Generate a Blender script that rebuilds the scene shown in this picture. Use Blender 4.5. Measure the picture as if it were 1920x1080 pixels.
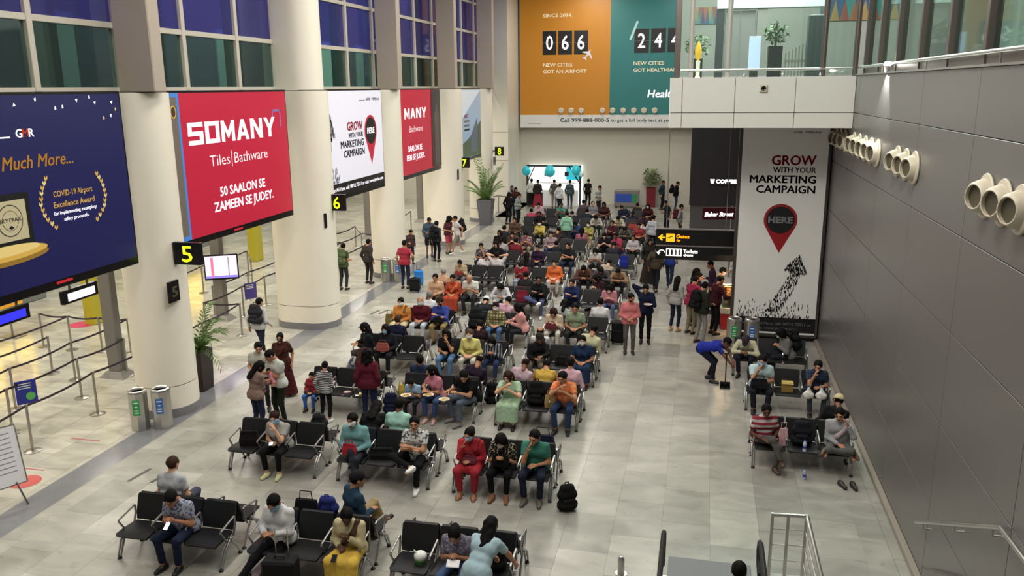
import bpy, math, random
import numpy as np
from mathutils import Matrix, Vector

for o in list(bpy.data.objects):
    bpy.data.objects.remove(o)
SC = bpy.context.scene
COL = SC.collection
PI = math.pi

# ------------------------------------------------------------------ camera
cd = bpy.data.cameras.new('camera')
cam = bpy.data.objects.new('camera', cd)
COL.objects.link(cam)
cd.sensor_fit = 'HORIZONTAL'
cd.sensor_width = 36.0
cd.lens = 1558.0 / 1920.0 * 36.0
cd.clip_end = 200
RIGHT = Vector((0.97501717, 0.22195813, -0.0087238))
UP = Vector((-0.04376813, 0.23047159, 0.97209423))
BACK = Vector((0.2177748, -0.94742674, 0.23442845))
M = Matrix((RIGHT, UP, BACK)).transposed().to_4x4()
M.translation = (0, 0, 7.0)
cam.matrix_world = M
SC.camera = cam

# ------------------------------------------------------------------ view + world
SC.view_settings.view_transform = 'Standard'
SC.view_settings.look = 'None'
SC.view_settings.gamma = 1
SC.view_settings.use_curve_mapping = False
SC.view_settings.exposure = 0.0
W = bpy.data.worlds.new('hall_ambient')
SC.world = W
W.use_nodes = True
W.node_tree.nodes['Background'].inputs[0].default_value = (1.0, 0.96, 0.90, 1)
W.node_tree.nodes['Background'].inputs[1].default_value = 0.20


def area(name, loc, sx, sy, power, color=(1, 0.95, 0.87), rot=(0, 0, 0)):
    l = bpy.data.lights.new(name, 'AREA')
    l.shape = 'RECTANGLE'
    l.size, l.size_y = sx, sy
    l.energy = power
    l.color = color
    o = bpy.data.objects.new(name, l)
    o.location = loc
    o.rotation_euler = rot
    COL.objects.link(o)
    return o


# ceiling luminaires of the hall (above the frame)
for yy in (6, 14, 22, 30, 38, 46):
    area('ceiling_luminaire', (-6.6, yy, 12.6), 1.6, 5.0, 400)
    area('ceiling_luminaire', (-1.2, yy, 12.6), 1.6, 5.0, 215)
# lower ceiling of the check-in side, behind the columns
for yy in (10, 17, 24, 31, 38, 45):
    area('check_in_luminaire', (-14.6, yy, 6.5), 0.9, 4.0, 240, (1, 0.95, 0.86))
    area('check_in_luminaire', (-19.5, yy, 6.5), 0.9, 4.0, 200, (1, 0.94, 0.84))
# added fill light, out of frame, to brighten bridge fascia, banner and wall
area('bridge_fill_light', (-.5, 9.5, 12.7), 1.5, 1.5, 520, (1, .98, .93), (math.radians(62), 0, math.radians(-12)))
# lights over the shops below the bridge, and over the bridge
area('shop_luminaire', (1.8, 29.0, 5.4), 1.5, 4.0, 45, (1, 0.9, 0.78))
area('bridge_luminaire', (1.5, 24.5, 12.0), 4.0, 5.0, 1500, (0.95, 1.0, 0.95))


# ------------------------------------------------------------------ colours + materials
def lin(c):
    if isinstance(c, str):
        c = c.lstrip('#')
        c = [int(c[i:i + 2], 16) / 255.0 for i in (0, 2, 4)]
    return tuple((v / 12.92 if v <= 0.04045 else ((v + 0.055) / 1.055) ** 2.4) for v in c[:3]) + (1.0,)


MATS = {}


def mat(name, color, rough=0.5, metal=0.0, spec=0.5, vary=0.0, scale=8.0, emit=0.0, bump=0.0, coat=0.0):
    key = (name, str(color), rough, metal, vary, emit)
    if key in MATS:
        return MATS[key]
    m = bpy.data.materials.new(name)
    m.use_nodes = True
    nt = m.node_tree
    b = nt.nodes['Principled BSDF']
    c = lin(color)
    b.inputs['Base Color'].default_value = c
    b.inputs['Roughness'].default_value = rough
    b.inputs['Metallic'].default_value = metal
    b.inputs['Specular IOR Level'].default_value = spec
    b.inputs['Coat Weight'].default_value = coat
    if emit:
        b.inputs['Emission Color'].default_value = c
        b.inputs['Emission Strength'].default_value = emit
    if vary or bump:
        tc = nt.nodes.new('ShaderNodeTexCoord')
        nz = nt.nodes.new('ShaderNodeTexNoise')
        nz.inputs['Scale'].default_value = scale
        nz.inputs['Detail'].default_value = 4
        nt.links.new(tc.outputs['Object'], nz.inputs['Vector'])
        if vary:
            mx = nt.nodes.new('ShaderNodeMix')
            mx.data_type = 'RGBA'
            mx.inputs[6].default_value = tuple(v * (1 - vary) for v in c[:3]) + (1,)
            mx.inputs[7].default_value = tuple(min(1, v * (1 + vary)) for v in c[:3]) + (1,)
            nt.links.new(nz.outputs[0], mx.inputs[0])
            nt.links.new(mx.outputs[2], b.inputs['Base Color'])
            if emit:
                nt.links.new(mx.outputs[2], b.inputs['Emission Color'])
        if bump:
            bp = nt.nodes.new('ShaderNodeBump')
            bp.inputs['Strength'].default_value = bump
            bp.inputs['Distance'].default_value = 0.02
            nt.links.new(nz.outputs[0], bp.inputs['Height'])
            nt.links.new(bp.outputs[0], b.inputs['Normal'])
    MATS[key] = m
    return m


def fabric(c1, pat='plain', c2='#ffffff', sc=1.0):
    key = ('fab', c1, pat, c2, sc)
    if key in MATS:
        return MATS[key]
    m = bpy.data.materials.new('fabric')
    m.use_nodes = True
    nt = m.node_tree
    b = nt.nodes['Principled BSDF']
    b.inputs['Roughness'].default_value = 0.88
    b.inputs['Specular IOR Level'].default_value = 0.2
    def dull(c):
        c = lin(c)
        y = .3 * c[0] + .59 * c[1] + .11 * c[2]
        return tuple((v * .86 + y * .14) * .86 for v in c[:3]) + (1,)
    a, d = dull(c1), dull(c2)
    tc = nt.nodes.new('ShaderNodeTexCoord')
    nz = nt.nodes.new('ShaderNodeTexNoise')
    nz.inputs['Scale'].default_value = 14
    nt.links.new(tc.outputs['Object'], nz.inputs['Vector'])
    bp = nt.nodes.new('ShaderNodeBump')
    bp.inputs['Strength'].default_value = 0.35
    bp.inputs['Distance'].default_value = 0.015
    nt.links.new(nz.outputs[0], bp.inputs['Height'])
    nt.links.new(bp.outputs[0], b.inputs['Normal'])
    mx = nt.nodes.new('ShaderNodeMix')
    mx.data_type = 'RGBA'
    nt.links.new(mx.outputs[2], b.inputs['Base Color'])
    if pat == 'plain':
        mx.inputs[6].default_value = tuple(v * 0.86 for v in a[:3]) + (1,)
        mx.inputs[7].default_value = tuple(min(1, v * 1.12) for v in a[:3]) + (1,)
        nt.links.new(nz.outputs[0], mx.inputs[0])
    else:
        mx.inputs[6].default_value = a
        mx.inputs[7].default_value = d
        if pat in ('hstripe', 'vstripe'):
            w = nt.nodes.new('ShaderNodeTexWave')
            w.bands_direction = 'Z' if pat == 'hstripe' else 'X'
            w.inputs['Scale'].default_value = 9 * sc
            nt.links.new(tc.outputs['Object'], w.inputs['Vector'])
            f = w.outputs['Fac']
        elif pat == 'check':
            w = nt.nodes.new('ShaderNodeTexWave')
            w.bands_direction = 'Z'
            w.inputs['Scale'].default_value = 5.5 * sc
            w2 = nt.nodes.new('ShaderNodeTexWave')
            w2.bands_direction = 'X'
            w2.inputs['Scale'].default_value = 5.5 * sc
            for q in (w, w2):
                nt.links.new(tc.outputs['Object'], q.inputs['Vector'])
            mm = nt.nodes.new('ShaderNodeMath')
            mm.operation = 'MULTIPLY'
            nt.links.new(w.outputs['Fac'], mm.inputs[0])
            nt.links.new(w2.outputs['Fac'], mm.inputs[1])
            f = mm.outputs[0]
        else:  # print / floral / blocks
            v = nt.nodes.new('ShaderNodeTexVoronoi')
            v.inputs['Scale'].default_value = 22 * sc
            nt.links.new(tc.outputs['Object'], v.inputs['Vector'])
            f = v.outputs['Distance']
        cr = nt.nodes.new('ShaderNodeMath')
        cr.operation = 'GREATER_THAN'
        cr.inputs[1].default_value = 0.5 if pat != 'print' else 0.62
        if pat == 'check':
            cr.inputs[1].default_value = 0.33
        nt.links.new(f, cr.inputs[0])
        nt.links.new(cr.outputs[0], mx.inputs[0])
    MATS[key] = m
    return m


# ------------------------------------------------------------------ mesh helpers
class MB:
    def __init__(self):
        self.v, self.f, self.mi = [], [], []
        self.cur = 0

    def add(self, vs, fs):
        n = len(self.v)
        self.v += [tuple(p) for p in vs]
        self.f += [tuple(i + n for i in f) for f in fs]
        self.mi += [self.cur] * len(fs)
        return self

    def box(self, a, b, bev=0.0, T=None):
        x0, y0, z0 = a
        x1, y1, z1 = b
        if bev <= 0:
            vs = [(x0, y0, z0), (x1, y0, z0), (x1, y1, z0), (x0, y1, z0), (x0, y0, z1), (x1, y0, z1), (x1, y1, z1), (x0, y1, z1)]
            fs = [(3, 2, 1, 0), (4, 5, 6, 7), (0, 1, 5, 4), (1, 2, 6, 5), (2, 3, 7, 6), (3, 0, 4, 7)]
        else:
            vs, fs = rbox(a, b, bev)
        if T is not None:
            vs = [tuple(T @ Vector(p)) for p in vs]
        return self.add(vs, fs)

    def tube(self, pts, r, n=8, closed=False, flat=1.0, caps=True):
        """sweep of a circle (flattened by `flat` across) along points"""
        P = [Vector(p) for p in pts]
        m = len(P)
        rs = r if isinstance(r, (list, tuple)) else [r] * m
        vs, fs = [], []
        ref = None
        for i, p in enumerate(P):
            if closed:
                t = (P[(i + 1) % m] - P[i - 1])
            else:
                t = (P[min(i + 1, m - 1)] - P[max(i - 1, 0)])
            t.normalize()
            if ref is None:
                ref = Vector((0, 0, 1)) if abs(t.z) < 0.9 else Vector((1, 0, 0))
            u = ref - t * ref.dot(t)
            if u.length < 1e-4:
                u = Vector((1, 0, 0)) - t * t.x
            u.normalize()
            w = t.cross(u)
            ref = u
            for k in range(n):
                a = 2 * PI * k / n
                vs.append(tuple(p + u * math.cos(a) * rs[i] + w * math.sin(a) * rs[i] * flat))
        for i in range(m if closed else m - 1):
            j = (i + 1) % m
            for k in range(n):
                l = (k + 1) % n
                fs.append((i * n + k, i * n + l, j * n + l, j * n + k))
        if caps and not closed:
            fs.append(tuple(range(n))[::-1])
            fs.append(tuple((m - 1) * n + k for k in range(n)))
        return self.add(vs, fs)

    def lathe(self, prof, n=24, c=(0, 0, 0), ax='z'):
        vs, fs = [], []
        for r, z in prof:
            for k in range(n):
                a = 2 * PI * k / n
                p = (r * math.cos(a), r * math.sin(a), z)
                if ax == 'x':
                    p = (p[2], p[0], p[1])
                elif ax == 'y':
                    p = (p[0], p[2], p[1])
                vs.append((p[0] + c[0], p[1] + c[1], p[2] + c[2]))
        m = len(prof)
        for i in range(m - 1):
            for k in range(n):
                l = (k + 1) % n
                fs.append((i * n + k, i * n + l, (i + 1) * n + l, (i + 1) * n + k))
        if prof[0][0] > 1e-6:
            fs.append(tuple(range(n))[::-1])
        if prof[-1][0] > 1e-6:
            fs.append(tuple((m - 1) * n + k for k in range(n)))
        return self.add(vs, fs)

    def prism(self, poly, z0, z1, T=None):
        n = len(poly)
        vs = [(p[0], p[1], z0) for p in poly] + [(p[0], p[1], z1) for p in poly]
        fs = [tuple(range(n))[::-1], tuple(range(n, 2 * n))]
        for k in range(n):
            l = (k + 1) % n
            fs.append((k, l, n + l, n + k))
        if T is not None:
            vs = [tuple(T @ Vector(p)) for p in vs]
        return self.add(vs, fs)

    def ell(self, c, r, n=12, m=8):
        vs, fs = [], []
        for i in range(m + 1):
            t = PI * i / m
            for k in range(n):
                a = 2 * PI * k / n
                vs.append((c[0] + r[0] * math.sin(t) * math.cos(a), c[1] + r[1] * math.sin(t) * math.sin(a), c[2] + r[2] * math.cos(t)))
        for i in range(m):
            for k in range(n):
                l = (k + 1) % n
                fs.append((i * n + k, (i + 1) * n + k, (i + 1) * n + l, i * n + l))
        return self.add(vs, fs)

    def mesh(self, name, mats=(), smooth=False):
        me = bpy.data.meshes.new(name)
        me.from_pydata(self.v, [], self.f)
        for m in mats:
            me.materials.append(m)
        if len(mats) > 1:
            me.polygons.foreach_set('material_index', self.mi)
        me.validate()
        if smooth:
            me.polygons.foreach_set('use_smooth', [True] * len(me.polygons))
            try:
                me.set_sharp_from_angle(angle=math.radians(38))
            except Exception:
                pass
        me.update()
        return me


def rbox(a, b, r):
    """box with chamfered edges"""
    vs, idx = [], {}
    for sx in (0, 1):
        for sy in (0, 1):
            for sz in (0, 1):
                c = [(a, b)[sx][0], (a, b)[sy][1], (a, b)[sz][2]]
                d = [r if s == 0 else -r for s in (sx, sy, sz)]
                for ax in range(3):
                    p = [c[i] + (d[i] if i != ax else 0) for i in range(3)]
                    idx[(sx, sy, sz, ax)] = len(vs)
                    vs.append(tuple(p))
    fs = []
    for ax in range(3):
        o = [i for i in range(3) if i != ax]
        for s in (0, 1):
            q = []
            for (u, v) in ((0, 0), (1, 0), (1, 1), (0, 1)):
                k = [0, 0, 0]
                k[ax], k[o[0]], k[o[1]] = s, u, v
                q.append(idx[(k[0], k[1], k[2], ax)])
            fs.append(tuple(q))
    for ax in range(3):
        o = [i for i in range(3) if i != ax]
        for u in (0, 1):
            for v in (0, 1):
                k0, k1 = [0, 0, 0], [0, 0, 0]
                k0[o[0]], k0[o[1]], k0[ax] = u, v, 0
                k1[o[0]], k1[o[1]], k1[ax] = u, v, 1
                fs.append((idx[(*k0, o[0])], idx[(*k1, o[0])], idx[(*k1, o[1])], idx[(*k0, o[1])]))
    for sx in (0, 1):
        for sy in (0, 1):
            for sz in (0, 1):
                fs.append(tuple(idx[(sx, sy, sz, ax)] for ax in range(3)))
    # make normals point outwards
    cen = Vector([(a[i] + b[i]) / 2 for i in range(3)])
    out = []
    for f in fs:
        P = [Vector(vs[i]) for i in f]
        n = (P[1] - P[0]).cross(P[2] - P[0])
        m = sum(P, Vector()) / len(P)
        out.append(f if n.dot(m - cen) > 0 else f[::-1])
    return vs, out


def ob(name, me, parent=None, loc=(0, 0, 0), rot=(0, 0, 0), m=None, smooth=False):
    """link one object; `me` is an MB or a mesh; parts take their thing as parent"""
    if isinstance(me, MB):
        me = me.mesh(name, [m] if m is not None and not isinstance(m, (list, tuple)) else (m or ()), smooth)
    o = bpy.data.objects.new(name, me)
    o.location = loc
    o.rotation_euler = rot
    if parent is not None:
        o.parent = parent
    COL.objects.link(o)
    return o


def tag(o, label, cat, group=None):
    o['label'] = label
    o['category'] = cat
    if group:
        o['group'] = group
    return o


def struct(o, label=None):
    o['kind'] = 'structure'
    if label:
        o['label'] = label
    return o


def empty(name, loc=(0, 0, 0), rot=(0, 0, 0)):
    o = bpy.data.objects.new(name, None)
    o.location = loc
    o.rotation_euler = rot
    o.empty_display_size = 0.2
    COL.objects.link(o)
    return o


def dup(root, loc, rotz=0.0, parent=None):
    r = root.copy()
    COL.objects.link(r)
    r.location = loc
    r.rotation_euler = (0, 0, rotz)
    for ch in root.children:
        c = ch.copy()
        COL.objects.link(c)
        c.parent = r
        for g in ch.children:
            d = g.copy()
            COL.objects.link(d)
            d.parent = c
    return r


def text(name, body, parent, m, loc, width=None, height=0.2, face='y', bold=0.0, shear=0.0, align='LEFT', depth=0.002):
    """lettering as a flat mesh. loc = left baseline; scaled to `width` x `height` (cap height).
    face 'y' looks towards -Y, 'x' looks towards +X"""
    cu = bpy.data.curves.new(name, 'FONT')
    cu.body = body
    cu.size = 1.0
    cu.resolution_u = 2
    cu.offset = min(0.0, bold)
    cu.shear = shear
    cu.extrude = 0.0
    cu.align_x = 'LEFT'
    t = bpy.data.objects.new(name, cu)
    COL.objects.link(t)
    dg = bpy.context.evaluated_depsgraph_get()
    me = bpy.data.meshes.new_from_object(t.evaluated_get(dg))
    bpy.data.objects.remove(t)
    bpy.data.curves.remove(cu)
    if bold > 0:        # heavier strokes: the outline repeated with small shifts
        v0 = [v.co.copy() for v in me.vertices]
        f0 = [tuple(p.vertices) for p in me.polygons]
        vs, fs = [], []
        for dx, dy in ((0, 0), (bold, 0), (-bold, 0), (0, bold * .7), (0, -bold * .7)):
            fs += [tuple(i + len(vs) for i in f) for f in f0]
            vs += [(p.x + dx, p.y + dy, 0) for p in v0]
        me = bpy.data.meshes.new(name)
        me.from_pydata(vs, [], fs)
    n = len(me.vertices)
    co = np.empty(n * 3, np.float32)
    me.vertices.foreach_get('co', co)
    co = co.reshape(-1, 3)
    w = co[:, 0].max() - co[:, 0].min()
    sy = height / 0.70
    sx = (width / w) if width else sy
    co[:, 0] = (co[:, 0] - co[:, 0].min()) * sx
    co[:, 1] *= sy
    if align == 'CENTER':
        co[:, 0] -= w * sx / 2
    me.vertices.foreach_set('co', co.reshape(-1))
    me.materials.clear()
    me.materials.append(m)
    me.update()
    rot = (PI / 2, 0, 0) if face == 'y' else (PI / 2, 0, PI / 2)
    return ob(name, me, parent, loc, rot)

# ================================================================== structure
rnd = random.Random(7)


def floor_material(name, base, tile=True, rough=0.22):
    """pale veined stone; per-object tint so each slab differs a little"""
    m = bpy.data.materials.new(name)
    m.use_nodes = True
    nt = m.node_tree
    b = nt.nodes['Principled BSDF']
    b.inputs['Roughness'].default_value = rough
    b.inputs['Specular IOR Level'].default_value = 0.45
    tc = nt.nodes.new('ShaderNodeTexCoord')
    geo = nt.nodes.new('ShaderNodeNewGeometry')
    mp = nt.nodes.new('ShaderNodeMapping')
    mp.inputs['Scale'].default_value = (0.75, 1.5, 1)
    nt.links.new(geo.outputs['Position'], mp.inputs['Vector'])
    nz = nt.nodes.new('ShaderNodeTexNoise')
    nz.inputs['Scale'].default_value = 1.7
    nz.inputs['Detail'].default_value = 7
    nz.inputs['Distortion'].default_value = 0.7
    nt.links.new(mp.outputs[0], nz.inputs['Vector'])
    cr = nt.nodes.new('ShaderNodeValToRGB')
    c = lin(base)
    e = cr.color_ramp.elements
    e[0].position, e[1].position = .28, .76
    e[0].color = tuple(v * .74 for v in c[:3]) + (1,)
    e[1].color = tuple(min(1, v * 1.20) for v in c[:3]) + (1,)
    nt.links.new(nz.outputs[0], cr.inputs[0])
    mx = nt.nodes.new('ShaderNodeMix')
    mx.data_type = 'RGBA'
    mx.blend_type = 'MULTIPLY'
    mx.inputs[0].default_value = 1.0
    nt.links.new(cr.outputs[0], mx.inputs[6])
    if tile:        # slabs drawn by the material where they are too far to build
        br = nt.nodes.new('ShaderNodeTexBrick')
        br.offset = 0.5
        br.inputs['Color1'].default_value = (1.05, 1.05, 1.05, 1)
        br.inputs['Color2'].default_value = (.80, .80, .80, 1)
        br.inputs['Mortar'].default_value = (.55, .55, .55, 1)
        br.inputs['Scale'].default_value = 1.0
        br.inputs['Mortar Size'].default_value = 0.006
        br.inputs['Brick Width'].default_value = 1.17
        br.inputs['Row Height'].default_value = .77
        m2 = nt.nodes.new('ShaderNodeMapping')
        m2.inputs['Rotation'].default_value = (0, 0, PI / 2)
        nt.links.new(geo.outputs['Position'], m2.inputs['Vector'])
        nt.links.new(m2.outputs[0], br.inputs['Vector'])
        nt.links.new(br.outputs['Color'], mx.inputs[7])
    else:
        oi = nt.nodes.new('ShaderNodeObjectInfo')
        mr = nt.nodes.new('ShaderNodeMapRange')
        mr.inputs['To Min'].default_value = .74
        mr.inputs['To Max'].default_value = 1.08
        nt.links.new(oi.outputs['Random'], mr.inputs['Value'])
        nt.links.new(mr.outputs[0], mx.inputs[7])
    nt.links.new(mx.outputs[2], b.inputs['Base Color'])
    nz2 = nt.nodes.new('ShaderNodeTexNoise')
    nz2.inputs['Scale'].default_value = 3.0
    nt.links.new(geo.outputs['Position'], nz2.inputs['Vector'])
    mr2 = nt.nodes.new('ShaderNodeMapRange')
    mr2.inputs['To Min'].default_value = rough - .06
    mr2.inputs['To Max'].default_value = rough + .12
    nt.links.new(nz2.outputs[0], mr2.inputs['Value'])
    nt.links.new(mr2.outputs[0], b.inputs['Roughness'])
    return m


STONE = floor_material('hall_stone', '#a2a096', True, .27)
SLAB = floor_material('hall_stone_slab', '#a6a49a', False, .27)
STONE_L = floor_material('check_in_stone', '#bfbbae', True, .11)
BAND = mat('dark_granite', '#75767a', .16, 0, .5, vary=.15, scale=5)
WHITE = mat('cream_paint', '#e6dfd0', .42, 0, .4, vary=.03, scale=2)
WALLW = mat('white_wall', '#cfcbbd', .38, 0, .4, vary=.03, scale=1)
ALU = mat('grey_aluminium_panel', '#7b7976', .33, .35, .5, vary=.04, scale=.7)
ALU2 = mat('pale_panel', '#dfe0d8', .35, .0, .5, vary=.03, scale=1)
STEEL = mat('brushed_steel', '#c4c2be', .32, .95)
BLACK = mat('black_gloss', '#0c0c0d', .25)
DARK = mat('dark_panel', '#2b2a2d', .35)
FRAME = mat('window_frame_paint', '#c3bcae', .45)
GREYP = mat('grey_metal_post', '#85807c', .4, .3)
SKIRT = mat('grey_stone_skirting', '#77767a', .25)
BRONZE = mat('bronze_mullion', '#6a625c', .35, .5)

# floor
fl = struct(ob('floor', MB().box((-10.80, -2, -.2), (3.34, 52.6, -.012)), m=STONE), 'pale grey veined stone floor of the departure hall')
fl2 = struct(ob('floor', MB().box((-26, -2, -.2), (-11.42, 52.6, 0)), m=STONE_L), 'shiny cream stone floor of the check-in side behind the columns')
struct(ob('trim_1', MB().box((-11.42, -2, -.2), (-10.80, 52.6, 0)), m=BAND), 'dark granite band running along the row of columns')
tile_me = MB().box((-.3835, -.5835, -.012), (.3835, .5835, 0)).mesh('slab', [SLAB])
cnt = 0
xs = [-.02 + .77 * i for i in range(-14, 5)]
cells = []
for i, x in enumerate(xs):
    for j in range(0, 40):
        y = 8.6 + 1.17 * j + (.585 if i % 2 else 0)
        if x - .385 > -10.80 and x + .385 < 3.3 and y < 44:
            cells.append((x, y))
cells.sort(key=lambda c: c[1] + (0 if c[0] > -2.2 else 9))
for x, y in cells[:300]:
    t = ob('floor_slab', tile_me, fl, (x, y, 0))
    cnt += 1
# remaining slabs as one built piece
mb = MB()
for x, y in cells[300:]:
    mb.box((x - .3835, y - .5835, -.012), (x + .3835, y + .5835, 0))
if mb.v:
    o = ob('floor_slab', mb, fl, m=STONE)
    o['kind'] = 'stuff'
# fill strips beside the built slabs
mb = MB().box((-10.80, -2, -.012), (xs[1] - .385, 52.6, 0))
mb.box((2.71 + .77 * 0, -2, -.012), (3.34, 52.6, 0)) if False else None
ob('floor_edge', mb, fl, m=STONE)
mb = MB().box((xs[-1] + .385, -2, -.012), (3.34, 52.6, 0)).box((xs[0] - .385, -2, -.012), (xs[-1] + .385, 8.0, 0)).box((xs[0] - .385, 44.6, -.012), (xs[-1] + .385, 52.6, 0))
ob('floor_edge', mb, fl, m=STONE)

# ceiling far above the frame
struct(ob('ceiling', MB().box((-26, -2, 13.2), (9, 53, 13.4)), m=mat('ceiling_white', '#b9b6ae', .7)), 'pale ceiling high above the hall')

# ---------------- right wall of metal panels
wr = struct(ob('wall_right', MB().box((3.36, -2, -.2), (3.8, 52.6, 7.18)), m=mat('panel_gap', '#3b3a39', .6)), 'grey metal panel wall along the aisle')
zj = [0.10, 1.20, 2.45, 3.75, 5.05, 6.37, 7.2]
yj = [6.0 + 2.86 * i for i in range(8)]          # 6.0, 8.86, 11.72, 14.58, 17.44, 20.30, 23.16
panel_cache = {}
for a, b in zip(yj[:-1], yj[1:]):
    for c, d in zip(zj[:-1], zj[1:]):
        k = (round(b - a, 3), round(d - c, 3))
        if k not in panel_cache:
            panel_cache[k] = MB().box((-.03, 0.006, .006), (0, k[0] - .006, k[1] - .006), .003).mesh('wall_panel', [ALU])
        ob('wall_panel', panel_cache[k], wr, (3.36, a, c))
struct(ob('baseboard_right', MB().box((3.24, 6, 0), (3.34, 24, .09), .01), m=mat('beige_skirting', '#8f867a', .4)), 'beige stone skirting under the grey panels')
ob('wall_edge_cap', MB().box((3.30, 6, 7.2), (3.8, 26.1, 7.23)), wr, m=STEEL)

# ---------------- far wall
wf = struct(ob('wall_far', MB().box((-11.0, 50.6, 0), (3.6, 51.0, 13.2)), m=WALLW), 'white wall at the far end of the hall')
struct(ob('wall_far', MB().box((-26, 51.2, 0), (-11.0, 51.6, 13.2)), m=WALLW), 'white wall at the end of the check-in side')
o = struct(ob('wall_far', MB().box((-12.3, 47.2, 0), (-11.0, 51.2, 13.2)), m=WALLW), 'white pier in the far left corner')
for z in (2.9, 4.5):
    ob('wall_groove', MB().box((-12.31, 47.185, z), (-10.985, 47.2, z + .03)), o, m=mat('groove', '#9d998d', .6))

# ---------------- left side: columns
COLS = [(-11.6, 8.55, 0), (-11.54, 15.5, 0), (-11.565, 22.6, .63), (-11.6, 29.5, 0), (-11.55, 36.4, .60), (-11.6, 43.3, 0)]
ordn = ['nearest, mostly outside the frame', 'round cream column beside the two bins, nearest the camera', 'widest cream column, second from the camera',
        'third cream column, with two bins at its foot', 'fourth cream column, next to the sign 7', 'farthest cream column, behind the palm']


def stadium(cx, cy, hw, r, n=16):
    P = []
    for k in range(n + 1):
        a = -PI / 2 + PI * k / n
        P.append((cx + hw + r * math.cos(a), cy + r * math.sin(a)))
    for k in range(n + 1):
        a = PI / 2 + PI * k / n
        P.append((cx - hw + r * math.cos(a), cy + r * math.sin(a)))
    return P


for i, (cx, cy, el) in enumerate(COLS):
    hw = el / 2
    c = ob('column', MB().prism(stadium(0, 0, hw, .65), .72, 6.96), None, (cx, cy, 0), m=WHITE, smooth=True)
    struct(c, ordn[i] if i else 'cream column at the left edge of the hall')
    ob('column_base', MB().prism(stadium(0, 0, hw, .652), .20, .70), c, m=WHITE, smooth=True)
    ob('column_joint', MB().prism(stadium(0, 0, hw, .640), .69, .73), c, m=mat('groove_dark', '#6b675e', .6), smooth=True)
    ob('column_skirting', MB().prism(stadium(0, 0, hw, .662), 0, .20), c, m=SKIRT, smooth=True)
    if el and i == 2:
        ob('column_top', MB().prism(stadium(0, 0, hw * .7, .62), 6.98, 13.2), c, m=WHITE, smooth=True)
    else:
        ob('column_top', MB().box((.02, -.50, 6.98), (.84, -.12, 13.2), .02), c, m=mat('taupe_pilaster', '#a89c8e', .5, vary=.03, scale=1))
    ob('column_collar', MB().prism(stadium(0, 0, hw, .60), 6.95, 6.99), c, m=mat('groove_dark', '#6b675e', .6), smooth=True)

# ---------------- upper glazing above the billboards
PANE_B = bpy.data.materials.new('blue_tinted_glass')
PANE_G = bpy.data.materials.new('green_dark_glass')
for m, colr, tr, fac in ((PANE_B, '#504f88', '#948fcc', .60), (PANE_G, '#333c38', '#b2c6ba', .72)):
    m.use_nodes = True
    nt = m.node_tree
    b = nt.nodes['Principled BSDF']
    b.inputs['Base Color'].default_value = lin(colr)
    b.inputs['Roughness'].default_value = .05
    b.inputs['Specular IOR Level'].default_value = .8
    t = nt.nodes.new('ShaderNodeBsdfTransparent')
    t.inputs[0].default_value = lin(tr)
    mx = nt.nodes.new('ShaderNodeMixShader')
    mx.inputs[0].default_value = fac
    nt.links.new(b.outputs[0], mx.inputs[1])
    nt.links.new(t.outputs[0], mx.inputs[2])
    nt.links.new(mx.outputs[0], nt.nodes['Material Output'].inputs[0])
ZT = [7.02, 8.30, 9.76, 11.22, 12.68]
wn = 0
for bay in range(6):
    y0 = 8.6 + 6.92 * bay
    y1 = y0 + 6.92
    wn += 1
    w = empty('window_%d' % wn, (-11.9, y0, 7.0))
    struct(w, 'tall window bay above billboard, with blue upper panes and dark green lower panes')
    ys = [0, 2.31, 4.61, 6.92]
    for a, b in zip(ys[:-1], ys[1:]):
        for k, (c, d) in enumerate(zip(ZT[:-1], ZT[1:])):
            ob('pane', MB().box((-.012, a, c - 7), (.012, b, d - 7)), w, m=PANE_G if k == 0 else PANE_B)
    for a in ys[:-1]:
        ob('mullion', MB().box((-.09, a - .07, 0), (.09, a + .07, 6.2), .008), w, m=FRAME)
    for c in ZT:
        ob('transom', MB().box((-.075, 0, c - 7.06), (.075, 6.92, c - 6.94), .008), w, m=FRAME)
# what stands behind the glass: a gallery with a back wall, ducts and lit doors
gal = struct(ob('wall_left', MB().box((-17.2, 4, 6.9), (-17.0, 51, 13.2)), m=mat('gallery_wall', '#8d939b', .6, vary=.25, scale=.5)), 'gallery wall behind the upper windows')
struct(ob('floor', MB().box((-17.0, 4, 6.7), (-11.98, 51, 6.9)), m=mat('gallery_floor', '#6d6f6c', .4)), 'gallery floor behind the upper windows')
for i in range(11):
    yy = 7 + 4.1 * i
    ob('gallery_door', MB().box((-17.0, yy, 6.9), (-16.94, yy + .9 + .3 * (i % 2), 9.1)), gal, m=mat('lit_glass_door', '#cfeee4', .4, emit=.9 if i % 3 == 1 else .12))
    ob('gallery_pier', MB().lathe([(.28, 6.9), (.28, 13.1)], 14, (-15.2, yy + 2.2, 0)), gal, m=mat('gallery_pier_paint', '#7f8a80', .6))
for yy in (12, 26, 40):
    area('gallery_luminaire', (-14.4, yy, 12.6), 1.2, 8, 800, (.85, .86, 1.0))

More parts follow.
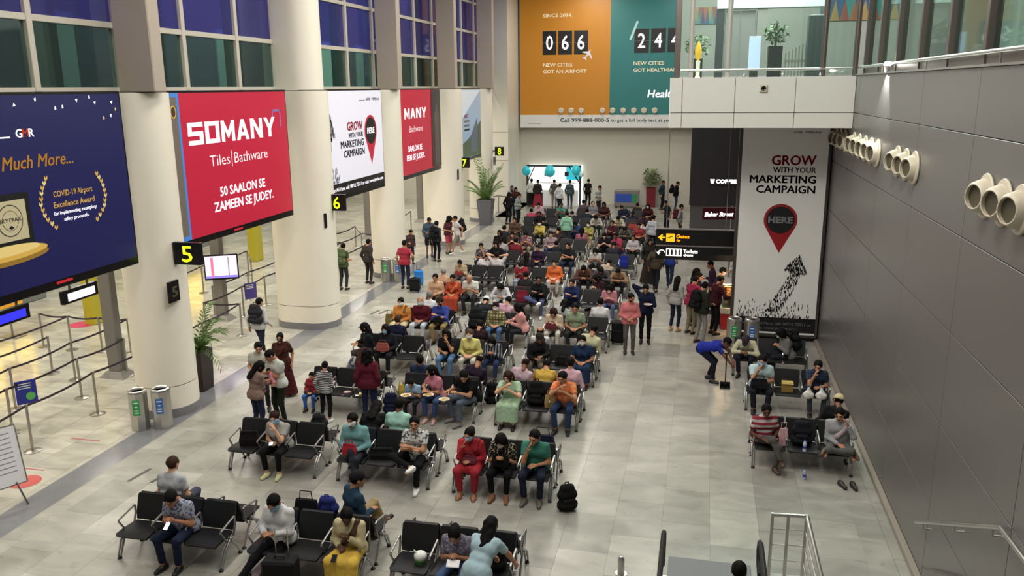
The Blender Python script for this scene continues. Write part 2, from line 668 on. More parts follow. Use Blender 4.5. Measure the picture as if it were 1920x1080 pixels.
# ---------------- check-in side: back wall, soffit, counters
wl = struct(ob('wall_left', MB().box((-25.2, -2, 0), (-25.0, 51, 6.7)), m=mat('grey_green_glass_wall', '#93a39e', .3, vary=.12, scale=.6)), 'grey green glazed wall behind the check-in queue')
for i in range(18):
    ob('wall_mullion', MB().box((-25.0, 3 + 2.6 * i, 0), (-24.9, 3.12 + 2.6 * i, 6.6)), wl, m=DARK)
struct(ob('ceiling', MB().box((-25, -2, 6.62), (-12.25, 51, 6.70)), m=mat('soffit_white', '#c8c5bb', .6)), 'low white soffit over the check-in queue')
YEL = mat('yellow_panel', '#d9b21c', .35, emit=.25)
YEL2 = mat('yellow_light_box', '#e6c400', .3, emit=2.0)
for i, yy in enumerate((14.5, 21.4, 31.1, 38.0)):
    p = ob('portal_post', MB().box((-.18, -.3, 0), (.18, .3, 4.2), .02), None, (-18.2, yy, 0), m=mat('olive_yellow_paint', '#b3a82a', .4))
    tag(p, ['olive yellow portal post nearest the camera, in the check-in queue', 'olive yellow portal post behind the pink floor sticker', 'olive yellow portal post seen under the red billboard', 'olive yellow portal post farthest back in the check-in queue'][i], 'post')
for i, yy in enumerate((12.5, 18.0, 22.5, 33.0)):
    k = empty('check_in_counter', (-22.6, yy, 0))
    tag(k, 'check-in counter with yellow light box, ' + ['nearest the camera', 'second from the camera', 'third from the camera', 'farthest from the camera'][i], 'counter', 'check-in counters')
    ob('body', MB().box((-.4, -1.4, 0), (.4, 1.4, 1.05), .03), k, m=mat('grey_laminate', '#6f7774', .4))
    ob('top', MB().box((-.48, -1.45, 1.05), (.48, 1.45, 1.10), .01), k, m=DARK)
    ob('light_box', MB().box((-.46, -1.3, 1.3), (-.36, 1.3, 3.3), .02), k, m=YEL2)
    ob('post', MB().box((-.46, -1.36, 1.1), (-.36, -1.28, 3.3)), k, m=GREYP)
    ob('post', MB().box((-.46, 1.28, 1.1), (-.36, 1.36, 3.3)), k, m=GREYP)
for i, yy in enumerate((19.6, 27.3)):
    k = empty('notice_panel', (-19.6, yy, 0))
    tag(k, ['orange yellow notice panel on a stand left of the nearest column', 'orange yellow notice panel on a stand left of the widest column'][i], 'sign')
    ob('panel', MB().box((-.5, -.03, .75), (.5, .03, 1.9), .01), k, m=mat('orange_panel', '#d79a2a', .4, emit=.3))
    ob('stand', MB().tube([(0, 0, 0), (0, 0, .75)], .03, 8).box((-.3, -.2, 0), (.3, .2, .02)), k, m=GREYP)

# ---------------- bridge (mezzanine) on the right
br = struct(ob('floor', MB().box((-.82, 20.88, 6.05), (3.34, 30.5, 7.14)), m=mat('bridge_core', '#57564f', .6)), 'bridge of the upper floor crossing above the banner')
xj = [-.84, -.56, .66, 2.02, 3.33]
for a, b in zip(xj[:-1], xj[1:]):
    ob('fascia_panel', MB().box((a + .006, 20.80, 6.38), (b - .006, 20.88, 7.19), .004), br, m=ALU2)
    ob('fascia_panel', MB().box((a + .006, 20.80, 6.02), (b - .006, 20.88, 6.365), .004), br, m=ALU2)
for a in (20.88, 23.2, 25.6, 28.0):
    ob('fascia_panel', MB().box((-.86, a + .006, 6.02), (-.82, a + 2.3, 7.19), .004), br, m=ALU2)
sp = ob('wall_speaker', MB().box((-.09, -.05, -.09), (.09, 0, .09), .012), None, (1.30, 20.80, 6.93), m=mat('ivory_plastic', '#c8c3ad', .5))
ob('speaker_cone', MB().lathe([(.06, 0), (.055, -.012), (.02, .0)], 16, (0, -.052, 0), 'y'), sp, m=BLACK)
tag(sp, 'small square ivory speaker on the bridge fascia', 'speaker')
struct(ob('wall_back', MB().box((-1, 30.4, 7.14), (9, 30.6, 13.2)), m=mat('upper_lounge_wall', '#8b8a84', .5, vary=.06, scale=.8)), 'grey back wall of the upper lounge behind the bridge railing')
struct(ob('floor', MB().box((3.8, 4, 7.0), (9, 30.5, 7.14)), m=mat('lounge_carpet', '#55524d', .6)), 'upper lounge floor above the grey panel wall')
struct(ob('wall_right', MB().box((8.6, 4, 7.14), (8.8, 30.5, 13.2)), m=mat('upper_glass_wall', '#7d8f86', .3, vary=.12, scale=.5)), 'greenish wall of the upper lounge')

# ================================================================== railing of the bridge and upper lounge
GLASS = bpy.data.materials.new('clear_glass')
GLASS.use_nodes = True
nt = GLASS.node_tree
gb = nt.nodes.new('ShaderNodeBsdfGlossy')
gb.inputs['Roughness'].default_value = .03
gb.inputs['Color'].default_value = (.9, 1, .96, 1)
gt = nt.nodes.new('ShaderNodeBsdfTransparent')
gt.inputs[0].default_value = (.84, .93, .89, 1)
gm = nt.nodes.new('ShaderNodeMixShader')
gm.inputs[0].default_value = .88
nt.links.new(gb.outputs[0], gm.inputs[1])
nt.links.new(gt.outputs[0], gm.inputs[2])
nt.links.new(gm.outputs[0], nt.nodes['Material Output'].inputs[0])

rl = empty('glass_screen', (0, 20.95, 7.19))
tag(rl, 'glass screen with steel posts and a low rail along the bridge edge', 'railing')
for x in (-.39, .47, 2.60, 3.30):
    ob('post', MB().tube([(x, 0, 0), (x, 0, 3.6)], .06, 12), rl, m=mat('satin_post_paint', '#c9c5bd', .3, .25) if x < 2 else BRONZE, smooth=True)
ob('post', MB().box((-.78, .0, 0), (-.64, .12, 2.2), .01), rl, m=BRONZE)
ob('handrail', MB().tube([(-.62, -.06, .17), (3.24, -.06, .17)], .028, 10), rl, m=STEEL, smooth=True)
for a, b in ((-.64, -.42), (-.36, .44), (.50, 2.56), (2.66, 3.26)):
    ob('glass_pane', MB().box((a, -.008, .03), (b, .008, 3.4)), rl, m=GLASS)
for x in (.85, 1.72, 2.55):
    o = ob('glass_clamp', MB().ell((x, -.05, .03), (.035, .035, .05), 10, 6), rl, m=STEEL, smooth=True)

rl = empty('glass_screen', (3.42, 0, 7.23))
tag(rl, 'glass screen with tall bronze fins above the grey panel wall', 'railing')
fy = [20.6, 19.0, 17.33, 15.55, 13.81, 12.06, 10.5, 8.8, 7.2]
for y in fy:
    ob('fin', MB().box((0, y - .06, 0), (.16, y + .06, 3.6), .008), rl, m=BRONZE)
for a, b in zip(fy[:-1], fy[1:]):
    ob('glass_pane', MB().box((.07, b + .07, .05), (.085, a - .07, 3.4)), rl, m=GLASS)
    ob('kick_plate', MB().box((.02, b + .07, 0), (.05, a - .07, .14)), rl, m=BRONZE)
ob('handrail', MB().tube([(-.05, 20.85, .15), (-.05, 6.5, .15)], .028, 10), rl, m=STEEL, smooth=True)
for y in (18.2, 14.7, 11.2, 7.9):
    ob('rail_bracket', MB().tube([(-.05, y, .14), (-.05, y, .0)], .014, 6), rl, m=STEEL)

sl = empty('spot_lamp', (3.30, 17.35, 7.32))
tag(sl, 'bright spot lamp glaring on top of the grey wall edge', 'lamp')
ob('housing', MB().lathe([(.05, -.1), (.06, .03), (.055, .05)], 14), sl, m=STEEL, smooth=True)
ob('lens', MB().ell((0, 0, .05), (.07, .07, .05), 12, 6), sl, m=mat('lamp_glow', '#fffdf0', .3, emit=60))
ob('bracket', MB().box((-.01, -.01, -.12), (.05, .01, -.02)), sl, m=STEEL)
l = bpy.data.lights.new('spot_lamp_light', 'SPOT')
l.energy = 160
l.spot_size = 1.3
l.shadow_soft_size = .05
lo = bpy.data.objects.new('spot_lamp_light', l)
lo.location = (3.16, 17.35, 7.36)
lo.rotation_euler = (math.radians(8), math.radians(-14), 0)
COL.objects.link(lo)

# ================================================================== upper lounge furnishing
lw = empty('lift_lobby', (0.9, 26.6, 7.14))
tag(lw, 'grey lift lobby block with pale lintel and a bright blue white screen', 'lift')
ob('door_panel', MB().box((-.45, -.04, 0), (-.02, .04, 2.0), .01), lw, m=mat('lift_steel', '#8f8a89', .35, .6))
ob('door_panel', MB().box((.0, -.04, 0), (.43, .04, 2.0), .01), lw, m=mat('lift_steel', '#8f8a89', .35, .6))
ob('lintel', MB().box((-.7, -.2, 2.05), (2.3, .2, 2.55), .01), lw, m=mat('pale_lintel', '#b7c0bf', .45))
ob('jamb', MB().box((-.7, -.15, 0), (-.47, .15, 2.05)), lw, m=DARK)
ob('jamb', MB().box((.46, -.15, 0), (.75, .15, 2.05)), lw, m=mat('jamb_grey', '#77736f', .5))
sc = empty('info_screen', (1.14, 22.6, 7.14))
tag(sc, 'upright blue white lit screen on the upper floor', 'screen')
ob('panel', MB().box((-.14, -.03, .25), (.14, .03, 1.06), .006), sc, m=mat('screen_glow', '#c3cdfb', .3, emit=1.1))
ob('stand', MB().box((-.10, -.05, 0), (.10, .05, .25), .01), sc, m=DARK)


def leafy(mb, c, n, L, w, droop, seed, up=.9, spread=1.0, seg=5):
    """arched fronds, each a folded strip with leaflets"""
    r = random.Random(seed)
    for i in range(n):
        a = 2 * PI * i / n + r.uniform(-.3, .3)
        Lr = L * r.uniform(.7, 1.1)
        el = r.uniform(.35, 1.0) * up
        pts = []
        for k in range(seg + 1):
            t = k / seg
            rr = Lr * t * (.35 + .65 * spread * (1 - el * .6))
            zz = Lr * (el * t * 1.25 - droop * t * t)
            pts.append(Vector((c[0] + math.cos(a) * rr, c[1] + math.sin(a) * rr, c[2] + zz)))
        side = Vector((-math.sin(a), math.cos(a), 0))
        for k in range(seg):
            p, q = pts[k], pts[k + 1]
            mb.tube([p, q], [.008, .006], 4)
            for s in (-1, 1):
                for j in range(3):
                    b = p.lerp(q, (j + .5) / 3)
                    d = (q - p).normalized()
                    tip = b + side * s * w * (1 - .5 * k / seg) + d * w * .7 - Vector((0, 0, .25 * w))
                    m_ = b.lerp(tip, .5) + d * w * .12
                    mb.add([b, m_ + Vector((0, 0, .01)), tip, b.lerp(tip, .5) - d * w * .12], [(0, 1, 2, 3)])


LEAF = mat('palm_leaf', '#4d6a2c', .5, vary=.35, scale=5)
LEAF2 = mat('dark_leaf', '#47722f', .5, vary=.35, scale=6)


def planter(name, loc, label, pot, potw, poth, L, n, seed, leafm=LEAF, flare=.75, up=.9, w=.16, bushy=False, droop=.75):
    e = empty(name, loc)
    tag(e, label, 'plant')
    a = potw / 2
    b = a * flare
    vs = [(-b, -b, 0), (b, -b, 0), (b, b, 0), (-b, b, 0), (-a, -a, poth), (a, -a, poth), (a, a, poth), (-a, a, poth)]
    i = a - .03
    vs += [(-i, -i, poth), (i, -i, poth), (i, i, poth), (-i, i, poth), (-i, -i, poth - .08), (i, -i, poth - .08), (i, i, poth - .08), (-i, i, poth - .08)]
    fs = [(3, 2, 1, 0), (0, 1, 5, 4), (1, 2, 6, 5), (2, 3, 7, 6), (3, 0, 4, 7), (4, 5, 9, 8), (5, 6, 10, 9), (6, 7, 11, 10), (7, 4, 8, 11),
          (8, 9, 13, 12), (9, 10, 14, 13), (10, 11, 15, 14), (11, 8, 12, 15)]
    ob('pot', MB().add(vs, fs), e, m=pot)
    ob('soil', MB().box((-i, -i, poth - .12), (i, i, poth - .07)), e, m=mat('soil', '#2a2019', .9))
    mb = MB()
    if bushy:
        r = random.Random(seed)
        for k in range(170):
            th, ph = r.uniform(0, 2 * PI), math.acos(r.uniform(-.7, 1))
            R = L * r.uniform(.5, 1)
            c = Vector((R * math.sin(ph) * math.cos(th), R * math.sin(ph) * math.sin(th), poth + L * .9 + R * math.cos(ph)))
            d = Vector((r.uniform(-1, 1), r.uniform(-1, 1), r.uniform(-.3, .6))).normalized() * w
            s = d.cross(Vector((0, 0, 1))).normalized() * w * .4
            mb.add([c - d, c + s, c + d, c - s], [(0, 1, 2, 3)])
        mb.tube([(0, 0, poth - .1), (0, 0, poth + L)], .03, 6)
    else:
        leafy(mb, (0, 0, poth - .05), n, L, w, droop, seed, up)
        mb.tube([(0, 0, poth - .1), (0, 0, poth + .3)], .05, 6)
    ob('foliage', mb, e, m=leafm)
    return e


POTG = mat('charcoal_pot', '#3f3f45', .4)
planter('potted_palm', (1.62, 22.4, 7.14), 'bushy green plant in a tall black pot on the upper floor', mat('black_pot', '#17171a', .35), .34, .80, .30, 0, 3, LEAF2, .95, bushy=True, w=.09)
planter('potted_plant', (-.28, 23.0, 7.14), 'dark plant behind a glowing yellow ornament on the upper floor', mat('black_pot', '#17171a', .35), .3, .55, .34, 0, 5, LEAF2, .95, bushy=True, w=.09)
yo = empty('ornament', (-.24, 22.2, 7.14))
tag(yo, 'glowing yellow and white ornament behind the bridge glass', 'ornament')
ob('figure', MB().lathe([(.02, .48), (.07, .56), (.085, .7), (.05, .86), (.01, .95)], 14), yo, m=mat('yellow_glow', '#f0b424', .3, emit=.8), smooth=True)
ob('pedestal', MB().lathe([(.10, 0), (.05, .1), (.05, .4), (.06, .48)], 14), yo, m=mat('white_glow', '#fff3dd', .3, emit=.6), smooth=True)
# fence-like divider and dark cabinets
dv = empty('slat_divider', (2.15, 25.8, 7.14))
tag(dv, 'low divider of thin grey slats beside the black plant pot', 'divider')
for i in range(9):
    ob('slat', MB().box((i * .09, -.02, 0), (i * .09 + .035, .02, .75 + .05 * i)), dv, m=mat('slat_grey', '#5f5c54', .5))
ob('rail', MB().box((-.02, -.03, .5), (.78, -.02, .56)), dv, m=mat('slat_grey', '#5f5c54', .5))
cb = ob('cabinet', MB().box((-.2, -.25, 0), (.2, .25, 1.75), .02), None, (2.9, 25.6, 7.14), m=mat('dark_green_grey', '#343b3b', .35))
ob('cabinet_plinth', MB().box((-.22, -.27, 0), (.22, .27, .06)), cb, m=BLACK)
tag(cb, 'tall dark cabinet on the upper floor next to the slat divider', 'cabinet')
# mosaic strips
for k, (x0, x1, y, z0, z1, lab) in enumerate(((-.6, .6, 30.385, 9.05, 9.6, 'coloured triangle mosaic strip on the left of the upper lounge'), (3.55, 6.0, 30.385, 9.05, 9.7, 'coloured triangle mosaic strip on the right of the upper lounge'))):
    ms = ob('mosaic_strip', MB().box((x0, y - .02, z0), (x1, y + .02, z1)), None, m=mat('mosaic_base', '#3d6a76', .4))
    tag(ms, lab, 'mosaic')
    n = 8
    cs = ['#2c4a74', '#8f5238', '#3a7676', '#8f7448', '#2c4260', '#82443a']
    dx = (x1 - x0) / n
    for i in range(n):
        for j in range(2):
            q = [(x0 + i * dx, z0), (x0 + (i + 1) * dx, z0), (x0 + (i + .5) * dx, z1)] if j == 0 else [(x0 + (i + .5) * dx, z1), (x0 + (i + 1.5) * dx if i < n - 1 else x1, z1), (x0 + (i + 1) * dx, z0)]
            ob('triangle', MB().add([(a, y - .03, c) for a, c in q], [(0, 1, 2)]), ms, m=mat('mosaic_' + str((i * 2 + j) % 6), cs[(i * 2 + j * 3 + k) % 6], .4))

# ================================================================== air nozzles
NOZ = mat('cream_nozzle', '#cfc6b0', .45)
noz_ring = MB().lathe([(.18, 0), (.265, .0), (.275, -.015), (.265, -.035), (.20, -.045)], 28, ax='x').mesh('flange', [NOZ], True)
noz_cone = MB().lathe([(.215, .0), (.205, -.06), (.175, -.15), (.150, -.175), (.138, -.172), (.155, -.11), (.13, -.03), (.0, -.03)], 28, ax='x').mesh('cone', [NOZ], True)
noz_in = MB().lathe([(.148, -.12), (.05, -.09), (.0, -.09)], 20, ax='x').mesh('throat', [mat('nozzle_dark', '#55503f', .6)], True)
gi = 0
for grp, (ys, lab) in enumerate((((10.92, 10.31, 9.75), 'in the group of three nearest the camera'), ((15.78, 15.13, 14.52), 'in the middle group of three'),
                                 ((20.3, 19.6, 18.9, 18.25, 17.6), 'in the group of five'), ((24.4, 23.7, 22.9, 22.2, 21.5), 'in the farthest group, beside the banner'))):
    for i, y in enumerate(ys):
        if y > 23.3:
            continue
        n = empty('air_nozzle', (3.325, y, 5.69))
        tag(n, 'round cream air nozzle ' + lab + ', ' + ['first', 'second', 'third', 'fourth', 'fifth'][i] + ' from the left', 'vent', 'air nozzles on the grey wall')
        ob('flange', noz_ring, n)
        ob('cone', noz_cone, n, (-.01, 0, 0), (0, 0, math.radians(20)))
        ob('throat', noz_in, n, (-.01, 0, 0), (0, 0, math.radians(20)))

# ================================================================== billboards between the columns
def billboard(y0, y1, col, label, emit=.35, z0=3.56, z1=7.0, strip=None):
    e = empty('billboard', (-11.2, y0, z0))
    tag(e, label, 'billboard')
    h, w = z1 - z0, y1 - y0
    ob('casing', MB().box((-.22, 0, 0), (0, w, h), .01), e, m=BLACK)
    ob('screen', MB().box((0, .06, .16), (.012, w - .06, h - .05)), e, m=mat('screen_' + col, col, .35, emit=emit))
    return e


def rect(e, name, y0, z0, y1, z1, m, off=.016, yb=0, zb=3.56):
    return ob(name, MB().add([(off, y0 - yb, z0 - zb), (off, y1 - yb, z0 - zb), (off, y1 - yb, z1 - zb), (off, y0 - yb, z1 - zb)], [(0, 1, 2, 3)]), e, m=m)


def poly(e, name, pts, m, off=.018, yb=0, zb=3.56):
    return ob(name, MB().add([(off, a - yb, b - zb) for a, b in pts], [tuple(range(len(pts)))]), e, m=m)


def ell2(cy, cz, ry, rz, n=28):
    return [(cy + ry * math.cos(2 * PI * k / n), cz + rz * math.sin(2 * PI * k / n)) for k in range(n)]


def ink(name, col, emit=.3):
    return mat('ink_' + name, col, .4, emit=emit)


WI = ink('white', '#f0eef0', .45)
GOLD = ink('gold', '#c9a24a', .3)
GOLD2 = ink('pale_gold', '#d9c07a', .3)
SILV = ink('silver', '#b7ad8c', .2)
BLK = ink('black', '#141414', 0.0)
REDI = ink('red', '#b5203a', .2)

# 1: navy award board
B1Y = 9.25
e = billboard(B1Y, 14.58, '#17184a', 'dark blue award billboard with gold lettering, nearest the camera', .35)
bx = lambda y: y - B1Y
text('lettering', 'Much More...', e, GOLD, (.02, bx(11.47), 5.74 - 3.56), 1.62, .22, 'x', .01, .25)
text('lettering', 'So', e, GOLD, (.02, bx(10.75), 5.74 - 3.56), .5, .22, 'x', .01, .25)
text('lettering', 'G', e, WI, (.02, bx(11.86), 6.26 - 3.56), .14, .14, 'x', .02)
text('lettering', 'M', e, ink('orange', '#d2622a', .3), (.02, bx(12.0), 6.26 - 3.56), .14, .14, 'x', .02)
text('lettering', 'R', e, WI, (.02, bx(12.14), 6.26 - 3.56), .12, .14, 'x', .02)
rect(e, 'rule', 11.3, 6.26, 11.74, 6.285, WI, yb=B1Y)
text('lettering', 'COVID-19 Airport', e, GOLD2, (.02, bx(12.50), 5.18 - 3.56), .98, .105, 'x', .012)
text('lettering', 'Excellence Award', e, GOLD2, (.02, bx(12.48), 4.99 - 3.56), 1.03, .105, 'x', .012)
text('lettering', 'for implementing exemplary', e, WI, (.02, bx(12.46), 4.86 - 3.56), 1.08, .065, 'x', .006)
text('lettering', 'safety protocols.', e, WI, (.02, bx(12.68), 4.735 - 3.56), .64, .065, 'x', .006)
for sgn, pts in ((-1, [(12.38, 5.48), (12.25, 5.28), (12.19, 5.04), (12.26, 4.80), (12.47, 4.60)]), (1, [(13.65, 5.44), (13.78, 5.25), (13.82, 5.01), (13.74, 4.78), (13.52, 4.59)])):
    P = []
    for k in range(11):
        t = k / 10 * 4
        i = min(3, int(t))
        f = t - i
        P.append((pts[i][0] * (1 - f) + pts[i + 1][0] * f, pts[i][1] * (1 - f) + pts[i + 1][1] * f))
    for k, (a, b) in enumerate(P):
        s = .05
        for sd in (-1, 1):
            poly(e, 'laurel_leaf', [(a, b), (a + sd * .045, b + .05), (a + sd * .03, b + .10), (a - sd * .005, b + .05)], GOLD2 if k % 2 else GOLD, yb=B1Y)
rect(e, 'award_frame', 11.0, 4.46, 11.94, 5.36, BLK, .018, yb=B1Y)
rect(e, 'award_plate', 11.08, 4.58, 11.84, 5.25, SILV, .021, yb=B1Y)
poly(e, 'award_seal', ell2(11.48, 4.92, .27, .27), ink('seal', '#4c4836', .1), .023, yb=B1Y)
poly(e, 'award_seal', ell2(11.48, 4.92, .25, .25), SILV, .025, yb=B1Y)
poly(e, 'award_seal', ell2(11.48, 4.92, .17, .17), ink('seal', '#4c4836', .1), .027, yb=B1Y)
poly(e, 'award_seal', ell2(11.48, 4.92, .16, .16), SILV, .029, yb=B1Y)
text('lettering', 'SKYTRAX', e, BLK, (.032, bx(11.25), 4.90 - 3.56), .46, .065, 'x', .012)
poly(e, 'award_seal', [(11.42, 4.80), (11.48, 4.77), (11.54, 4.80), (11.48, 4.84)], BLK, .032, yb=B1Y)
poly(e, 'podium', ell2(11.25, 4.31, .98, .13), ink('podium_dark', '#8f6f2c', .2), .020, yb=B1Y)
poly(e, 'podium', ell2(11.25, 4.38, .96, .12), GOLD, .022, yb=B1Y)
poly(e, 'podium', ell2(11.25, 4.43, .80, .09), GOLD2, .024, yb=B1Y)
for a, b in ((12.39, 6.87), (12.82, 6.72), (13.0, 6.74), (13.38, 6.84), (13.85, 6.79), (14.31, 6.79), (14.39, 6.66), (14.25, 6.54), (14.03, 6.51), (13.7, 6.9), (11.9, 6.8), (11.4, 6.72)):
    s, c = rnd.uniform(-.03, .03), .035
    poly(e, 'confetti', [(a - .015, b - c), (a + .02 + s, b - c * .6), (a + .015, b + c), (a - .02 + s, b + c * .6)], WI if rnd.random() < .6 else GOLD2, yb=B1Y)
rect(e, 'status_light', 12.3, 3.64, 12.7, 3.69, ink('red_led', '#b0202a', .4), .014, yb=B1Y)
# small displays hung below it
for y0_, y1_, colr, lab in ((10.6, 11.6, '#2b2bd0', 'small blue lit display hung below the dark blue billboard'), (12.6, 13.3, '#e6e2ff', 'small white lit display hung below the dark blue billboard')):
    d = empty('gate_display', (-11.26, y0_, 3.20))
    tag(d, lab, 'display')
    ob('casing', MB().box((-.1, -.1, 0), (0, y1_ - y0_ + .1, .26), .01), d, m=BLACK)
    ob('face', MB().box((0, 0, .05), (.008, y1_ - y0_, .19)), d, m=mat('display_' + colr, colr, .3, emit=1.2))
    ob('hanger', MB().box((-.06, .1, .24), (-.04, .14, .55)).box((-.06, y1_ - y0_ - .14, .24), (-.04, y1_ - y0_ - .1, .55)), d, m=GREYP)

# 2 and 4: red tile board
def block_letters(e, yb, y0, z0, w, h, m, word, off=.02):
    """square-cut capital letters"""
    G = {'M': 0, 'A': 0, 'N': 0, 'Y': 0}
    T = {'M': [[(0, 0), (.24, 0), (.24, 1), (0, 1)], [(.76, 0), (1, 0), (1, 1), (.76, 1)], [(.2, 1), (.2, .62), (.5, .12), (.5, .5)], [(.8, 1), (.8, .62), (.5, .12), (.5, .5)]],
         'A': [[(0, 0), (.26, 0), (.62, 1), (.38, 1)], [(1, 0), (.74, 0), (.38, 1), (.62, 1)], [(.2, .2), (.8, .2), (.8, .38), (.2, .38)]],
         'N': [[(0, 0), (.26, 0), (.26, 1), (0, 1)], [(.74, 0), (1, 0), (1, 1), (.74, 1)], [(0, 1), (.28, 1), (1, 0), (.72, 0)]],
         'Y': [[(.37, 0), (.63, 0), (.63, .48), (.37, .48)], [(0, 1), (.28, 1), (.63, .42), (.40, .36)], [(1, 1), (.72, 1), (.37, .42), (.60, .36)]]}
    G = {'S': [(0, 0, 1, .2), (0, .4, 1, .6), (0, .8, 1, 1), (0, .4, .26, 1), (.74, 0, 1, .6)], 'O': [(0, 0, 1, .2), (0, .8, 1, 1), (0, 0, .26, 1), (.74, 0, 1, 1)]}
    adv = w / len(word)
    for i, ch in enumerate(word):
        x = y0 + i * adv
        cw = adv * .88
        if ch in G:
            mb = MB()
            for a, b, c, d in G[ch]:
                mb.add([(off, x + a * cw - yb, z0 + b * h - 3.56), (off, x + c * cw - yb, z0 + b * h - 3.56), (off, x + c * cw - yb, z0 + d * h - 3.56), (off, x + a * cw - yb, z0 + d * h - 3.56)], [(0, 1, 2, 3)])
            ob('letter', mb, e, m=m)
        else:
            mb = MB()
            for q_, pg in enumerate(T[ch]):
                mb.add([(off + .0015 * q_, x + a * cw - yb, z0 + b * h - 3.56) for a, b in pg], [tuple(range(4))])
            ob('letter', mb, e, m=m)


def red_board(yb, y1, label, strip_left):
    e = billboard(yb, y1, '#b01c38', label, .30)
    sh = yb - 16.05
    if not strip_left:
        block_letters(e, yb, 30.6, 5.86, 2.7, .40, WI, 'MANY')
        text('lettering', 'Bathware', e, WI, (.02, 31.1 - yb, 5.34 - 3.56), 1.6, .24, 'x', -.008)
        text('lettering', 'SAALON SE', e, WI, (.02, 30.9 - yb, 4.60 - 3.56), 1.66, .22, 'x', .012)
        text('lettering', 'EEN SE JUDEY.', e, WI, (.02, 30.72 - yb, 4.26 - 3.56), 2.15, .22, 'x', .012)
        return e
    block_letters(e, yb, 16.67 + sh, 5.80, 4.0, .50, WI, 'SOMANY')
    pu = ink('violet', '#7a6fb0', .3)
    rect(e, 'bracket', 20.48 + sh, 6.44, 20.93 + sh, 6.49, pu, yb=yb)
    rect(e, 'bracket', 20.88 + sh, 6.02, 20.93 + sh, 6.49, pu, yb=yb)
    rect(e, 'bracket', 20.48 + sh, 6.30, 20.53 + sh, 6.49, pu, yb=yb)
    text('lettering', 'Tiles', e, WI, (.02, 17.42 + sh - yb, 5.27 - 3.56), .85, .26, 'x', -.008)
    rect(e, 'rule', 18.36 + sh, 5.2, 18.38 + sh, 5.58, WI, yb=yb)
    text('lettering', 'Bathware', e, WI, (.02, 18.48 + sh - yb, 5.27 - 3.56), 1.6, .26, 'x', -.008)
    text('lettering', '50 SAALON SE', e, WI, (.02, 17.73 + sh - yb, 4.54 - 3.56), 2.12, .22, 'x', .025)
    text('lettering', 'ZAMEEN SE JUDEY.', e, WI, (.02, 17.43 + sh - yb, 4.20 - 3.56), 2.8, .22, 'x', .025)
    return e


e = red_board(16.05, 21.32, 'red tile and bathware billboard nearest the camera, with grey and blue strip', True)
yb = 16.05
rect(e, 'grey_strip', 16.11, 3.74, 16.36, 6.94, ink('grey', '#6b6258', .15), .014, yb=yb)
rect(e, 'blue_edge', 16.36, 3.72, 16.44, 6.95, ink('blue', '#3f78c0', .3), .015, yb=yb)
rect(e, 'blue_edge', 16.11, 3.72, 16.44, 3.82, ink('blue', '#3f78c0', .3), .016, yb=yb)
rect(e, 'blue_edge', 16.11, 6.86, 16.44, 6.95, ink('blue', '#3f78c0', .3), .016, yb=yb)
poly(e, 'emblem', ell2(16.21, 6.55, .10, .14), GOLD, .019, yb=yb)
poly(e, 'emblem', ell2(16.21, 6.55, .075, .11), ink('brown', '#3d3121', .05), .021, yb=yb)
rect(e, 'status_light', 18.2, 3.62, 18.6, 3.67, ink('red_led', '#b0202a', .4), .014, yb=yb)

# 3: white campaign board
def campaign(e, face, put, w, lines, pin, arrow):
    pass


B3 = 23.2
e = billboard(B3, 28.36, '#d8d6e2', 'white marketing campaign billboard with red map pin between columns', .32)
g3 = lambda y: y - B3
rect(e, 'footer', 23.26, 3.72, 28.30, 4.10, BLK, .018, yb=B3)
text('lettering', 'For Your Ad Here, call: 98712 75511 or visit: www.timdaa.com', e, WI, (.022, .25, 3.86 - 3.56), 4.7, .12, 'x', .006)
text('lettering', 'GROW', e, REDI, (.02, g3(25.25), 5.70 - 3.56), 1.26, .27, 'x', .035)
text('lettering', 'WITH YOUR', e, BLK, (.02, g3(25.34), 5.47 - 3.56), 1.18, .15, 'x', .035)
text('lettering', 'MARKETING', e, BLK, (.02, g3(24.69), 5.17 - 3.56), 1.86, .22, 'x', .03)
text('lettering', 'CAMPAIGN', e, BLK, (.02, g3(24.89), 4.87 - 3.56), 1.70, .22, 'x', .03)
text('lettering', 'GMR  TIMDAA', e, BLK, (.02, g3(26.9), 6.62 - 3.56), 1.2, .09, 'x', .01)
rect(e, 'rule', 26.3, 6.62, 26.8, 6.64, BLK, yb=B3)
pinpts = [(27.2 + .53 * math.cos(a), 5.61 + .53 * math.sin(a)) for a in [math.radians(q) for q in range(-28, 209, 12)]] + [(27.2, 4.48)]
poly(e, 'map_pin', pinpts, REDI, .02, yb=B3)
poly(e, 'map_pin_disc', ell2(27.2, 5.61, .45, .45), BLK, .022, yb=B3)
text('lettering', 'HERE', e, WI, (.026, g3(26.88), 5.52 - 3.56), .64, .2, 'x', .025)


def crowd(e, face, pts_fn, n, seed, m, s=.03):
    """the arrow made of many tiny figures: one flat print"""
    r = random.Random(seed)
    mb = MB()
    for _ in range(n):
        u, v = pts_fn(r)
        a = s * r.uniform(.25, .4)
        b = s * r.uniform(.9, 1.4)
        q = [(u - a, v - b), (u + a, v - b * .7), (u + a * .8, v + b), (u - a * .6, v + b * .8)]
        if face == 'x':
            mb.add([(.02, p, z) for p, z in q], [(0, 1, 2, 3)])
        else:
            mb.add([(p, -.016, z) for p, z in q], [(0, 1, 2, 3)])
    o = ob('crowd_arrow_print', mb, e, m=m)
    o['kind'] = 'stuff'
    return o


def arrow3(r):
    t = r.random()
    if t < .3:
        v = r.uniform(5.55, 6.25)
        return g3(23.98 + r.uniform(-1, 1) * .42 * (6.28 - v) / .7 * .8), v - 3.56
    if t < .75:
        v = r.uniform(4.6, 5.6)
        return g3(23.95 - (5.6 - v) * .30 + r.uniform(-.18, .18)), v - 3.56
    return g3(23.3 + r.random() ** 1.5 * 1.2), 4.12 + r.random() ** 2 * .45 - 3.56


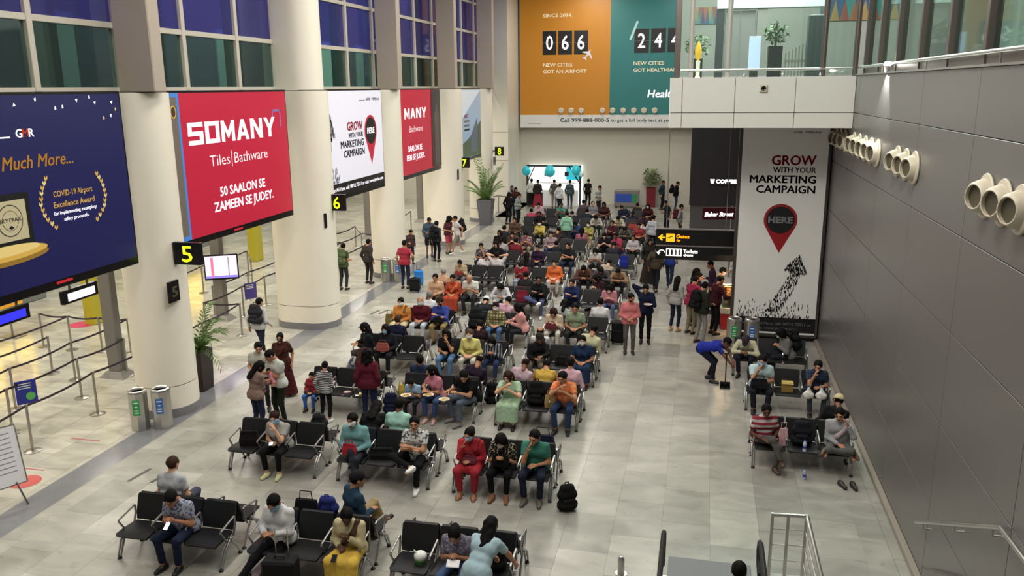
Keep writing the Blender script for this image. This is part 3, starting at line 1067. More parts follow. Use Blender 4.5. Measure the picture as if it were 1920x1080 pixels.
crowd(e, 'x', arrow3, 420, 3, BLK, .045)

# 4
e = red_board(30.0, 35.12, 'red tile and bathware billboard farther back, with a dark strip', False)
rect(e, 'dark_strip', 33.86, 3.74, 35.06, 6.94, ink('dark_photo', '#332f33', .08), .03, yb=30.0)
poly(e, 'printed_figure', [(34.2, 3.8), (34.45, 3.8), (34.48, 4.7), (34.55, 3.8), (34.8, 3.8), (34.75, 5.2), (34.85, 5.9), (34.62, 6.15), (34.58, 6.4), (34.42, 6.4), (34.38, 6.15), (34.15, 5.9), (34.25, 5.2)], ink('figure', '#5a4a46', .1), .034, yb=30.0)
# 5
e = billboard(36.9, 41.9, '#8fa6bd', 'landscape billboard with blue sky, farthest in the row', .3)
poly(e, 'sky_print', [(36.96, 5.0), (41.84, 6.9), (36.96, 6.9)], ink('white_sky', '#c4cdd6', .3), .016, yb=36.9)
poly(e, 'land_print', [(36.96, 3.74), (41.84, 3.74), (41.84, 5.4), (39.5, 4.6), (36.96, 4.1)], ink('land', '#4f5f4a', .12), .018, yb=36.9)
poly(e, 'tower_print', [(39.9, 3.9), (41.2, 3.9), (41.2, 5.6), (39.9, 4.7)], ink('tower', '#5d6a78', .12), .020, yb=36.9)
text('lettering', 'ART', e, REDI, (.024, 1.9, 5.6 - 3.56), .8, .18, 'x', .02)
for z in (5.4, 5.2, 5.0):
    rect(e, 'rule', 38.8, z, 39.7, z + .09, BLK if z < 5.1 else ink('grey', '#6b6258', .15), .022, yb=36.9)

# ================================================================== far billboard
e = empty('billboard', (-10.9, 49.95, 4.62))
tag(e, 'huge orange and teal billboard with flip digits on the far wall', 'billboard')
ob('casing', MB().box((0, 0, 0), (11.2, .2, 8.0), .01), e, m=mat('board_edge', '#a8a498', .5))
fx = lambda x: x + 10.9


def frect(name, x0, z0, x1, z1, m, off=-.012):
    return ob(name, MB().add([(fx(x0), off, z0 - 4.62), (fx(x1), off, z0 - 4.62), (fx(x1), off, z1 - 4.62), (fx(x0), off, z1 - 4.62)], [(0, 1, 2, 3)]), e, m=m)


frect('orange_field', -10.86, 5.40, -5.52, 12.55, ink('orange_field', '#b0741c', .22))
frect('teal_field', -5.52, 5.40, .25, 12.55, ink('teal_field', '#256a68', .22))
frect('white_footer', -10.86, 4.66, .25, 5.40, ink('footer_white', '#cfcfca', .12))
TX = ink('offwhite', '#ddd6c2', .35)
for bod, x, z, w, h in (('SINCE 2014.', -9.47, 10.96, 1.72, .2), ('NEW CITIES', -9.47, 8.18, 1.74, .2), ('GOT AN AIRPORT', -9.47, 7.80, 2.58, .2), ('NEW CITIES', -4.17, 8.20, 1.74, .2), ('GOT HEALTHIANS', -4.17, 7.82, 2.65, .2)):
    text('lettering', bod, e, TX, (fx(x), -.02, z - 4.62), w, h, 'y', .02)
text('lettering', 'Healthians', e, WI, (fx(-3.33), -.02, 6.38 - 4.62), 2.6, .42, 'y', .02, .15)
text('lettering', 'Know. Johnson', e, TX, (fx(-3.30), -.02, 6.06 - 4.62), 1.4, .1, 'y', .008) if False else None
for i, ch in enumerate('066'):
    x = -9.5 + .93 * i
    frect('digit_card', x, 8.85, x + .82, 10.19, BLK, -.018)
    text('digit', ch, e, WI, (fx(x + .20), -.026, 9.14 - 4.62), .42, .80, 'y', .012)
    frect('digit_split', x, 9.505, x + .82, 9.525, ink('grey', '#6b6258', .05), -.03)
for i, ch in enumerate('244'):
    x = -4.15 + .94 * i
    frect('digit_card', x, 8.87, x + .83, 10.2, BLK, -.018)
    text('digit', ch, e, WI, (fx(x + .20), -.026, 9.16 - 4.62), .42, .80, 'y', .012)
    frect('digit_split', x, 9.525, x + .83, 9.545, ink('grey', '#6b6258', .05), -.03)
pp = [(0, .55), (.06, .3), (.55, -.05), (.55, -.15), (.07, .02), (.05, -.3), (.2, -.48), (.2, -.55), (0, -.48), (-.2, -.55), (-.2, -.48), (-.05, -.3), (-.07, .02), (-.55, -.15), (-.55, -.05), (-.06, .3)]
ca, sa = math.cos(-.6), math.sin(-.6)
ob('aeroplane_print', MB().add([(fx(-6.83) + (a * ca - b * sa) * .62, -.034, 8.84 - 4.62 + (a * sa + b * ca) * .62) for a, b in pp], [tuple(range(len(pp)))]), e, m=ink('plane', '#c9c4c4', .25))
ob('syringe_print', MB().add([(fx(-4.45), -.034, 9.62 - 4.62), (fx(-4.33), -.034, 9.58 - 4.62), (fx(-3.92), -.034, 10.6 - 4.62), (fx(-4.04), -.034, 10.65 - 4.62)], [(0, 1, 2, 3)]), e, m=ink('syringe', '#9fc4c0', .25))
text('lettering', 'Call 999-888-000-5', e, ink('teal_ink', '#2d6262', .05), (fx(-8.44), -.02, 4.98 - 4.62), 2.92, .22, 'y', .02)
text('lettering', 'to get a full body test at your home', e, ink('teal_ink', '#2d6262', .05), (fx(-5.4), -.02, 4.99 - 4.62), 4.4, .2, 'y', .006)
frect('rule', -10.4, 4.88, -9.6, 4.90, BLK, -.018)
fl_ring = MB().lathe([(.10, 0), (.17, -.02), (.17, -.08), (.12, -.12)], 18, ax='y').mesh('flange', [NOZ], True)
fl_in = MB().lathe([(.13, -.09), (.0, -.09)], 18, ax='y').mesh('throat', [BLACK], True)
for i, x in enumerate((-8.38, -7.77, -7.17, -5.91, -5.32, -4.70, -4.08, -3.49, -2.88)):
    n = empty('air_nozzle', (x, 49.94, 5.64))
    tag(n, 'small round air nozzle at the foot of the far billboard, ' + ['first', 'second', 'third', 'fourth', 'fifth', 'sixth', 'seventh', 'eighth', 'ninth'][i] + ' from the left', 'vent', 'air nozzles on the far billboard')
    ob('flange', fl_ring, n)
    ob('throat', fl_in, n)

# ================================================================== tall campaign banner under the bridge
BY = 23.5
e = empty('banner', (1.0, BY, .12))
tag(e, 'tall grey white marketing campaign banner with red map pin under the bridge', 'banner')
ob('frame', MB().box((-.07, 0, 0), (2.30, .16, 5.93), .01), e, m=mat('banner_frame', '#4e4b47', .4, .4))
ob('sheet', MB().box((.02, -.008, .12), (2.22, 0, 5.9)), e, m=mat('banner_sheet', '#e6e6e0', .5, emit=.03))
ob('footer', MB().box((.02, -.012, .14), (2.22, -.008, .56)), e, m=BLK)
ob('white_rail', MB().box((.02, -.02, .09), (2.22, 0, .13)), e, m=mat('white_rail', '#e8e8e4', .4))
b_ = lambda x, z: (x - 1.0, -.016, z - .12)
for bod, x, z, w, h, m in (('GROW', 1.79, 4.92, 1.14, .26, ink('dull_red', '#8f1f2a', .05)), ('WITH YOUR', 1.84, 4.72, 1.10, .14, BLK), ('MARKETING', 1.25, 4.44, 1.71, .20, BLK), ('CAMPAIGN', 1.43, 4.17, 1.53, .20, BLK)):
    text('lettering', bod, e, m, b_(x, z), w, h, 'y', .03)
text('lettering', 'For Your Ad Here, call: 98712 75511 or', e, ink('grey_white', '#b5b5b5', .05), b_(1.22, .47), 1.9, .075, 'y', .006)
text('lettering', 'visit: www.timdaa.com', e, ink('grey_white', '#b5b5b5', .05), b_(1.60, .33), 1.15, .075, 'y', .006)
text('lettering', 'GMR  TIMDAA', e, BLK, b_(2.3, 5.76), .7, .05, 'y', .01)
rp = ink('pin_red', '#96161f', .04)
pinpts = [(2.12 + .44 * math.cos(a), 3.43 + .44 * math.sin(a)) for a in [math.radians(q) for q in range(-28, 209, 12)]] + [(2.13, 2.52)]
ob('map_pin', MB().add([b_(a, c) for a, c in pinpts], [tuple(range(len(pinpts)))]), e, m=rp)
ob('map_pin_disc', MB().add([(p[0], -.020, p[2]) for p in [b_(a, c) for a, c in ell2(2.12, 3.43, .37, .37)]], [tuple(range(28))]), e, m=BLK)
text('lettering', 'HERE', e, ink('grey_white', '#b5b5b5', .05), (2.12 - 1.0 - .32, -.025, 3.35 - .12), .64, .17, 'y', .03)


def arrow_b(r):
    t = r.random()
    if t < .28:      # head
        s, q = r.random(), r.random()
        if s + q > 1:
            s, q = 1 - s, 1 - q
        A, B, C = (2.70, 2.48), (2.24, 2.06), (2.92, 1.92)
        return A[0] + s * (B[0] - A[0]) + q * (C[0] - A[0]) - 1.0, A[1] + s * (B[1] - A[1]) + q * (C[1] - A[1]) - .12
    if t < .68:
        v = r.uniform(.85, 2.1)
        u = 2.62 - (2.1 - v) ** 1.35 * .42 + r.uniform(-.15, .15) * (1 + (2.1 - v) * .3)
        return u - 1.0, v - .12
    return r.uniform(1.08, 3.05) - 1.0, .70 + r.random() ** 2.2 * .5 * (1 - .2 * r.random()) - .12


crowd(e, 'y', arrow_b, 560, 9, BLK, .032)

# gap wall beside the banner and the shops behind it
struct(ob('wall_back', MB().box((1.0, 23.70, 0), (3.34, 23.86, 6.04)), m=DARK), 'dark wall carrying the campaign banner')

# ================================================================== hanging wayfinding sign
e = empty('wayfinding_sign', (-1.27, 24.6, 2.0))
tag(e, 'black hanging sign pointing to Gates and Toilets beside the banner', 'sign')
ob('upper_panel', MB().box((0, 0, .44), (2.3, .1, .90), .01), e, m=BLACK)
ob('lower_panel', MB().box((0, 0, 0), (2.3, .1, .40), .01), e, m=BLACK)
ob('rail', MB().box((0, -.01, .40), (2.3, .11, .44)), e, m=GREYP)
ob('rail', MB().box((0, -.01, .90), (2.3, .11, .93)), e, m=GREYP)
for x in (.3, 2.0):
    ob('hanger', MB().tube([(x, .05, .9), (x, .05, 4.05)], .012, 6), e, m=GREYP)
YS = ink('sign_yellow', '#f0b81e', .9)
WS = ink('sign_white', '#f2f2ee', .9)
s_ = lambda x, z, o=-.012: (x + 1.27, o, z - 2.0)
ob('arrow', MB().add([s_(*p) for p in ((-1.21, 2.66), (-1.09, 2.76), (-1.06, 2.73), (-1.11, 2.68), (-.99, 2.68), (-.99, 2.64), (-1.11, 2.64), (-1.06, 2.59), (-1.09, 2.56))], [tuple(range(9))]), e, m=YS)
ob('pictogram', MB().add([s_(*p) for p in ((-.97, 2.54), (-.72, 2.54), (-.72, 2.78), (-.97, 2.78))], [(0, 1, 2, 3)]), e, m=YS)
ob('pictogram_plane', MB().add([s_(*p, -.016) for p in ((-.93, 2.64), (-.78, 2.69), (-.76, 2.71), (-.80, 2.71), (-.93, 2.66))], [tuple(range(5))]), e, m=BLK)
text('lettering', 'Gates', e, YS, s_(-.68, 2.65), .38, .11, 'y', .02)
text('lettering', 'गेट', e, YS, s_(-.67, 2.54), .12, .06, 'y', .01)
ob('arrow', MB().tube([s_(-1.0 + .09 * math.cos(a) - .09, 2.21 + .07 * math.sin(a), -.008) for a in [PI * k / 8 for k in range(9)]], .014, 5), e, m=WS)
ob('arrow', MB().add([s_(*p) for p in ((-1.24, 2.22), (-1.12, 2.22), (-1.18, 2.13))], [(0, 1, 2)]), e, m=WS)
ob('pictogram', MB().add([s_(*p) for p in ((-.96, 2.11), (-.50, 2.11), (-.50, 2.34), (-.96, 2.34))], [(0, 1, 2, 3)]), e, m=WS)
for x in (-.90, -.79, -.68, -.57):
    ob('pictogram_figure', MB().add([s_(*p, -.016) for p in ((x - .025, 2.14), (x + .025, 2.14), (x + .03, 2.25), (x + .015, 2.31), (x - .015, 2.31), (x - .03, 2.25))], [tuple(range(6))]), e, m=BLK if x < -.7 else ink('grey', '#6b6258', .05))
text('lettering', 'Toilets', e, WS, s_(-.46, 2.21), .42, .11, 'y', .02)
text('lettering', 'शौचालय', e, WS, s_(-.45, 2.11), .28, .06, 'y', .01)

# ================================================================== number signs on the columns
YD = ink('digit_yellow', '#cddc2e', .9)
for n_, (x0, x1, y, z0, z1, sx, sz0, sz1) in {'5': (-10.90, -10.26, 15.3, 3.40, 3.88, -10.90, 2.62, 3.08), '6': (-10.72, -10.19, 22.55, 3.52, 4.0, -10.58, 3.05, 3.48), '7': (-10.74, -10.26, 36.3, 3.50, 3.96, -10.58, 3.0, 3.46), '8': (-10.80, -10.32, 43.2, 3.50, 3.96, -10.90, 3.0, 3.46)}.items():
    e = empty('number_sign', (x0, y, z0))
    tag(e, 'black sign with yellow digit ' + {'5': 'five on the nearest round column', '6': 'six on the widest column', '7': 'seven on the fourth column', '8': 'eight on the farthest column'}[n_], 'sign')
    w, h = x1 - x0, z1 - z0
    ob('box', MB().box((0, 0, 0), (w, .12, h), .008), e, m=BLACK)
    text('digit', n_, e, YD, (w * .32, -.006, h * .14), w * .40, h * .72, 'y', .012)
    ob('bracket', MB().box((-.12, .03, h * .4), (0, .09, h * .6)), e, m=GREYP)
    f = empty('number_sign', (x0 - .0, y - .14, sz0))
    tag(f, 'small black plate facing the hall under the digit ' + {'5': 'five sign', '6': 'six sign', '7': 'seven sign', '8': 'eight sign'}[n_], 'sign')
    ob('plate', MB().box((0, -.20, 0), (.05, .16, sz1 - sz0), .006), f, m=BLACK)
    text('digit', n_, f, ink('dim_white', '#8b8a70', .1), (.056, -.10, (sz1 - sz0) * .25), .18, .22, 'x', .02)

# ================================================================== benches
SEATM = mat('black_seat_leather', '#131416', .5, 0, .35, vary=.12, scale=9)
ALUB = mat('silver_bench_frame', '#a9a8a4', .30, .85)
RUB = mat('black_rubber', '#121212', .6)


def slab_profile(pts, th, x0, x1, ch=.02):
    """bent plate: polyline in the y-z plane given thickness th, between x0 and x1, with cut corners at both ends"""
    P = [Vector((0, p[0], p[1])) for p in pts]
    n = len(P)
    top, bot = [], []
    for i in range(n):
        t = (P[min(i + 1, n - 1)] - P[max(i - 1, 0)]).normalized()
        nn = Vector((0, -t.z, t.y))
        top.append(P[i] + nn * th / 2)
        bot.append(P[i] - nn * th / 2)
    vs, fs = [], []
    for i in range(n):
        c = ch if i in (0, n - 1) else 0
        for q in (top[i], bot[i]):
            vs.append((x0 + c, q.y, q.z))
            vs.append((x1 - c, q.y, q.z))
    for i in range(n - 1):
        a, b = 4 * i, 4 * (i + 1)
        fs += [(a, a + 1, b + 1, b), (a + 2, b + 2, b + 3, a + 3), (a, b, b + 2, a + 2), (a + 1, a + 3, b + 3, b + 1)]
    fs += [(0, 2, 3, 1), (4 * n - 4, 4 * n - 3, 4 * n - 1, 4 * n - 2)]
    return vs, fs


seat_me = MB().add(*slab_profile([(-.05, .405), (-.02, .425), (.08, .430), (.30, .415), (.44, .412)], .035, -.275, .275)).mesh('seat', [SEATM], True)
back_me = MB().add(*slab_profile([(.455, .44), (.49, .55), (.535, .68), (.575, .80), (.585, .825)], .032, -.272, .272)).mesh('backrest', [SEATM], True)
arm_me = MB().tube([(0, .40, .37), (0, .47, .52), (0, .475, .655), (0, .455, .668), (0, .09, .605), (0, .075, .585), (0, .17, .43), (0, .24, .37)], .018, 8, flat=.8).mesh('armrest', [ALUB], True)
mb = MB()
mb.tube([(-.018, .30, .40), (-.018, .10, .26), (-.018, .0, .035)], [.020, .018, .013], 8)
mb.tube([(.018, .30, .40), (.018, .12, .26), (.018, .012, .035)], [.020, .018, .013], 8)
mb.tube([(0, .28, .38), (0, .44, .20), (0, .54, .035)], [.020, .018, .014], 8)
leg_me = mb.mesh('leg', [ALUB], True)
foot_me = MB().lathe([(.036, 0), (.034, .018), (.014, .035), (.014, .045)], 12).mesh('foot_pad', [RUB], True)
beam_me = MB().tube([(-.03, .28, .375), (1.77, .28, .375)], .03, 8).mesh('beam', [mat('dark_beam', '#4a4a4a', .4, .6)], True)


def make_bench(loc, rotz, label, group):
    e = empty('bench', loc, (0, 0, rotz))
    tag(e, label, 'bench', group)
    for i in range(3):
        x = .29 + .58 * i
        ob('seat', seat_me, e, (x, 0, 0))
        ob('backrest', back_me, e, (x, 0, 0))
    for i in range(4):
        ob('armrest', arm_me, e, (.58 * i, 0, 0))
    for x in (0, 1.74):
        l = ob('leg', leg_me, e, (x, 0, 0))
        for y in (.006, .54):
            ob('foot_pad', foot_me, l, (0, y, 0))
    ob('beam', beam_me, e)
    return e


RY = [9.83, 12.95, 16.05, 18.75, 21.43, 24.6, 27.5, 30.4, 33.3, 36.2, 39.1, 42.0]
BXS = {'A': -8.5, 'B': -6.3, 'C': -4.08}
ORD = ['first', 'second', 'third', 'fourth', 'fifth', 'sixth', 'seventh', 'eighth', 'ninth', 'tenth', 'eleventh', 'twelfth']
POSW = {'A': 'at the left end of', 'B': 'in the middle of', 'C': 'at the aisle end of'}
b0 = None
DEEP = 1.20
for k, y0 in enumerate(RY):
    for bname, x in BXS.items():
        for side in 'FB':
            lab = 'black three-seat bench facing %s, %s the %s row' % ('us' if side == 'F' else 'away', POSW[bname], ORD[k])
            loc = (x, y0, 0) if side == 'F' else (x + 1.74, y0 + DEEP, 0)
            rz = 0 if side == 'F' else PI
            if b0 is None:
                b0 = make_bench(loc, rz, lab, 'benches in the waiting rows')
            else:
                o = dup(b0, loc, rz)
                o['label'] = lab
o = dup(b0, (1.16 + 1.74, 15.05 + DEEP, 0), PI)
o['label'] = 'black three-seat bench facing away behind the nearest wall bench'
o['group'] = 'benches by the grey wall'
for i, (x, y, lab) in enumerate(((1.16, 15.05, 'black three-seat bench against the grey wall, nearest the camera'), (1.16, 18.0, 'black three-seat bench against the grey wall, with the brown box on it'), (.95, 20.3, 'black three-seat bench below the campaign banner'))):
    o = dup(b0, (x, y, 0), 0)
    o['label'] = lab
    o['group'] = 'benches by the grey wall'


def seat_at(code):
    """world position and heading of a seat such as 3FB2"""
    k = int(code[:-3])
    side, b, i = code[-3], code[-2], int(code[-1])
    x = BXS[b] + .29 + .58 * i
    y0 = RY[k - 1]
    return ((x, y0, 0), 0.0) if side == 'F' else ((x, y0 + DEEP, 0), PI)


# ================================================================== litter bins
def bin_pair(loc, rz, labs, n=8):
    for i, (dx, colr) in enumerate(((0, '#2f9a4e'), (.46, '#2c62b4'))):
        e = empty('litter_bin', (loc[0] + dx * math.cos(rz), loc[1] + dx * math.sin(rz), 0), (0, 0, rz))
        tag(e, labs[i], 'bin')
        ob('body', MB().lathe([(.185, 0), (.195, .02), (.20, .82), (.19, .86), (.165, .88), (.15, .86), (.14, .80)], n), e, m=STEEL)
        ob('opening', MB().lathe([(.145, .82), (.0, .82)], n), e, m=BLACK)
        a = 2 * PI / n
        r = .2005 * math.cos(a / 2)
        lb = empty('x') if False else None
        mb = MB()
        th = -PI / 2
        mb.add([(-.074, -.1965 if n == 8 else -.2, .36), (.074, -.1965 if n == 8 else -.2, .36), (.074, -.1985 if n == 8 else -.2, .70), (-.074, -.1985 if n == 8 else -.2, .70)], [(0, 1, 2, 3)])
        l = ob('label_panel', mb, e, m=mat('bin_label_' + colr, colr, .4))
        for zz, ww in ((.64, .05), (.55, .03), (.47, .045), (.42, .045)):
            ob('label_mark', MB().add([(-ww, -.2005, zz - .012), (ww, -.2005, zz - .012), (ww, -.2005, zz + .012), (-ww, -.2005, zz + .012)], [(0, 1, 2, 3)]), l, m=mat('label_white', '#e8efe8', .5))


bin_pair((-11.45, 14.36, 0), math.radians(24), ['steel litter bin with green label at the nearest column', 'steel litter bin with blue label at the nearest column'])
bin_pair((-11.35, 28.45, 0), math.radians(12), ['steel litter bin with green label behind the man in red shirt', 'steel litter bin with blue label behind the man in red shirt'])
bin_pair((1.02, 22.55, 0), 0, ['round steel bin with green band beside the food counter', 'round steel bin with blue band below the banner'], 20)

# ================================================================== plants on the floor
planter('potted_palm', (-11.58, 16.78, 0), 'palm in a tall dark brown planter behind the nearest column', mat('brown_planter', '#2b1f1e', .35), .50, 1.0, 1.15, 18, 11, LEAF, .85, w=.20, up=1.3)
planter('potted_palm', (-11.0, 41.9, 0), 'tall palm in a grey tapered planter at the far end of the columns', mat('grey_planter', '#5d5c63', .4), .80, 1.35, 1.7, 22, 12, mat('palm_leaf_bright', '#5a7a3a', .5, vary=.35, scale=5), .66, up=1.5, w=.26, droop=.42)
planter('potted_tree', (-2.95, 50.0, 0), 'pale leafy plant in a dark red planter at the far wall', mat('red_planter', '#7a1526', .4), .55, 1.15, .62, 0, 13, mat('pale_leaf', '#7f8f63', .5, vary=.3, scale=5), .9, bushy=True, w=.18)

# ================================================================== queue barriers of the check-in side
POST = mat('satin_post', '#a6a29c', .3, .9)
st_pole = MB().lathe([(.028, .02), (.028, .93), (.034, .935), (.034, .99), (.026, 1.0)], 12).mesh('pole', [POST], True)
st_base = MB().lathe([(.165, 0), (.165, .012), (.12, .022), (.03, .035)], 24).mesh('base', [POST], True)
SX = [(-12.85, 12.9), (-12.93, 14.88), (-12.9, 17.0), (-12.88, 19.0), (-12.95, 21.0), (-13.98, 13.6), (-13.99, 15.66), (-13.97, 17.26), (-14.05, 20.9), (-14.03, 22.96), (-14.05, 24.4),
      (-14.98, 14.75), (-15.05, 16.72), (-15.1, 18.9), (-15.0, 22.85), (-14.95, 24.9), (-15.98, 17.02), (-15.98, 18.87), (-16.93, 18.83), (-17.94, 18.93), (-16.1, 27.1), (-17.0, 28.4), (-17.1, 25.5),
      (-13.0, 30.83), (-14.18, 32.9), (-15.2, 34.6), (-13.1, 33.0), (-13.05, 27.2), (-14.1, 36.5), (-13.2, 38.4), (-12.9, 40.2), (-14.3, 39.5), (-12.5, 45.6), (-10.2, 46.4), (-11.4, 46.3), (-14.1, 28.6), (-14.15, 30.8), (-15.2, 30.5), (-15.25, 32.6), (-16.3, 32.0), (-16.3, 34.2), (-12.15, 30.4), (-12.15, 32.4)]
first = None
for i, (x, y) in enumerate(SX):
    e = empty('queue_post', (x, y, 0))
    near = 'left of the nearest column' if y < 20 else ('left of the widest column' if y < 26 else 'beyond the widest column')
    tag(e, 'silver queue post %s, %d m from the dark floor band' % (near, round(-11.4 - x)), 'queue post', 'silver queue posts')
    ob('pole', st_pole, e)
    ob('base', st_base, e)
# labels must differ or be shared truthfully: number the posts along their lane
lanes = {}
for o in list(COL.objects):
    if o.name.split('.')[0] == 'queue_post':
        lanes.setdefault(max(1, round(-11.4 - o.location.x)), []).append(o)
for d_, L in lanes.items():
    L.sort(key=lambda o: o.location.y)
    for j, o in enumerate(L):
        o['label'] = 'silver queue post in the %s lane beyond the dark floor band, %s from the camera' % (ORD[max(0, d_ - 1)], ORD[min(11, j)])
BELT = mat('purple_belt', '#3a2c3a', .7)


def belt(a, b, lab):
    mb = MB()
    A, B = Vector((a[0], a[1], .965)), Vector((b[0], b[1], .965))
    d = (B - A).normalized() * .03
    n = 6
    P = []
    for k in range(n + 1):
        t = k / n
        p = (A + d).lerp(B - d, t)
        p.z -= .05 * 4 * t * (1 - t)
        P.append(p)
    s = Vector((-d.y, d.x, 0)).normalized() * .002
    vs, fs = [], []
    for p in P:
        for sg in (-1, 1):
            for z in (-.024, .024):
                vs.append(p + s * sg + Vector((0, 0, z)))
    for k in range(n):
        a_, b_2 = 4 * k, 4 * k + 4
        fs += [(a_, b_2, b_2 + 1, a_ + 1), (a_ + 2, a_ + 3, b_2 + 3, b_2 + 2), (a_ + 1, b_2 + 1, b_2 + 3, a_ + 3), (a_, a_ + 2, b_2 + 2, b_2)]
    o = ob('queue_belt', MB().add(vs, fs), m=BELT)
    tag(o, lab, 'belt', 'purple queue belts')


PAIRS = [((-12.7, 10.6), SX[0]), (SX[0], SX[1]), (SX[1], SX[2]), (SX[2], SX[3]), (SX[3], SX[4]), ((-13.98, 11.4), SX[5]), (SX[5], SX[6]), (SX[6], SX[7]), (SX[8], SX[9]), (SX[9], SX[10]),
         ((-15.0, 12.6), SX[11]), (SX[11], SX[12]), (SX[12], SX[13]), (SX[14], SX[15]), ((-16.0, 14.9), SX[16]), ((-17.0, 16.0), SX[18]), (SX[19], SX[18]), (SX[18], SX[17]), (SX[17], SX[13]),
         (SX[4], SX[8]), (SX[3], SX[8]), (SX[22], SX[21]), (SX[20], SX[21]), (SX[27], SX[23]), (SX[23], SX[26]), (SX[24], SX[25]), (SX[26], SX[24]), (SX[29], SX[30]), (SX[28], SX[31]), (SX[32], SX[34]), (SX[34], SX[33]), (SX[10], (-14.1, 27.5)), (SX[35], SX[36]), (SX[36], SX[24]), (SX[37], SX[38]), (SX[38], SX[25]), (SX[39], SX[40]), (SX[37], SX[36]), (SX[41], SX[42]), (SX[15], (-15.0, 28.0)), (SX[22], (-17.0, 22.5))]
lanes = {}
for a, b in PAIRS:
    d_ = max(1, round(-11.4 - (a[0] + b[0]) / 2))
    lanes.setdefault(d_, []).append((min(a[1], b[1]), a, b))
for d_, L in lanes.items():
    L.sort()
    for j, (_, a, b) in enumerate(L):
        belt(a, b, 'dark purple belt between queue posts in the %s lane, %s span from the camera' % (ORD[max(0, d_ - 1)], ORD[min(11, j)]))
# small signs on the barriers
for i, (x, y, lab) in enumerate(((-13.95, 14.02, 'blue notice with green dot hung on the nearest queue belt'), (-13.98, 23.3, 'violet notice hung on a queue belt left of the widest column'), (-13.07, 31.4, 'violet notice on a queue belt right of the widest column'), (-12.17, 31.0, 'bright blue notice on a queue belt beside the third column'))):
    s = ob('barrier_notice', MB().box((-.02, -.2, 0), (.0, .2, .52), .004), None, (x + .05, y, .50), (0, 0, math.radians(-38)), m=mat('notice_blue' + str(i), ['#23309a', '#4a3f8f', '#3f3388', '#3c55c8'][i], .4))
    tag(s, lab, 'notice')
    if i == 0:
        ob('green_dot', MB().add([(.003, .07 + .09 * math.cos(2 * PI * k / 16), .16 + .09 * math.sin(2 * PI * k / 16)) for k in range(16)], [tuple(range(16))]), s, m=mat('green_dot', '#5fb85a', .4))
    for zz in (.44, .39, .34):
        ob('print_line', MB().add([(.003, -.15, zz), (.003, .10, zz), (.003, .10, zz + .02), (.003, -.15, zz + .02)], [(0, 1, 2, 3)]), s, m=mat('label_white', '#e8efe8', .5))
# square steel posts carrying signs
for i, (x, y, h, lab) in enumerate(((-14.2, 17.2, 6.6, 'square grey steel post on a flared foot left of the nearest column'), (-14.5, 22.5, 6.6, 'square grey steel post behind the lit white screen'), (-15.5, 36.9, 6.6, 'thin grey steel post seen right of the digit 6 sign'), (-14.7, 42.2, 6.6, 'thin grey steel post left of the fourth column'), (-17.0, 14.8, 6.6, 'square grey steel post at the left edge of the check-in side'))):
    p = ob('steel_post', MB().box((-.17, -.12, .14), (.17, .12, h), .02), None, (x, y, 0), m=GREYP)
    a, b = .36, .27
    ob('post_foot', MB().add([(-a, -b, 0), (a, -b, 0), (a, b, 0), (-a, b, 0), (-.2, -.15, .16), (.2, -.15, .16), (.2, .15, .16), (-.2, .15, .16)], [(3, 2, 1, 0), (4, 5, 6, 7), (0, 1, 5, 4), (1, 2, 6, 5), (2, 3, 7, 6), (3, 0, 4, 7)]), p, m=GREYP)
    tag(p, lab, 'post')
sc = empty('display_screen', (-14.2, 22.2, 1.42))
sc.rotation_euler = (0, 0, math.radians(28))
tag(sc, 'lit white and pink display screen mounted on the square steel post', 'screen')
ob('casing', MB().box((-.5, 0, -.06), (.5, .08, .72), .01), sc, m=BLACK)
ob('face', MB().box((-.46, -.008, 0), (.46, 0, .68)), sc, m=mat('screen_pale', '#dcd0ee', .3, emit=1.0))
for x0, x1, c in ((-.30, -.22, '#e87aa0'), (.20, .23, '#8a8aa8')):
    ob('stripe', MB().add([(x0, -.011, .02), (x1, -.011, .02), (x1, -.011, .64), (x0, -.011, .64)], [(0, 1, 2, 3)]), sc, m=mat('stripe' + c, c, .4, emit=.6))
ob('base_line', MB().add([(-.46, -.011, .0), (.46, -.011, .0), (.46, -.011, .07), (-.46, -.011, .07)], [(0, 1, 2, 3)]), sc, m=mat('stripe_violet', '#8e80f0', .4, emit=.8))
fe = empty('fire_extinguisher', (-12.75, 23.0, 0))
tag(fe, 'red fire extinguisher standing behind the widest column', 'fire extinguisher')
ob('cylinder', MB().lathe([(.075, 0), (.08, .02), (.08, .36), (.05, .43), (.02, .45)], 16), fe, m=mat('signal_red', '#b01a20', .35), smooth=True)
ob('valve', MB().box((-.05, -.02, .45), (.05, .02, .50), .006).tube([(.03, 0, .47), (.10, 0, .42), (.10, 0, .2)], .01, 6), fe, m=BLACK)

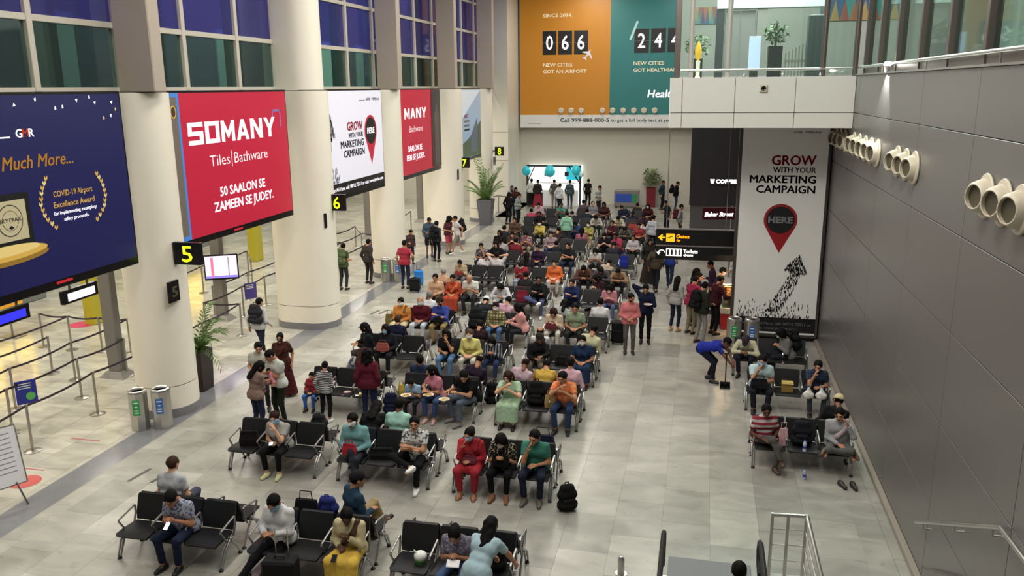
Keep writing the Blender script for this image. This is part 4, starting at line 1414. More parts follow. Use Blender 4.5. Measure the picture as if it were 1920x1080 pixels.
# floor stickers and tape
for x, y, r, c, lab in ((-11.95, 11.72, .27, '#b94a48', 'round coral floor sticker beside the whiteboard'), (-18.5, 21.1, .38, '#d2436a', 'round pink floor sticker in the check-in queue')):
    tag(ob('floor_sticker', MB().lathe([(r, 0), (r, .003)], 28), None, (x, y, .001), m=mat('sticker' + c, c, .4)), lab, 'sticker')
for i, (x, y) in enumerate(((-12.3, 12.2), (-12.2, 13.6), (-12.6, 15.9))):
    tag(ob('floor_tape', MB().box((-.34, -.02, 0), (.34, .02, .002)), None, (x, y, .001), m=mat('red_tape', '#a8505a', .5)), ['red floor tape line next to the whiteboard', 'red floor tape line in front of the nearest column', 'red floor tape line behind the nearest column'][i], 'tape')
for i, (x, y) in enumerate(((-10.05, 12.4), (-9.6, 12.45), (-10.1, 24.2), (-9.85, 24.3))):
    tag(ob('floor_grille', MB().box((-.035, -.28, 0), (.035, .28, .003)), None, (x, y, .001), (0, 0, math.radians(-8)), m=mat('grille_dark', '#5a5652', .4, .5)), ['left dark floor grille slot near the front bench', 'right dark floor grille slot near the front bench', 'left dark floor grille slot beside the widest column', 'right dark floor grille slot beside the widest column'][i], 'grille')

# whiteboard on an easel, bottom left
wb = empty('easel_board', (-11.75, 10.72, 0), (0, 0, math.radians(62)))
tag(wb, 'white printed notice board on a black easel at the left edge', 'notice board')
T = Matrix.Translation((0, 0, .30)) @ Matrix.Rotation(math.radians(-14), 4, 'X')
ob('board', MB().box((-.62, -.015, 0), (.62, .015, 1.02), 0, T), wb, m=mat('board_white', '#dcdcdf', .35))
mb = MB()
for k in range(9):
    mb.box((-.52, -.019, .22 + .085 * k), (.52, -.016, .235 + .085 * k), 0, T)
o = ob('print_line', mb, wb, m=mat('print_grey', '#8b8b95', .5))
o['kind'] = 'stuff'
ob('frame', MB().box((-.64, -.02, -.02), (.64, .02, 0), 0, T).box((-.64, -.02, 1.02), (.64, .02, 1.04), 0, T).box((-.64, -.02, 0), (-.62, .02, 1.02), 0, T).box((.62, -.02, 0), (.64, .02, 1.02), 0, T), wb, m=STEEL)
for sx in (-1, 1):
    ob('leg', MB().tube([(sx * .45, -.03, .34), (sx * .50, -.32, 0)], .016, 8), wb, m=BLACK)
ob('leg', MB().tube([(0, .22, 1.2), (0, .62, 0)], .016, 8), wb, m=BLACK)

# ================================================================== escalator foot, stair and rails at the bottom edge
es = empty('escalator', (.35, 11.5, 0))
tag(es, 'foot of the escalator with black handrails at the bottom edge', 'escalator')
ob('comb_plate', MB().box((-.60, -1.9, 0), (.60, .12, .02), .004), es, m=mat('comb_grey', '#6f6f72', .55, .2))
for k in range(11):
    y = -1.9 - .40 * k
    z = max(0, (k - 2)) * .21
    ob('step', MB().box((-.52, y - .40, z - .25 if z else -.02), (.52, y, z + .012), .004), es, m=mat('step_grey', '#5f5f62', .4, .5))
for sx in (-.66, .64):
    pts = [(sx, -1.0, .55), (sx, -.76, .60), (sx, -.66, .74), (sx, -.72, .88), (sx, -.90, .95), (sx, -2.0, .95), (sx, -2.6, 1.05), (sx, -5.9, 2.9)]
    ob('handrail', MB().tube(pts, .045, 10, flat=.8), es, m=RUB, smooth=True)
    ob('balustrade', MB().prism([(-.95, .10), (-.80, .62), (-.92, .90), (-2.0, .90), (-2.6, 1.0), (-5.9, 2.84), (-5.9, 2.0), (-2.6, .1)], sx - .012, sx + .012, Matrix(((0, 0, 1, 0), (1, 0, 0, 0), (0, 1, 0, 0), (0, 0, 0, 1)))), es, m=GLASS)
    ob('skirt_panel', MB().prism([(-.55, 0), (-.60, .14), (-2.5, .18), (-5.9, 2.1), (-5.9, 1.7), (-2.3, 0)], sx - .06, sx + .06, Matrix(((0, 0, 1, 0), (1, 0, 0, 0), (0, 1, 0, 0), (0, 0, 0, 1)))), es, m=STEEL)
bo = empty('bollard', (-.92, 11.02, 0))
tag(bo, 'short steel bollard left of the escalator foot', 'bollard')
ob('tube', MB().lathe([(.05, 0), (.05, .24), (.03, .29), (0, .30)], 14), bo, m=STEEL, smooth=True)
ob('flange', MB().lathe([(.09, 0), (.09, .012)], 16), bo, m=STEEL)
stt = empty('staircase', (2.5, 10.6, 0))
tag(stt, 'stone stair beside the escalator, going up along the grey wall', 'stairs')
for k in range(14):
    ob('step', MB().box((-.78, -.30 * (k + 1), 0 if k < 1 else .16 * k - .02), (.74, -.30 * k, .16 * (k + 1)), .006), stt, m=STONE)
ra = empty('stair_railing', (1.62, 11.45, 0))
tag(ra, 'steel stair railing with thin rods beside the escalator', 'railing')
for x, y in ((-.42, .0), (-.20, .02), (.05, .04)):
    ob('post', MB().tube([(x, y, 0), (x, y, 1.0)], .024, 10), ra, m=STEEL, smooth=True)
ob('handrail', MB().tube([(-.44, 0, .97), (.04, .06, .97), (.06, .03, .97), (.06, -1.9, .98), (.06, -4.2, 2.2)], .03, 10), ra, m=STEEL, smooth=True)
for z in (.25, .5, .75):
    ob('rod', MB().tube([(-.42, 0, z), (.05, .04, z), (.05, -.1, z), (.05, -1.9, z), (.05, -4.2, z + 1.2)], .009, 6), ra, m=STEEL)
for k in range(1, 4):
    ob('post', MB().tube([(.06, -.75 - 1.1 * k, max(0, .55 * (k - 1.5))), (.06, -.75 - 1.1 * k, .97 + max(0, (1.1 * k - 1.15) * .53))], .022, 8), ra, m=STEEL, smooth=True)
wr_ = empty('wall_rail', (3.24, 0, 0))
tag(wr_, 'steel wall handrail on brackets rising along the grey wall', 'railing')
ob('handrail', MB().tube([(0, 11.95, .82), (0, 8.9, 2.42), (0, 7.4, 2.5)], .026, 10), wr_, m=STEEL, smooth=True)
for y, z in ((11.6, 1.0), (10.3, 1.69), (9.1, 2.31)):
    ob('bracket', MB().tube([(0, y, z - .02), (0, y, z - .09), (.09, y, z - .09)], .012, 6), wr_, m=STEEL)
w2 = empty('wall_rail', (3.26, 0, 0))
tag(w2, 'lower thin dark rail on the grey wall beneath the handrail', 'railing')
ob('handrail', MB().tube([(0, 11.5, .36), (0, 7.6, 2.4)], .016, 8), w2, m=BRONZE, smooth=True)
ob('bracket', MB().tube([(0, 10.8, .72), (.08, 10.8, .70)], .010, 6), w2, m=BRONZE)

# ================================================================== shops on the right, behind the banner
fc = empty('food_counter', (1.35, 24.35, 0))
tag(fc, 'food counter with warm lit display case and red front, left of the banner', 'counter')
ob('base', MB().box((-.65, 0, 0), (1.2, 2.6, .48), .02), fc, m=mat('counter_red', '#b5232a', .4))
ob('counter_front', MB().box((-.67, -.02, .48), (1.2, 2.6, .66), .01), fc, m=mat('counter_white', '#d9d5d0', .4))
ob('case_floor', MB().box((-.62, .02, .66), (1.15, .9, .70)), fc, m=STEEL)
ob('case_shelf', MB().box((-.60, .04, .98), (1.1, .8, 1.0)), fc, m=STEEL)
ob('case_top', MB().box((-.64, 0, 1.32), (1.15, .9, 1.38), .01), fc, m=STEEL)
ob('case_glass', MB().box((-.64, -.01, .66), (1.15, .0, 1.34)), fc, m=GLASS)
ob('case_glass', MB().box((-.655, 0, .66), (-.645, .9, 1.34)), fc, m=GLASS)
ob('case_lamp', MB().box((-.58, .1, 1.29), (1.1, .2, 1.31)), fc, m=mat('warm_lamp', '#ffb45a', .4, emit=30))
ob('case_back', MB().box((-.6, .85, .70), (1.1, .88, 1.32)), fc, m=mat('warm_back', '#e0a050', .5))
for i in range(7):
    for z, c in ((.70, '#d99a4a'), (1.0, '#c98a3a')):
        tag(ob('bun', MB().ell((0, 0, .05), (.08, .07, .05), 10, 6), None, (.85 + .2 * i, 24.65, z + .001), m=mat('bun' + c, c, .6), smooth=True), 'golden bun on the %s shelf of the lit case, %s from the left' % ('lower' if z < .9 else 'upper', ORD[i]), 'bun', 'buns in the display case')
area('counter_lamp_light', (.9, 24.0, 2.2), .6, .3, 34, (1, .66, .35))
sh = empty('dark_shop', (0, 0, 0))
tag(sh, 'dark shop fascia with grey glass front beyond the hanging sign', 'shop')
ob('fascia', MB().box((-.55, 38.6, 1.72), (3.3, 39.0, 6.6), .01), sh, m=mat('fascia_dark', '#2c2b2f', .4))
ob('glass_front', MB().box((-.5, 38.7, 0), (3.3, 38.8, 1.72)), sh, m=mat('shop_glass', '#5b5a5c', .2))
ob('column_strip', MB().box((1.52, 37.6, 0), (1.70, 37.8, 6.0)), sh, m=GREYP)
c1 = empty('shop_sign', (.31, 38.51, 2.72))
tag(c1, 'white glowing coffee sign on a dark board', 'sign')
ob('board', MB().box((0, 0, -.06), (1.25, .08, .26), .01), c1, m=DARK)
GL = ink('sign_glow', '#ffffff', 2.2)
ob('cup_mark', MB().prism([(0, .18), (.2, .18), (.16, 0), (.04, 0)], 0, .01, Matrix(((1, 0, 0, .03), (0, 0, -1, -.005), (0, 1, 0, .02), (0, 0, 0, 1)))), c1, m=GL)
text('lettering', 'COFFEE', c1, GL, (.28, -.01, .03), .9, .16, 'y', .03)
c2 = empty('shop_sign', (.10, 29.0, 2.65), (0, 0, math.radians(14)))
tag(c2, 'dark red shop sign with white glowing script lettering', 'sign')
ob('board', MB().box((-.05, 0, -.12), (1.1, .08, .30), .01), c2, m=mat('maroon_board', '#4a1220', .4))
text('lettering', 'Baker Street', c2, GL, (.02, -.01, 0), 1.0, .15, 'y', .03, .3)
ob('pole', MB().tube([(.98, .10, -2.65), (.98, .10, .34)], .03, 10), c2, m=STEEL)
struct(ob('wall_right', MB().box((3.32, 30.6, 0), (3.36, 50.6, 6.2)), m=mat('shop_wall', '#6a6763', .5)), 'grey wall behind the shops on the right')

# bright shop in the far wall
fs_ = empty('lit_shop', (-10.4, 49.4, 0))
tag(fs_, 'brightly lit shop with cyan balloons in the far left corner', 'shop')
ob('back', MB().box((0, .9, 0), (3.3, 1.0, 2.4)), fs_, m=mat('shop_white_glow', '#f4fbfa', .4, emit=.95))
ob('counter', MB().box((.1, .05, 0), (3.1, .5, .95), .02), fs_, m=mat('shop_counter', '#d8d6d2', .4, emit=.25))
ob('counter_dark', MB().box((.1, .0, .0), (1.0, .05, .8)), fs_, m=DARK)
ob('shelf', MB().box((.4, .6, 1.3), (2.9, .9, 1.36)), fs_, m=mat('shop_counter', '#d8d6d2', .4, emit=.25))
for x in (0, 3.22):
    ob('frame_post', MB().box((x, 0, 0), (x + .1, .12, 2.42), .01), fs_, m=DARK)
ob('frame_beam', MB().box((0, 0, 2.36), (3.32, .12, 2.46), .01), fs_, m=DARK)
ob('frame_brace', MB().tube([(2.6, .05, 2.38), (3.25, .05, 1.4)], .04, 6), fs_, m=DARK)
ob('frame_brace', MB().tube([(.5, .05, 2.38), (.1, .05, 1.5)], .03, 6), fs_, m=DARK)
ob('cyan_panel', MB().box((2.3, .86, 1.5), (3.1, .9, 2.3)), fs_, m=mat('cyan_glow', '#2fb8cc', .4, emit=.7))
ob('price_board', MB().box((.95, .84, 1.72), (1.25, .88, 2.0)), fs_, m=DARK)
ob('price_board', MB().box((2.2, .84, 1.72), (2.45, .88, 2.0)), fs_, m=DARK)
for i, (x, z, r, c) in enumerate(((-10.3, 2.15, .27, '#2bb6c9'), (-8.88, 2.15, .33, '#35bccc'), (-7.32, 2.2, .30, '#2fc0cf'), (-6.98, 2.0, .16, '#bfe3d8'))):
    b = empty('balloon', (x, 48.98, z))
    tag(b, ['cyan balloon at the left end of the lit shop', 'cyan balloon in the middle of the lit shop', 'cyan balloon at the right end of the lit shop', 'pale green balloon right of the lit shop'][i], 'balloon')
    ob('skin', MB().ell((0, 0, 0), (r, r, r * 1.1), 16, 10), b, m=mat('balloon' + c, c, .25, emit=.15), smooth=True)
    ob('string', MB().tube([(0, 0, -r), (0, .1, -r - .15), (0, .15, 2.4 - z if z < 2.1 else .18)], .008, 5), b, m=BLACK)
area('shop_light', (-8.8, 49.0, 2.3), 2.6, .4, 10, (.95, 1, 1), (math.radians(-25), 0, 0))
bb = empty('recycling_box', (-5.05, 49.2, 0))
tag(bb, 'low wide recycling box with blue and green panel at the far wall', 'bin')
ob('body', MB().box((0, 0, .1), (1.45, .5, 1.05), .02), bb, m=GREYP)
ob('blue_panel', MB().box((.08, -.01, .35), (1.02, 0, .85)), bb, m=mat('panel_blue', '#2d4fae', .4))
ob('green_panel', MB().box((1.04, -.01, .35), (1.34, 0, .85)), bb, m=mat('panel_green', '#2f8a58', .4))
for x in (.05, 1.3):
    ob('leg', MB().box((x, .05, 0), (x + .1, .45, .1)), bb, m=DARK)

# ------------------------------------------------------------------ people: bodies as one smooth surface
def _np(v):
    return np.array(v, float)


def cap(a, b, ra, rb=None, flat=False, sq=None):
    return ('cap', _np(a), _np(b), ra, ra if rb is None else rb, flat)


def ellp(c, r):
    return ('ell', _np(c), _np(r))


def sdf_mesh(prims, h, k=0.03, fold=0.0, clips=(), cuts=()):
    """surface-net mesh of the smooth union of tapered capsules/ellipsoids. clips: (point, normal) keep side n.(p-q)<0"""
    lo, hi = [], []
    for p in prims:
        if p[0] == 'cap':
            r = max(p[3], p[4])
            lo.append(np.minimum(p[1], p[2]) - r)
            hi.append(np.maximum(p[1], p[2]) + r)
        else:
            lo.append(p[1] - p[2])
            hi.append(p[1] + p[2])
    lo = np.min(lo, 0) - 3 * h
    hi = np.max(hi, 0) + 3 * h
    n = np.ceil((hi - lo) / h).astype(int) + 1
    F = np.full(n, 1.0, np.float32)
    ax = [lo[i] + h * np.arange(n[i]) for i in range(3)]
    for p in prims:
        if p[0] == 'cap':
            r = max(p[3], p[4])
            a, b = np.minimum(p[1], p[2]) - r, np.maximum(p[1], p[2]) + r
        else:
            a, b = p[1] - p[2], p[1] + p[2]
        m = k + 2.5 * h
        i0 = np.maximum(0, np.floor((a - m - lo) / h).astype(int))
        i1 = np.minimum(n, np.ceil((b + m - lo) / h).astype(int) + 1)
        X = ax[0][i0[0]:i1[0]][:, None, None]
        Y = ax[1][i0[1]:i1[1]][None, :, None]
        Z = ax[2][i0[2]:i1[2]][None, None, :]
        if p[0] == 'cap':
            d = p[2] - p[1]
            L2 = max(1e-9, float(d @ d))
            t0 = ((X - p[1][0]) * d[0] + (Y - p[1][1]) * d[1] + (Z - p[1][2]) * d[2]) / L2
            t = np.clip(t0, 0, 1)
            dist = np.sqrt((X - p[1][0] - t * d[0]) ** 2 + (Y - p[1][1] - t * d[1]) ** 2 + (Z - p[1][2] - t * d[2]) ** 2)
            D = dist - (p[3] + t * (p[4] - p[3]))
            if p[5]:
                D = np.maximum(D, (t0 - 1) * math.sqrt(L2))
        else:
            q = np.sqrt(((X - p[1][0]) / p[2][0]) ** 2 + ((Y - p[1][1]) / p[2][1]) ** 2 + ((Z - p[1][2]) / p[2][2]) ** 2)
            D = (q - 1) * float(np.min(p[2]))
        S = F[i0[0]:i1[0], i0[1]:i1[1], i0[2]:i1[2]]
        hh = np.maximum(k - np.abs(S - D), 0) / k
        S[...] = np.minimum(S, D) - hh * hh * k * 0.25
    if fold or clips or cuts:
        X = ax[0][:, None, None]
        Y = ax[1][None, :, None]
        Z = ax[2][None, None, :]
        if fold:
            F += (fold * (np.sin(Z * 52 + np.sin(X * 31) * 2.0 + np.sin(Y * 23) * 1.7) * 0.6 + np.sin(X * 47 + Z * 29 + np.sin(Y * 37) * 1.5) * 0.4)).astype(np.float32)
        for q, nn in clips:
            F = np.maximum(F, (X - q[0]) * nn[0] + (Y - q[1]) * nn[1] + (Z - q[2]) * nn[2])
        for c, r in cuts:  # carve ellipsoids
            q = np.sqrt(((X - c[0]) / r[0]) ** 2 + ((Y - c[1]) / r[1]) ** 2 + ((Z - c[2]) / r[2]) ** 2)
            F = np.maximum(F, -(q - 1) * min(r))
    return surf_net(F, lo, h)


def surf_net(F, lo, h):
    ins = F < 0
    c = ins[:-1, :-1, :-1].astype(np.int8)
    tot = c.copy()
    for dx in (0, 1):
        for dy in (0, 1):
            for dz in (0, 1):
                if dx or dy or dz:
                    tot += ins[dx:ins.shape[0] - 1 + dx, dy:ins.shape[1] - 1 + dy, dz:ins.shape[2] - 1 + dz]
    act = (tot > 0) & (tot < 8)
    I = np.argwhere(act)
    if len(I) == 0:
        return np.zeros((0, 3)), np.zeros((0, 4), int)
    vid = np.full(act.shape, -1, np.int64)
    vid[act] = np.arange(len(I))
    corners = [(dx, dy, dz) for dx in (0, 1) for dy in (0, 1) for dz in (0, 1)]
    fv = {q: F[I[:, 0] + q[0], I[:, 1] + q[1], I[:, 2] + q[2]] for q in corners}
    S = np.zeros((len(I), 3))
    N = np.zeros(len(I))
    for q in corners:
        for axn in range(3):
            if q[axn] == 0:
                e = list(q)
                e[axn] = 1
                a, b = fv[q], fv[tuple(e)]
                cr = (a < 0) != (b < 0)
                t = np.where(cr, a / np.where(cr, a - b, 1), 0)
                P = np.repeat(np.array(q, float)[None], len(I), 0)
                P[:, axn] = t
                S += P * cr[:, None]
                N += cr
    V = lo + h * (I + S / N[:, None])
    Q = []
    for axn in range(3):
        o1, o2 = [(1, 2), (2, 0), (0, 1)][axn]
        sl0 = [slice(None)] * 3
        sl1 = [slice(None)] * 3
        sl0[axn] = slice(0, -1)
        sl1[axn] = slice(1, None)
        A, B = ins[tuple(sl0)], ins[tuple(sl1)]
        E = np.argwhere(A != B)
        if len(E) == 0:
            continue
        okm = (E[:, o1] > 0) & (E[:, o2] > 0) & (E[:, o1] < act.shape[o1]) & (E[:, o2] < act.shape[o2])
        E = E[okm]

        def g(d1, d2):
            e = E.copy()
            e[:, o1] += d1
            e[:, o2] += d2
            return vid[e[:, 0], e[:, 1], e[:, 2]]
        q = np.stack([g(-1, -1), g(0, -1), g(0, 0), g(-1, 0)], 1)
        flip = ~A[E[:, 0], E[:, 1], E[:, 2]]
        q[flip] = q[flip][:, ::-1]
        Q.append(q)
    Q = np.concatenate(Q)
    Q = Q[(Q >= 0).all(1)]
    return V, Q


def np_mesh(name, V, Q, mats=(), mi=None):
    me = bpy.data.meshes.new(name)
    me.vertices.add(len(V))
    me.vertices.foreach_set('co', np.asarray(V, np.float32).reshape(-1))
    me.loops.add(len(Q) * 4)
    me.loops.foreach_set('vertex_index', np.asarray(Q, np.int32).reshape(-1))
    me.polygons.add(len(Q))
    me.polygons.foreach_set('loop_start', np.arange(0, len(Q) * 4, 4, dtype=np.int32))
    me.polygons.foreach_set('use_smooth', np.ones(len(Q), bool))
    for m in mats:
        me.materials.append(m)
    if mi is not None:
        me.polygons.foreach_set('material_index', np.asarray(mi, np.int32))
    me.update(calc_edges=True)
    return me


def xf(V, M4):
    A = np.array(M4)
    return V @ A[:3, :3].T + A[:3, 3]


# ---- head (face towards -Y, origin at its centre, 0.235 high)
def head_prims(infl=0.0):
    return [ellp((0, .014, .032), (.076 + infl, .095 + infl, .09 + infl)),
            ellp((0, -.022, -.052), (.056 + infl, .066 + infl, .060 + infl)),
            ellp((0, -.035, -.012), (.064 + infl, .062 + infl, .06 + infl))]


def build_head():
    P = head_prims() + [cap((0, -.098, .012), (0, -.116, -.026), .010, .015),
                        cap((-.042, -.088, .030), (.042, -.088, .030), .010),
                        cap((-.022, -.090, -.062), (.022, -.090, -.062), .009),
                        ellp((0, -.078, -.100), (.026, .022, .020)),
                        ellp((.079, .012, -.006), (.012, .022, .034)), ellp((-.079, .012, -.006), (.012, .022, .034)),
                        cap((0, .022, -.06), (0, .040, -.17), .052, .056)]
    V, Q = sdf_mesh(P, .0085, .022, cuts=[((.033, -.104, .008), (.018, .016, .012)), ((-.033, -.104, .008), (.018, .016, .012))])
    c = V[Q].mean(1)
    mi = np.zeros(len(Q), int)
    eye = (np.abs(np.abs(c[:, 0]) - .033) < .012) & (np.abs(c[:, 2] - .007) < .0075) & (c[:, 1] < -.06)
    brow = (np.abs(np.abs(c[:, 0]) - .034) < .019) & (np.abs(c[:, 2] - .031) < .006) & (c[:, 1] < -.06)
    lip = (np.abs(c[:, 0]) < .024) & (np.abs(c[:, 2] + .060) < .010) & (c[:, 1] < -.07)
    mi[eye] = 1
    mi[brow] = 1
    mi[lip] = 2
    return V, Q, mi


HEAD = build_head()


def hair_mesh(kind):
    pr = head_prims(.012)
    n = np.array([0, .677, .736])
    cl = [((0, -.085, .056), -n)]
    fold = .003
    if kind == 'long':
        pr = head_prims(.016)
        pr += [cap((-.045, .07, .0), (-.05, .105, -.30), .05, .035), cap((.045, .07, .0), (.05, .105, -.30), .05, .035),
               cap((0, .085, .0), (0, .12, -.33), .055, .03)]
        fold = .005
    elif kind == 'open':
        pr = head_prims(.018)
        pr += [cap((-.075, .03, .0), (-.085, .01, -.24), .036, .03), cap((.075, .03, .0), (.085, .01, -.24), .036, .03),
               cap((0, .08, .0), (0, .10, -.25), .06, .05)]
        fold = .005
    elif kind == 'bun':
        pr = head_prims(.013) + [ellp((0, .105, .06), (.045, .04, .045))]
    elif kind == 'tail':
        pr = head_prims(.013) + [cap((0, .10, .04), (0, .145, -.02), .03, .034), cap((0, .145, -.02), (0, .135, -.22), .034, .016)]
    elif kind == 'curly':
        pr = head_prims(.030) + [ellp((0, .045, .06), (.11, .115, .10)), cap((-.07, .05, 0), (-.085, .06, -.16), .055, .05), cap((.07, .05, 0), (.085, .06, -.16), .055, .05), cap((0, .09, 0), (0, .11, -.18), .06, .05)]
        fold = .011
    elif kind == 'thin':
        pr = head_prims(.004)
        n2 = np.array([0, .95, .2])
        n2 = n2 / np.linalg.norm(n2)
        cl = [((0, -.01, 0), -n2), ((0, .0, .085), (0, 0, 1.0))]
        fold = 0
    elif kind == 'scarf':
        pr = head_prims(.020) + [cap((0, .05, -.06), (0, .07, -.17), .075, .10), cap((0, -.02, -.11), (0, -.03, -.16), .06, .085)]
        cl = []
        V, Q = sdf_mesh(pr, .011, .03, fold=.002, cuts=[((0, -.125, -.012), (.060, .075, .078))])
        return np_mesh('headscarf', V, Q)
    if kind in ('long', 'open', 'curly'):
        V, Q = sdf_mesh(pr, .0105, .03, fold=fold, cuts=[((0, -.13, -.045), (.070, .105, .112)), ((0, -.10, -.16), (.09, .10, .11))])
    else:
        V, Q = sdf_mesh(pr, .0105, .03, fold=fold, clips=cl, cuts=[((0, -.112, .010), (.063, .058, .082))] if kind != 'thin' else ())
    return np_mesh('hair', V, Q)


def cap_mesh():
    pr = head_prims(.020)
    n = np.array([0, .25, .968])
    V, Q = sdf_mesh(pr, .011, .03, clips=[((0, -.09, .052), -n)])
    mb = MB()
    prof = []
    for i in range(9):
        a = PI * (i / 8.0)
        prof.append((math.cos(a) * .072, -.085 - math.sin(a) * .085))
    vs = [(x, y, .058 - .25 * (-.085 - y)) for x, y in prof] + [(x, y, .048 - .25 * (-.085 - y)) for x, y in prof]
    m = len(prof)
    base = len(V)
    V = np.concatenate([V, np.array(vs)])
    qs = []
    for i in range(m // 2):
        j = m - 1 - i
        if i + 1 <= j - 1:
            qs.append((i, i + 1, j - 1, j))
            qs.append((m + j, m + j - 1, m + i + 1, m + i))
    for i in range(m - 1):
        qs.append((i, m + i, m + i + 1, i + 1))
    Q = np.concatenate([Q, np.array(qs) + base])
    return np_mesh('cap', V, Q)


def mask_mesh():
    pr = head_prims(.010) + [cap((0, -.098, -.005), (0, -.108, -.030), .014, .024)]
    V, Q = sdf_mesh(pr, .009, .022, clips=[((0, 0, -.002), (0, .25, .968)), ((0, 0, -.100), (0, 0, -1.0)), ((0, -.018, 0), (0, 1.0, .0))])
    return np_mesh('face_mask', V, Q)


def beard_mesh():
    pr = head_prims(.006)
    V, Q = sdf_mesh(pr, .010, .022, fold=.002, clips=[((0, -.02, -.052), (0, .35, .93)), ((0, .0, 0), (0, 1.0, 0))])
    return np_mesh('beard', V, Q)


HAIRS = {}


def hair(kind):
    if kind not in HAIRS:
        HAIRS[kind] = {'cap': cap_mesh, 'mask': mask_mesh, 'beard': beard_mesh}[kind]() if kind in ('cap', 'mask', 'beard') else hair_mesh(kind)
        HAIRS[kind].materials.append(None)
    return HAIRS[kind]


# ---- hands: wrist at origin, fingers along +X, palm towards -Z, thumb towards +Y
def build_hand(curl):
    P = [cap((-.02, 0, 0), (.02, 0, 0), .024, .024), cap((.02, .022, 0), (.078, .030, 0), .016, .013), cap((.02, .0, 0), (.082, .006, 0), .017, .013),
         cap((.02, -.016, 0), (.076, -.022, 0), .016, .012)]
    for y0, L, s in ((.031, .070, .05), (.011, .078, .01), (-.009, .073, -.03), (-.028, .058, -.07)):
        p = np.array((.080 if y0 < .03 else .078, y0, 0.0))
        ang = curl * .45
        for seg, r in ((.46, .0088), (.30, .0082), (.24, .0074)):
            d = np.array((math.cos(ang), s, -math.sin(ang)))
            q = p + d * L * seg
            P.append(cap(p, q, r, r * .94))
            p = q
            ang += curl * .95
    t0 = np.array((.018, .026, -.004))
    t1 = t0 + np.array((.030, .030, -.010))
    t2 = t1 + np.array((.030, .014 - .016 * curl, -.012 * (1 + curl)))
    P += [cap(t0, t1, .013, .0105), cap(t1, t2, .0100, .0085)]
    return sdf_mesh(P, .0062, .006)


HAND = {c: build_hand(c) for c in (0.25, 0.95)}


def ik(a, c, l1, l2, hint):
    a, c, hint = _np(a), _np(c), _np(hint)
    d = c - a
    D = np.linalg.norm(d)
    mx = (l1 + l2) * .995
    if D > mx:
        c = a + d * mx / D
        d = c - a
        D = mx
    D = max(D, abs(l1 - l2) + .01)
    u = d / np.linalg.norm(d)
    x = (l1 * l1 - l2 * l2 + D * D) / (2 * D)
    hgt = math.sqrt(max(0, l1 * l1 - x * x))
    w = hint - u * (hint @ u)
    w = w / (np.linalg.norm(w) + 1e-9)
    return a + u * x + w * hgt, c


def rotm(ax, deg):
    return np.array(Matrix.Rotation(math.radians(deg), 3, ax))


# pose library. facing -Y; L = +X side. seated poses: y=0 is the front foot line of the bench
def SIT(**k):
    d = dict(seat=True, pel=(0, .28, .495), lean=10, yaw=0, side=0, head=(-5, 0, 0), hl=(.09, .0, .61), hr=(-.09, .0, .61),
             eh=((.5, .5, -.4), (-.5, .5, -.4)), fl=(.12, -.12, .09), fr=(-.12, -.12, .09), kh=((.12, -.4, 1), (-.12, -.4, 1)), curl=.25)
    d.update(k)
    return d


def STD(**k):
    d = dict(seat=False, pel=(0, 0, .95), lean=2, yaw=0, side=0, head=(-8, 0, 0), hl=(.24, .0, .88), hr=(-.24, .0, .88),
             eh=((.3, 1, 0), (-.3, 1, 0)), fl=(.10, .02, .09), fr=(-.10, .02, .09), kh=((.1, -1, 0), (-.1, -1, 0)), curl=.25)
    d.update(k)
    return d


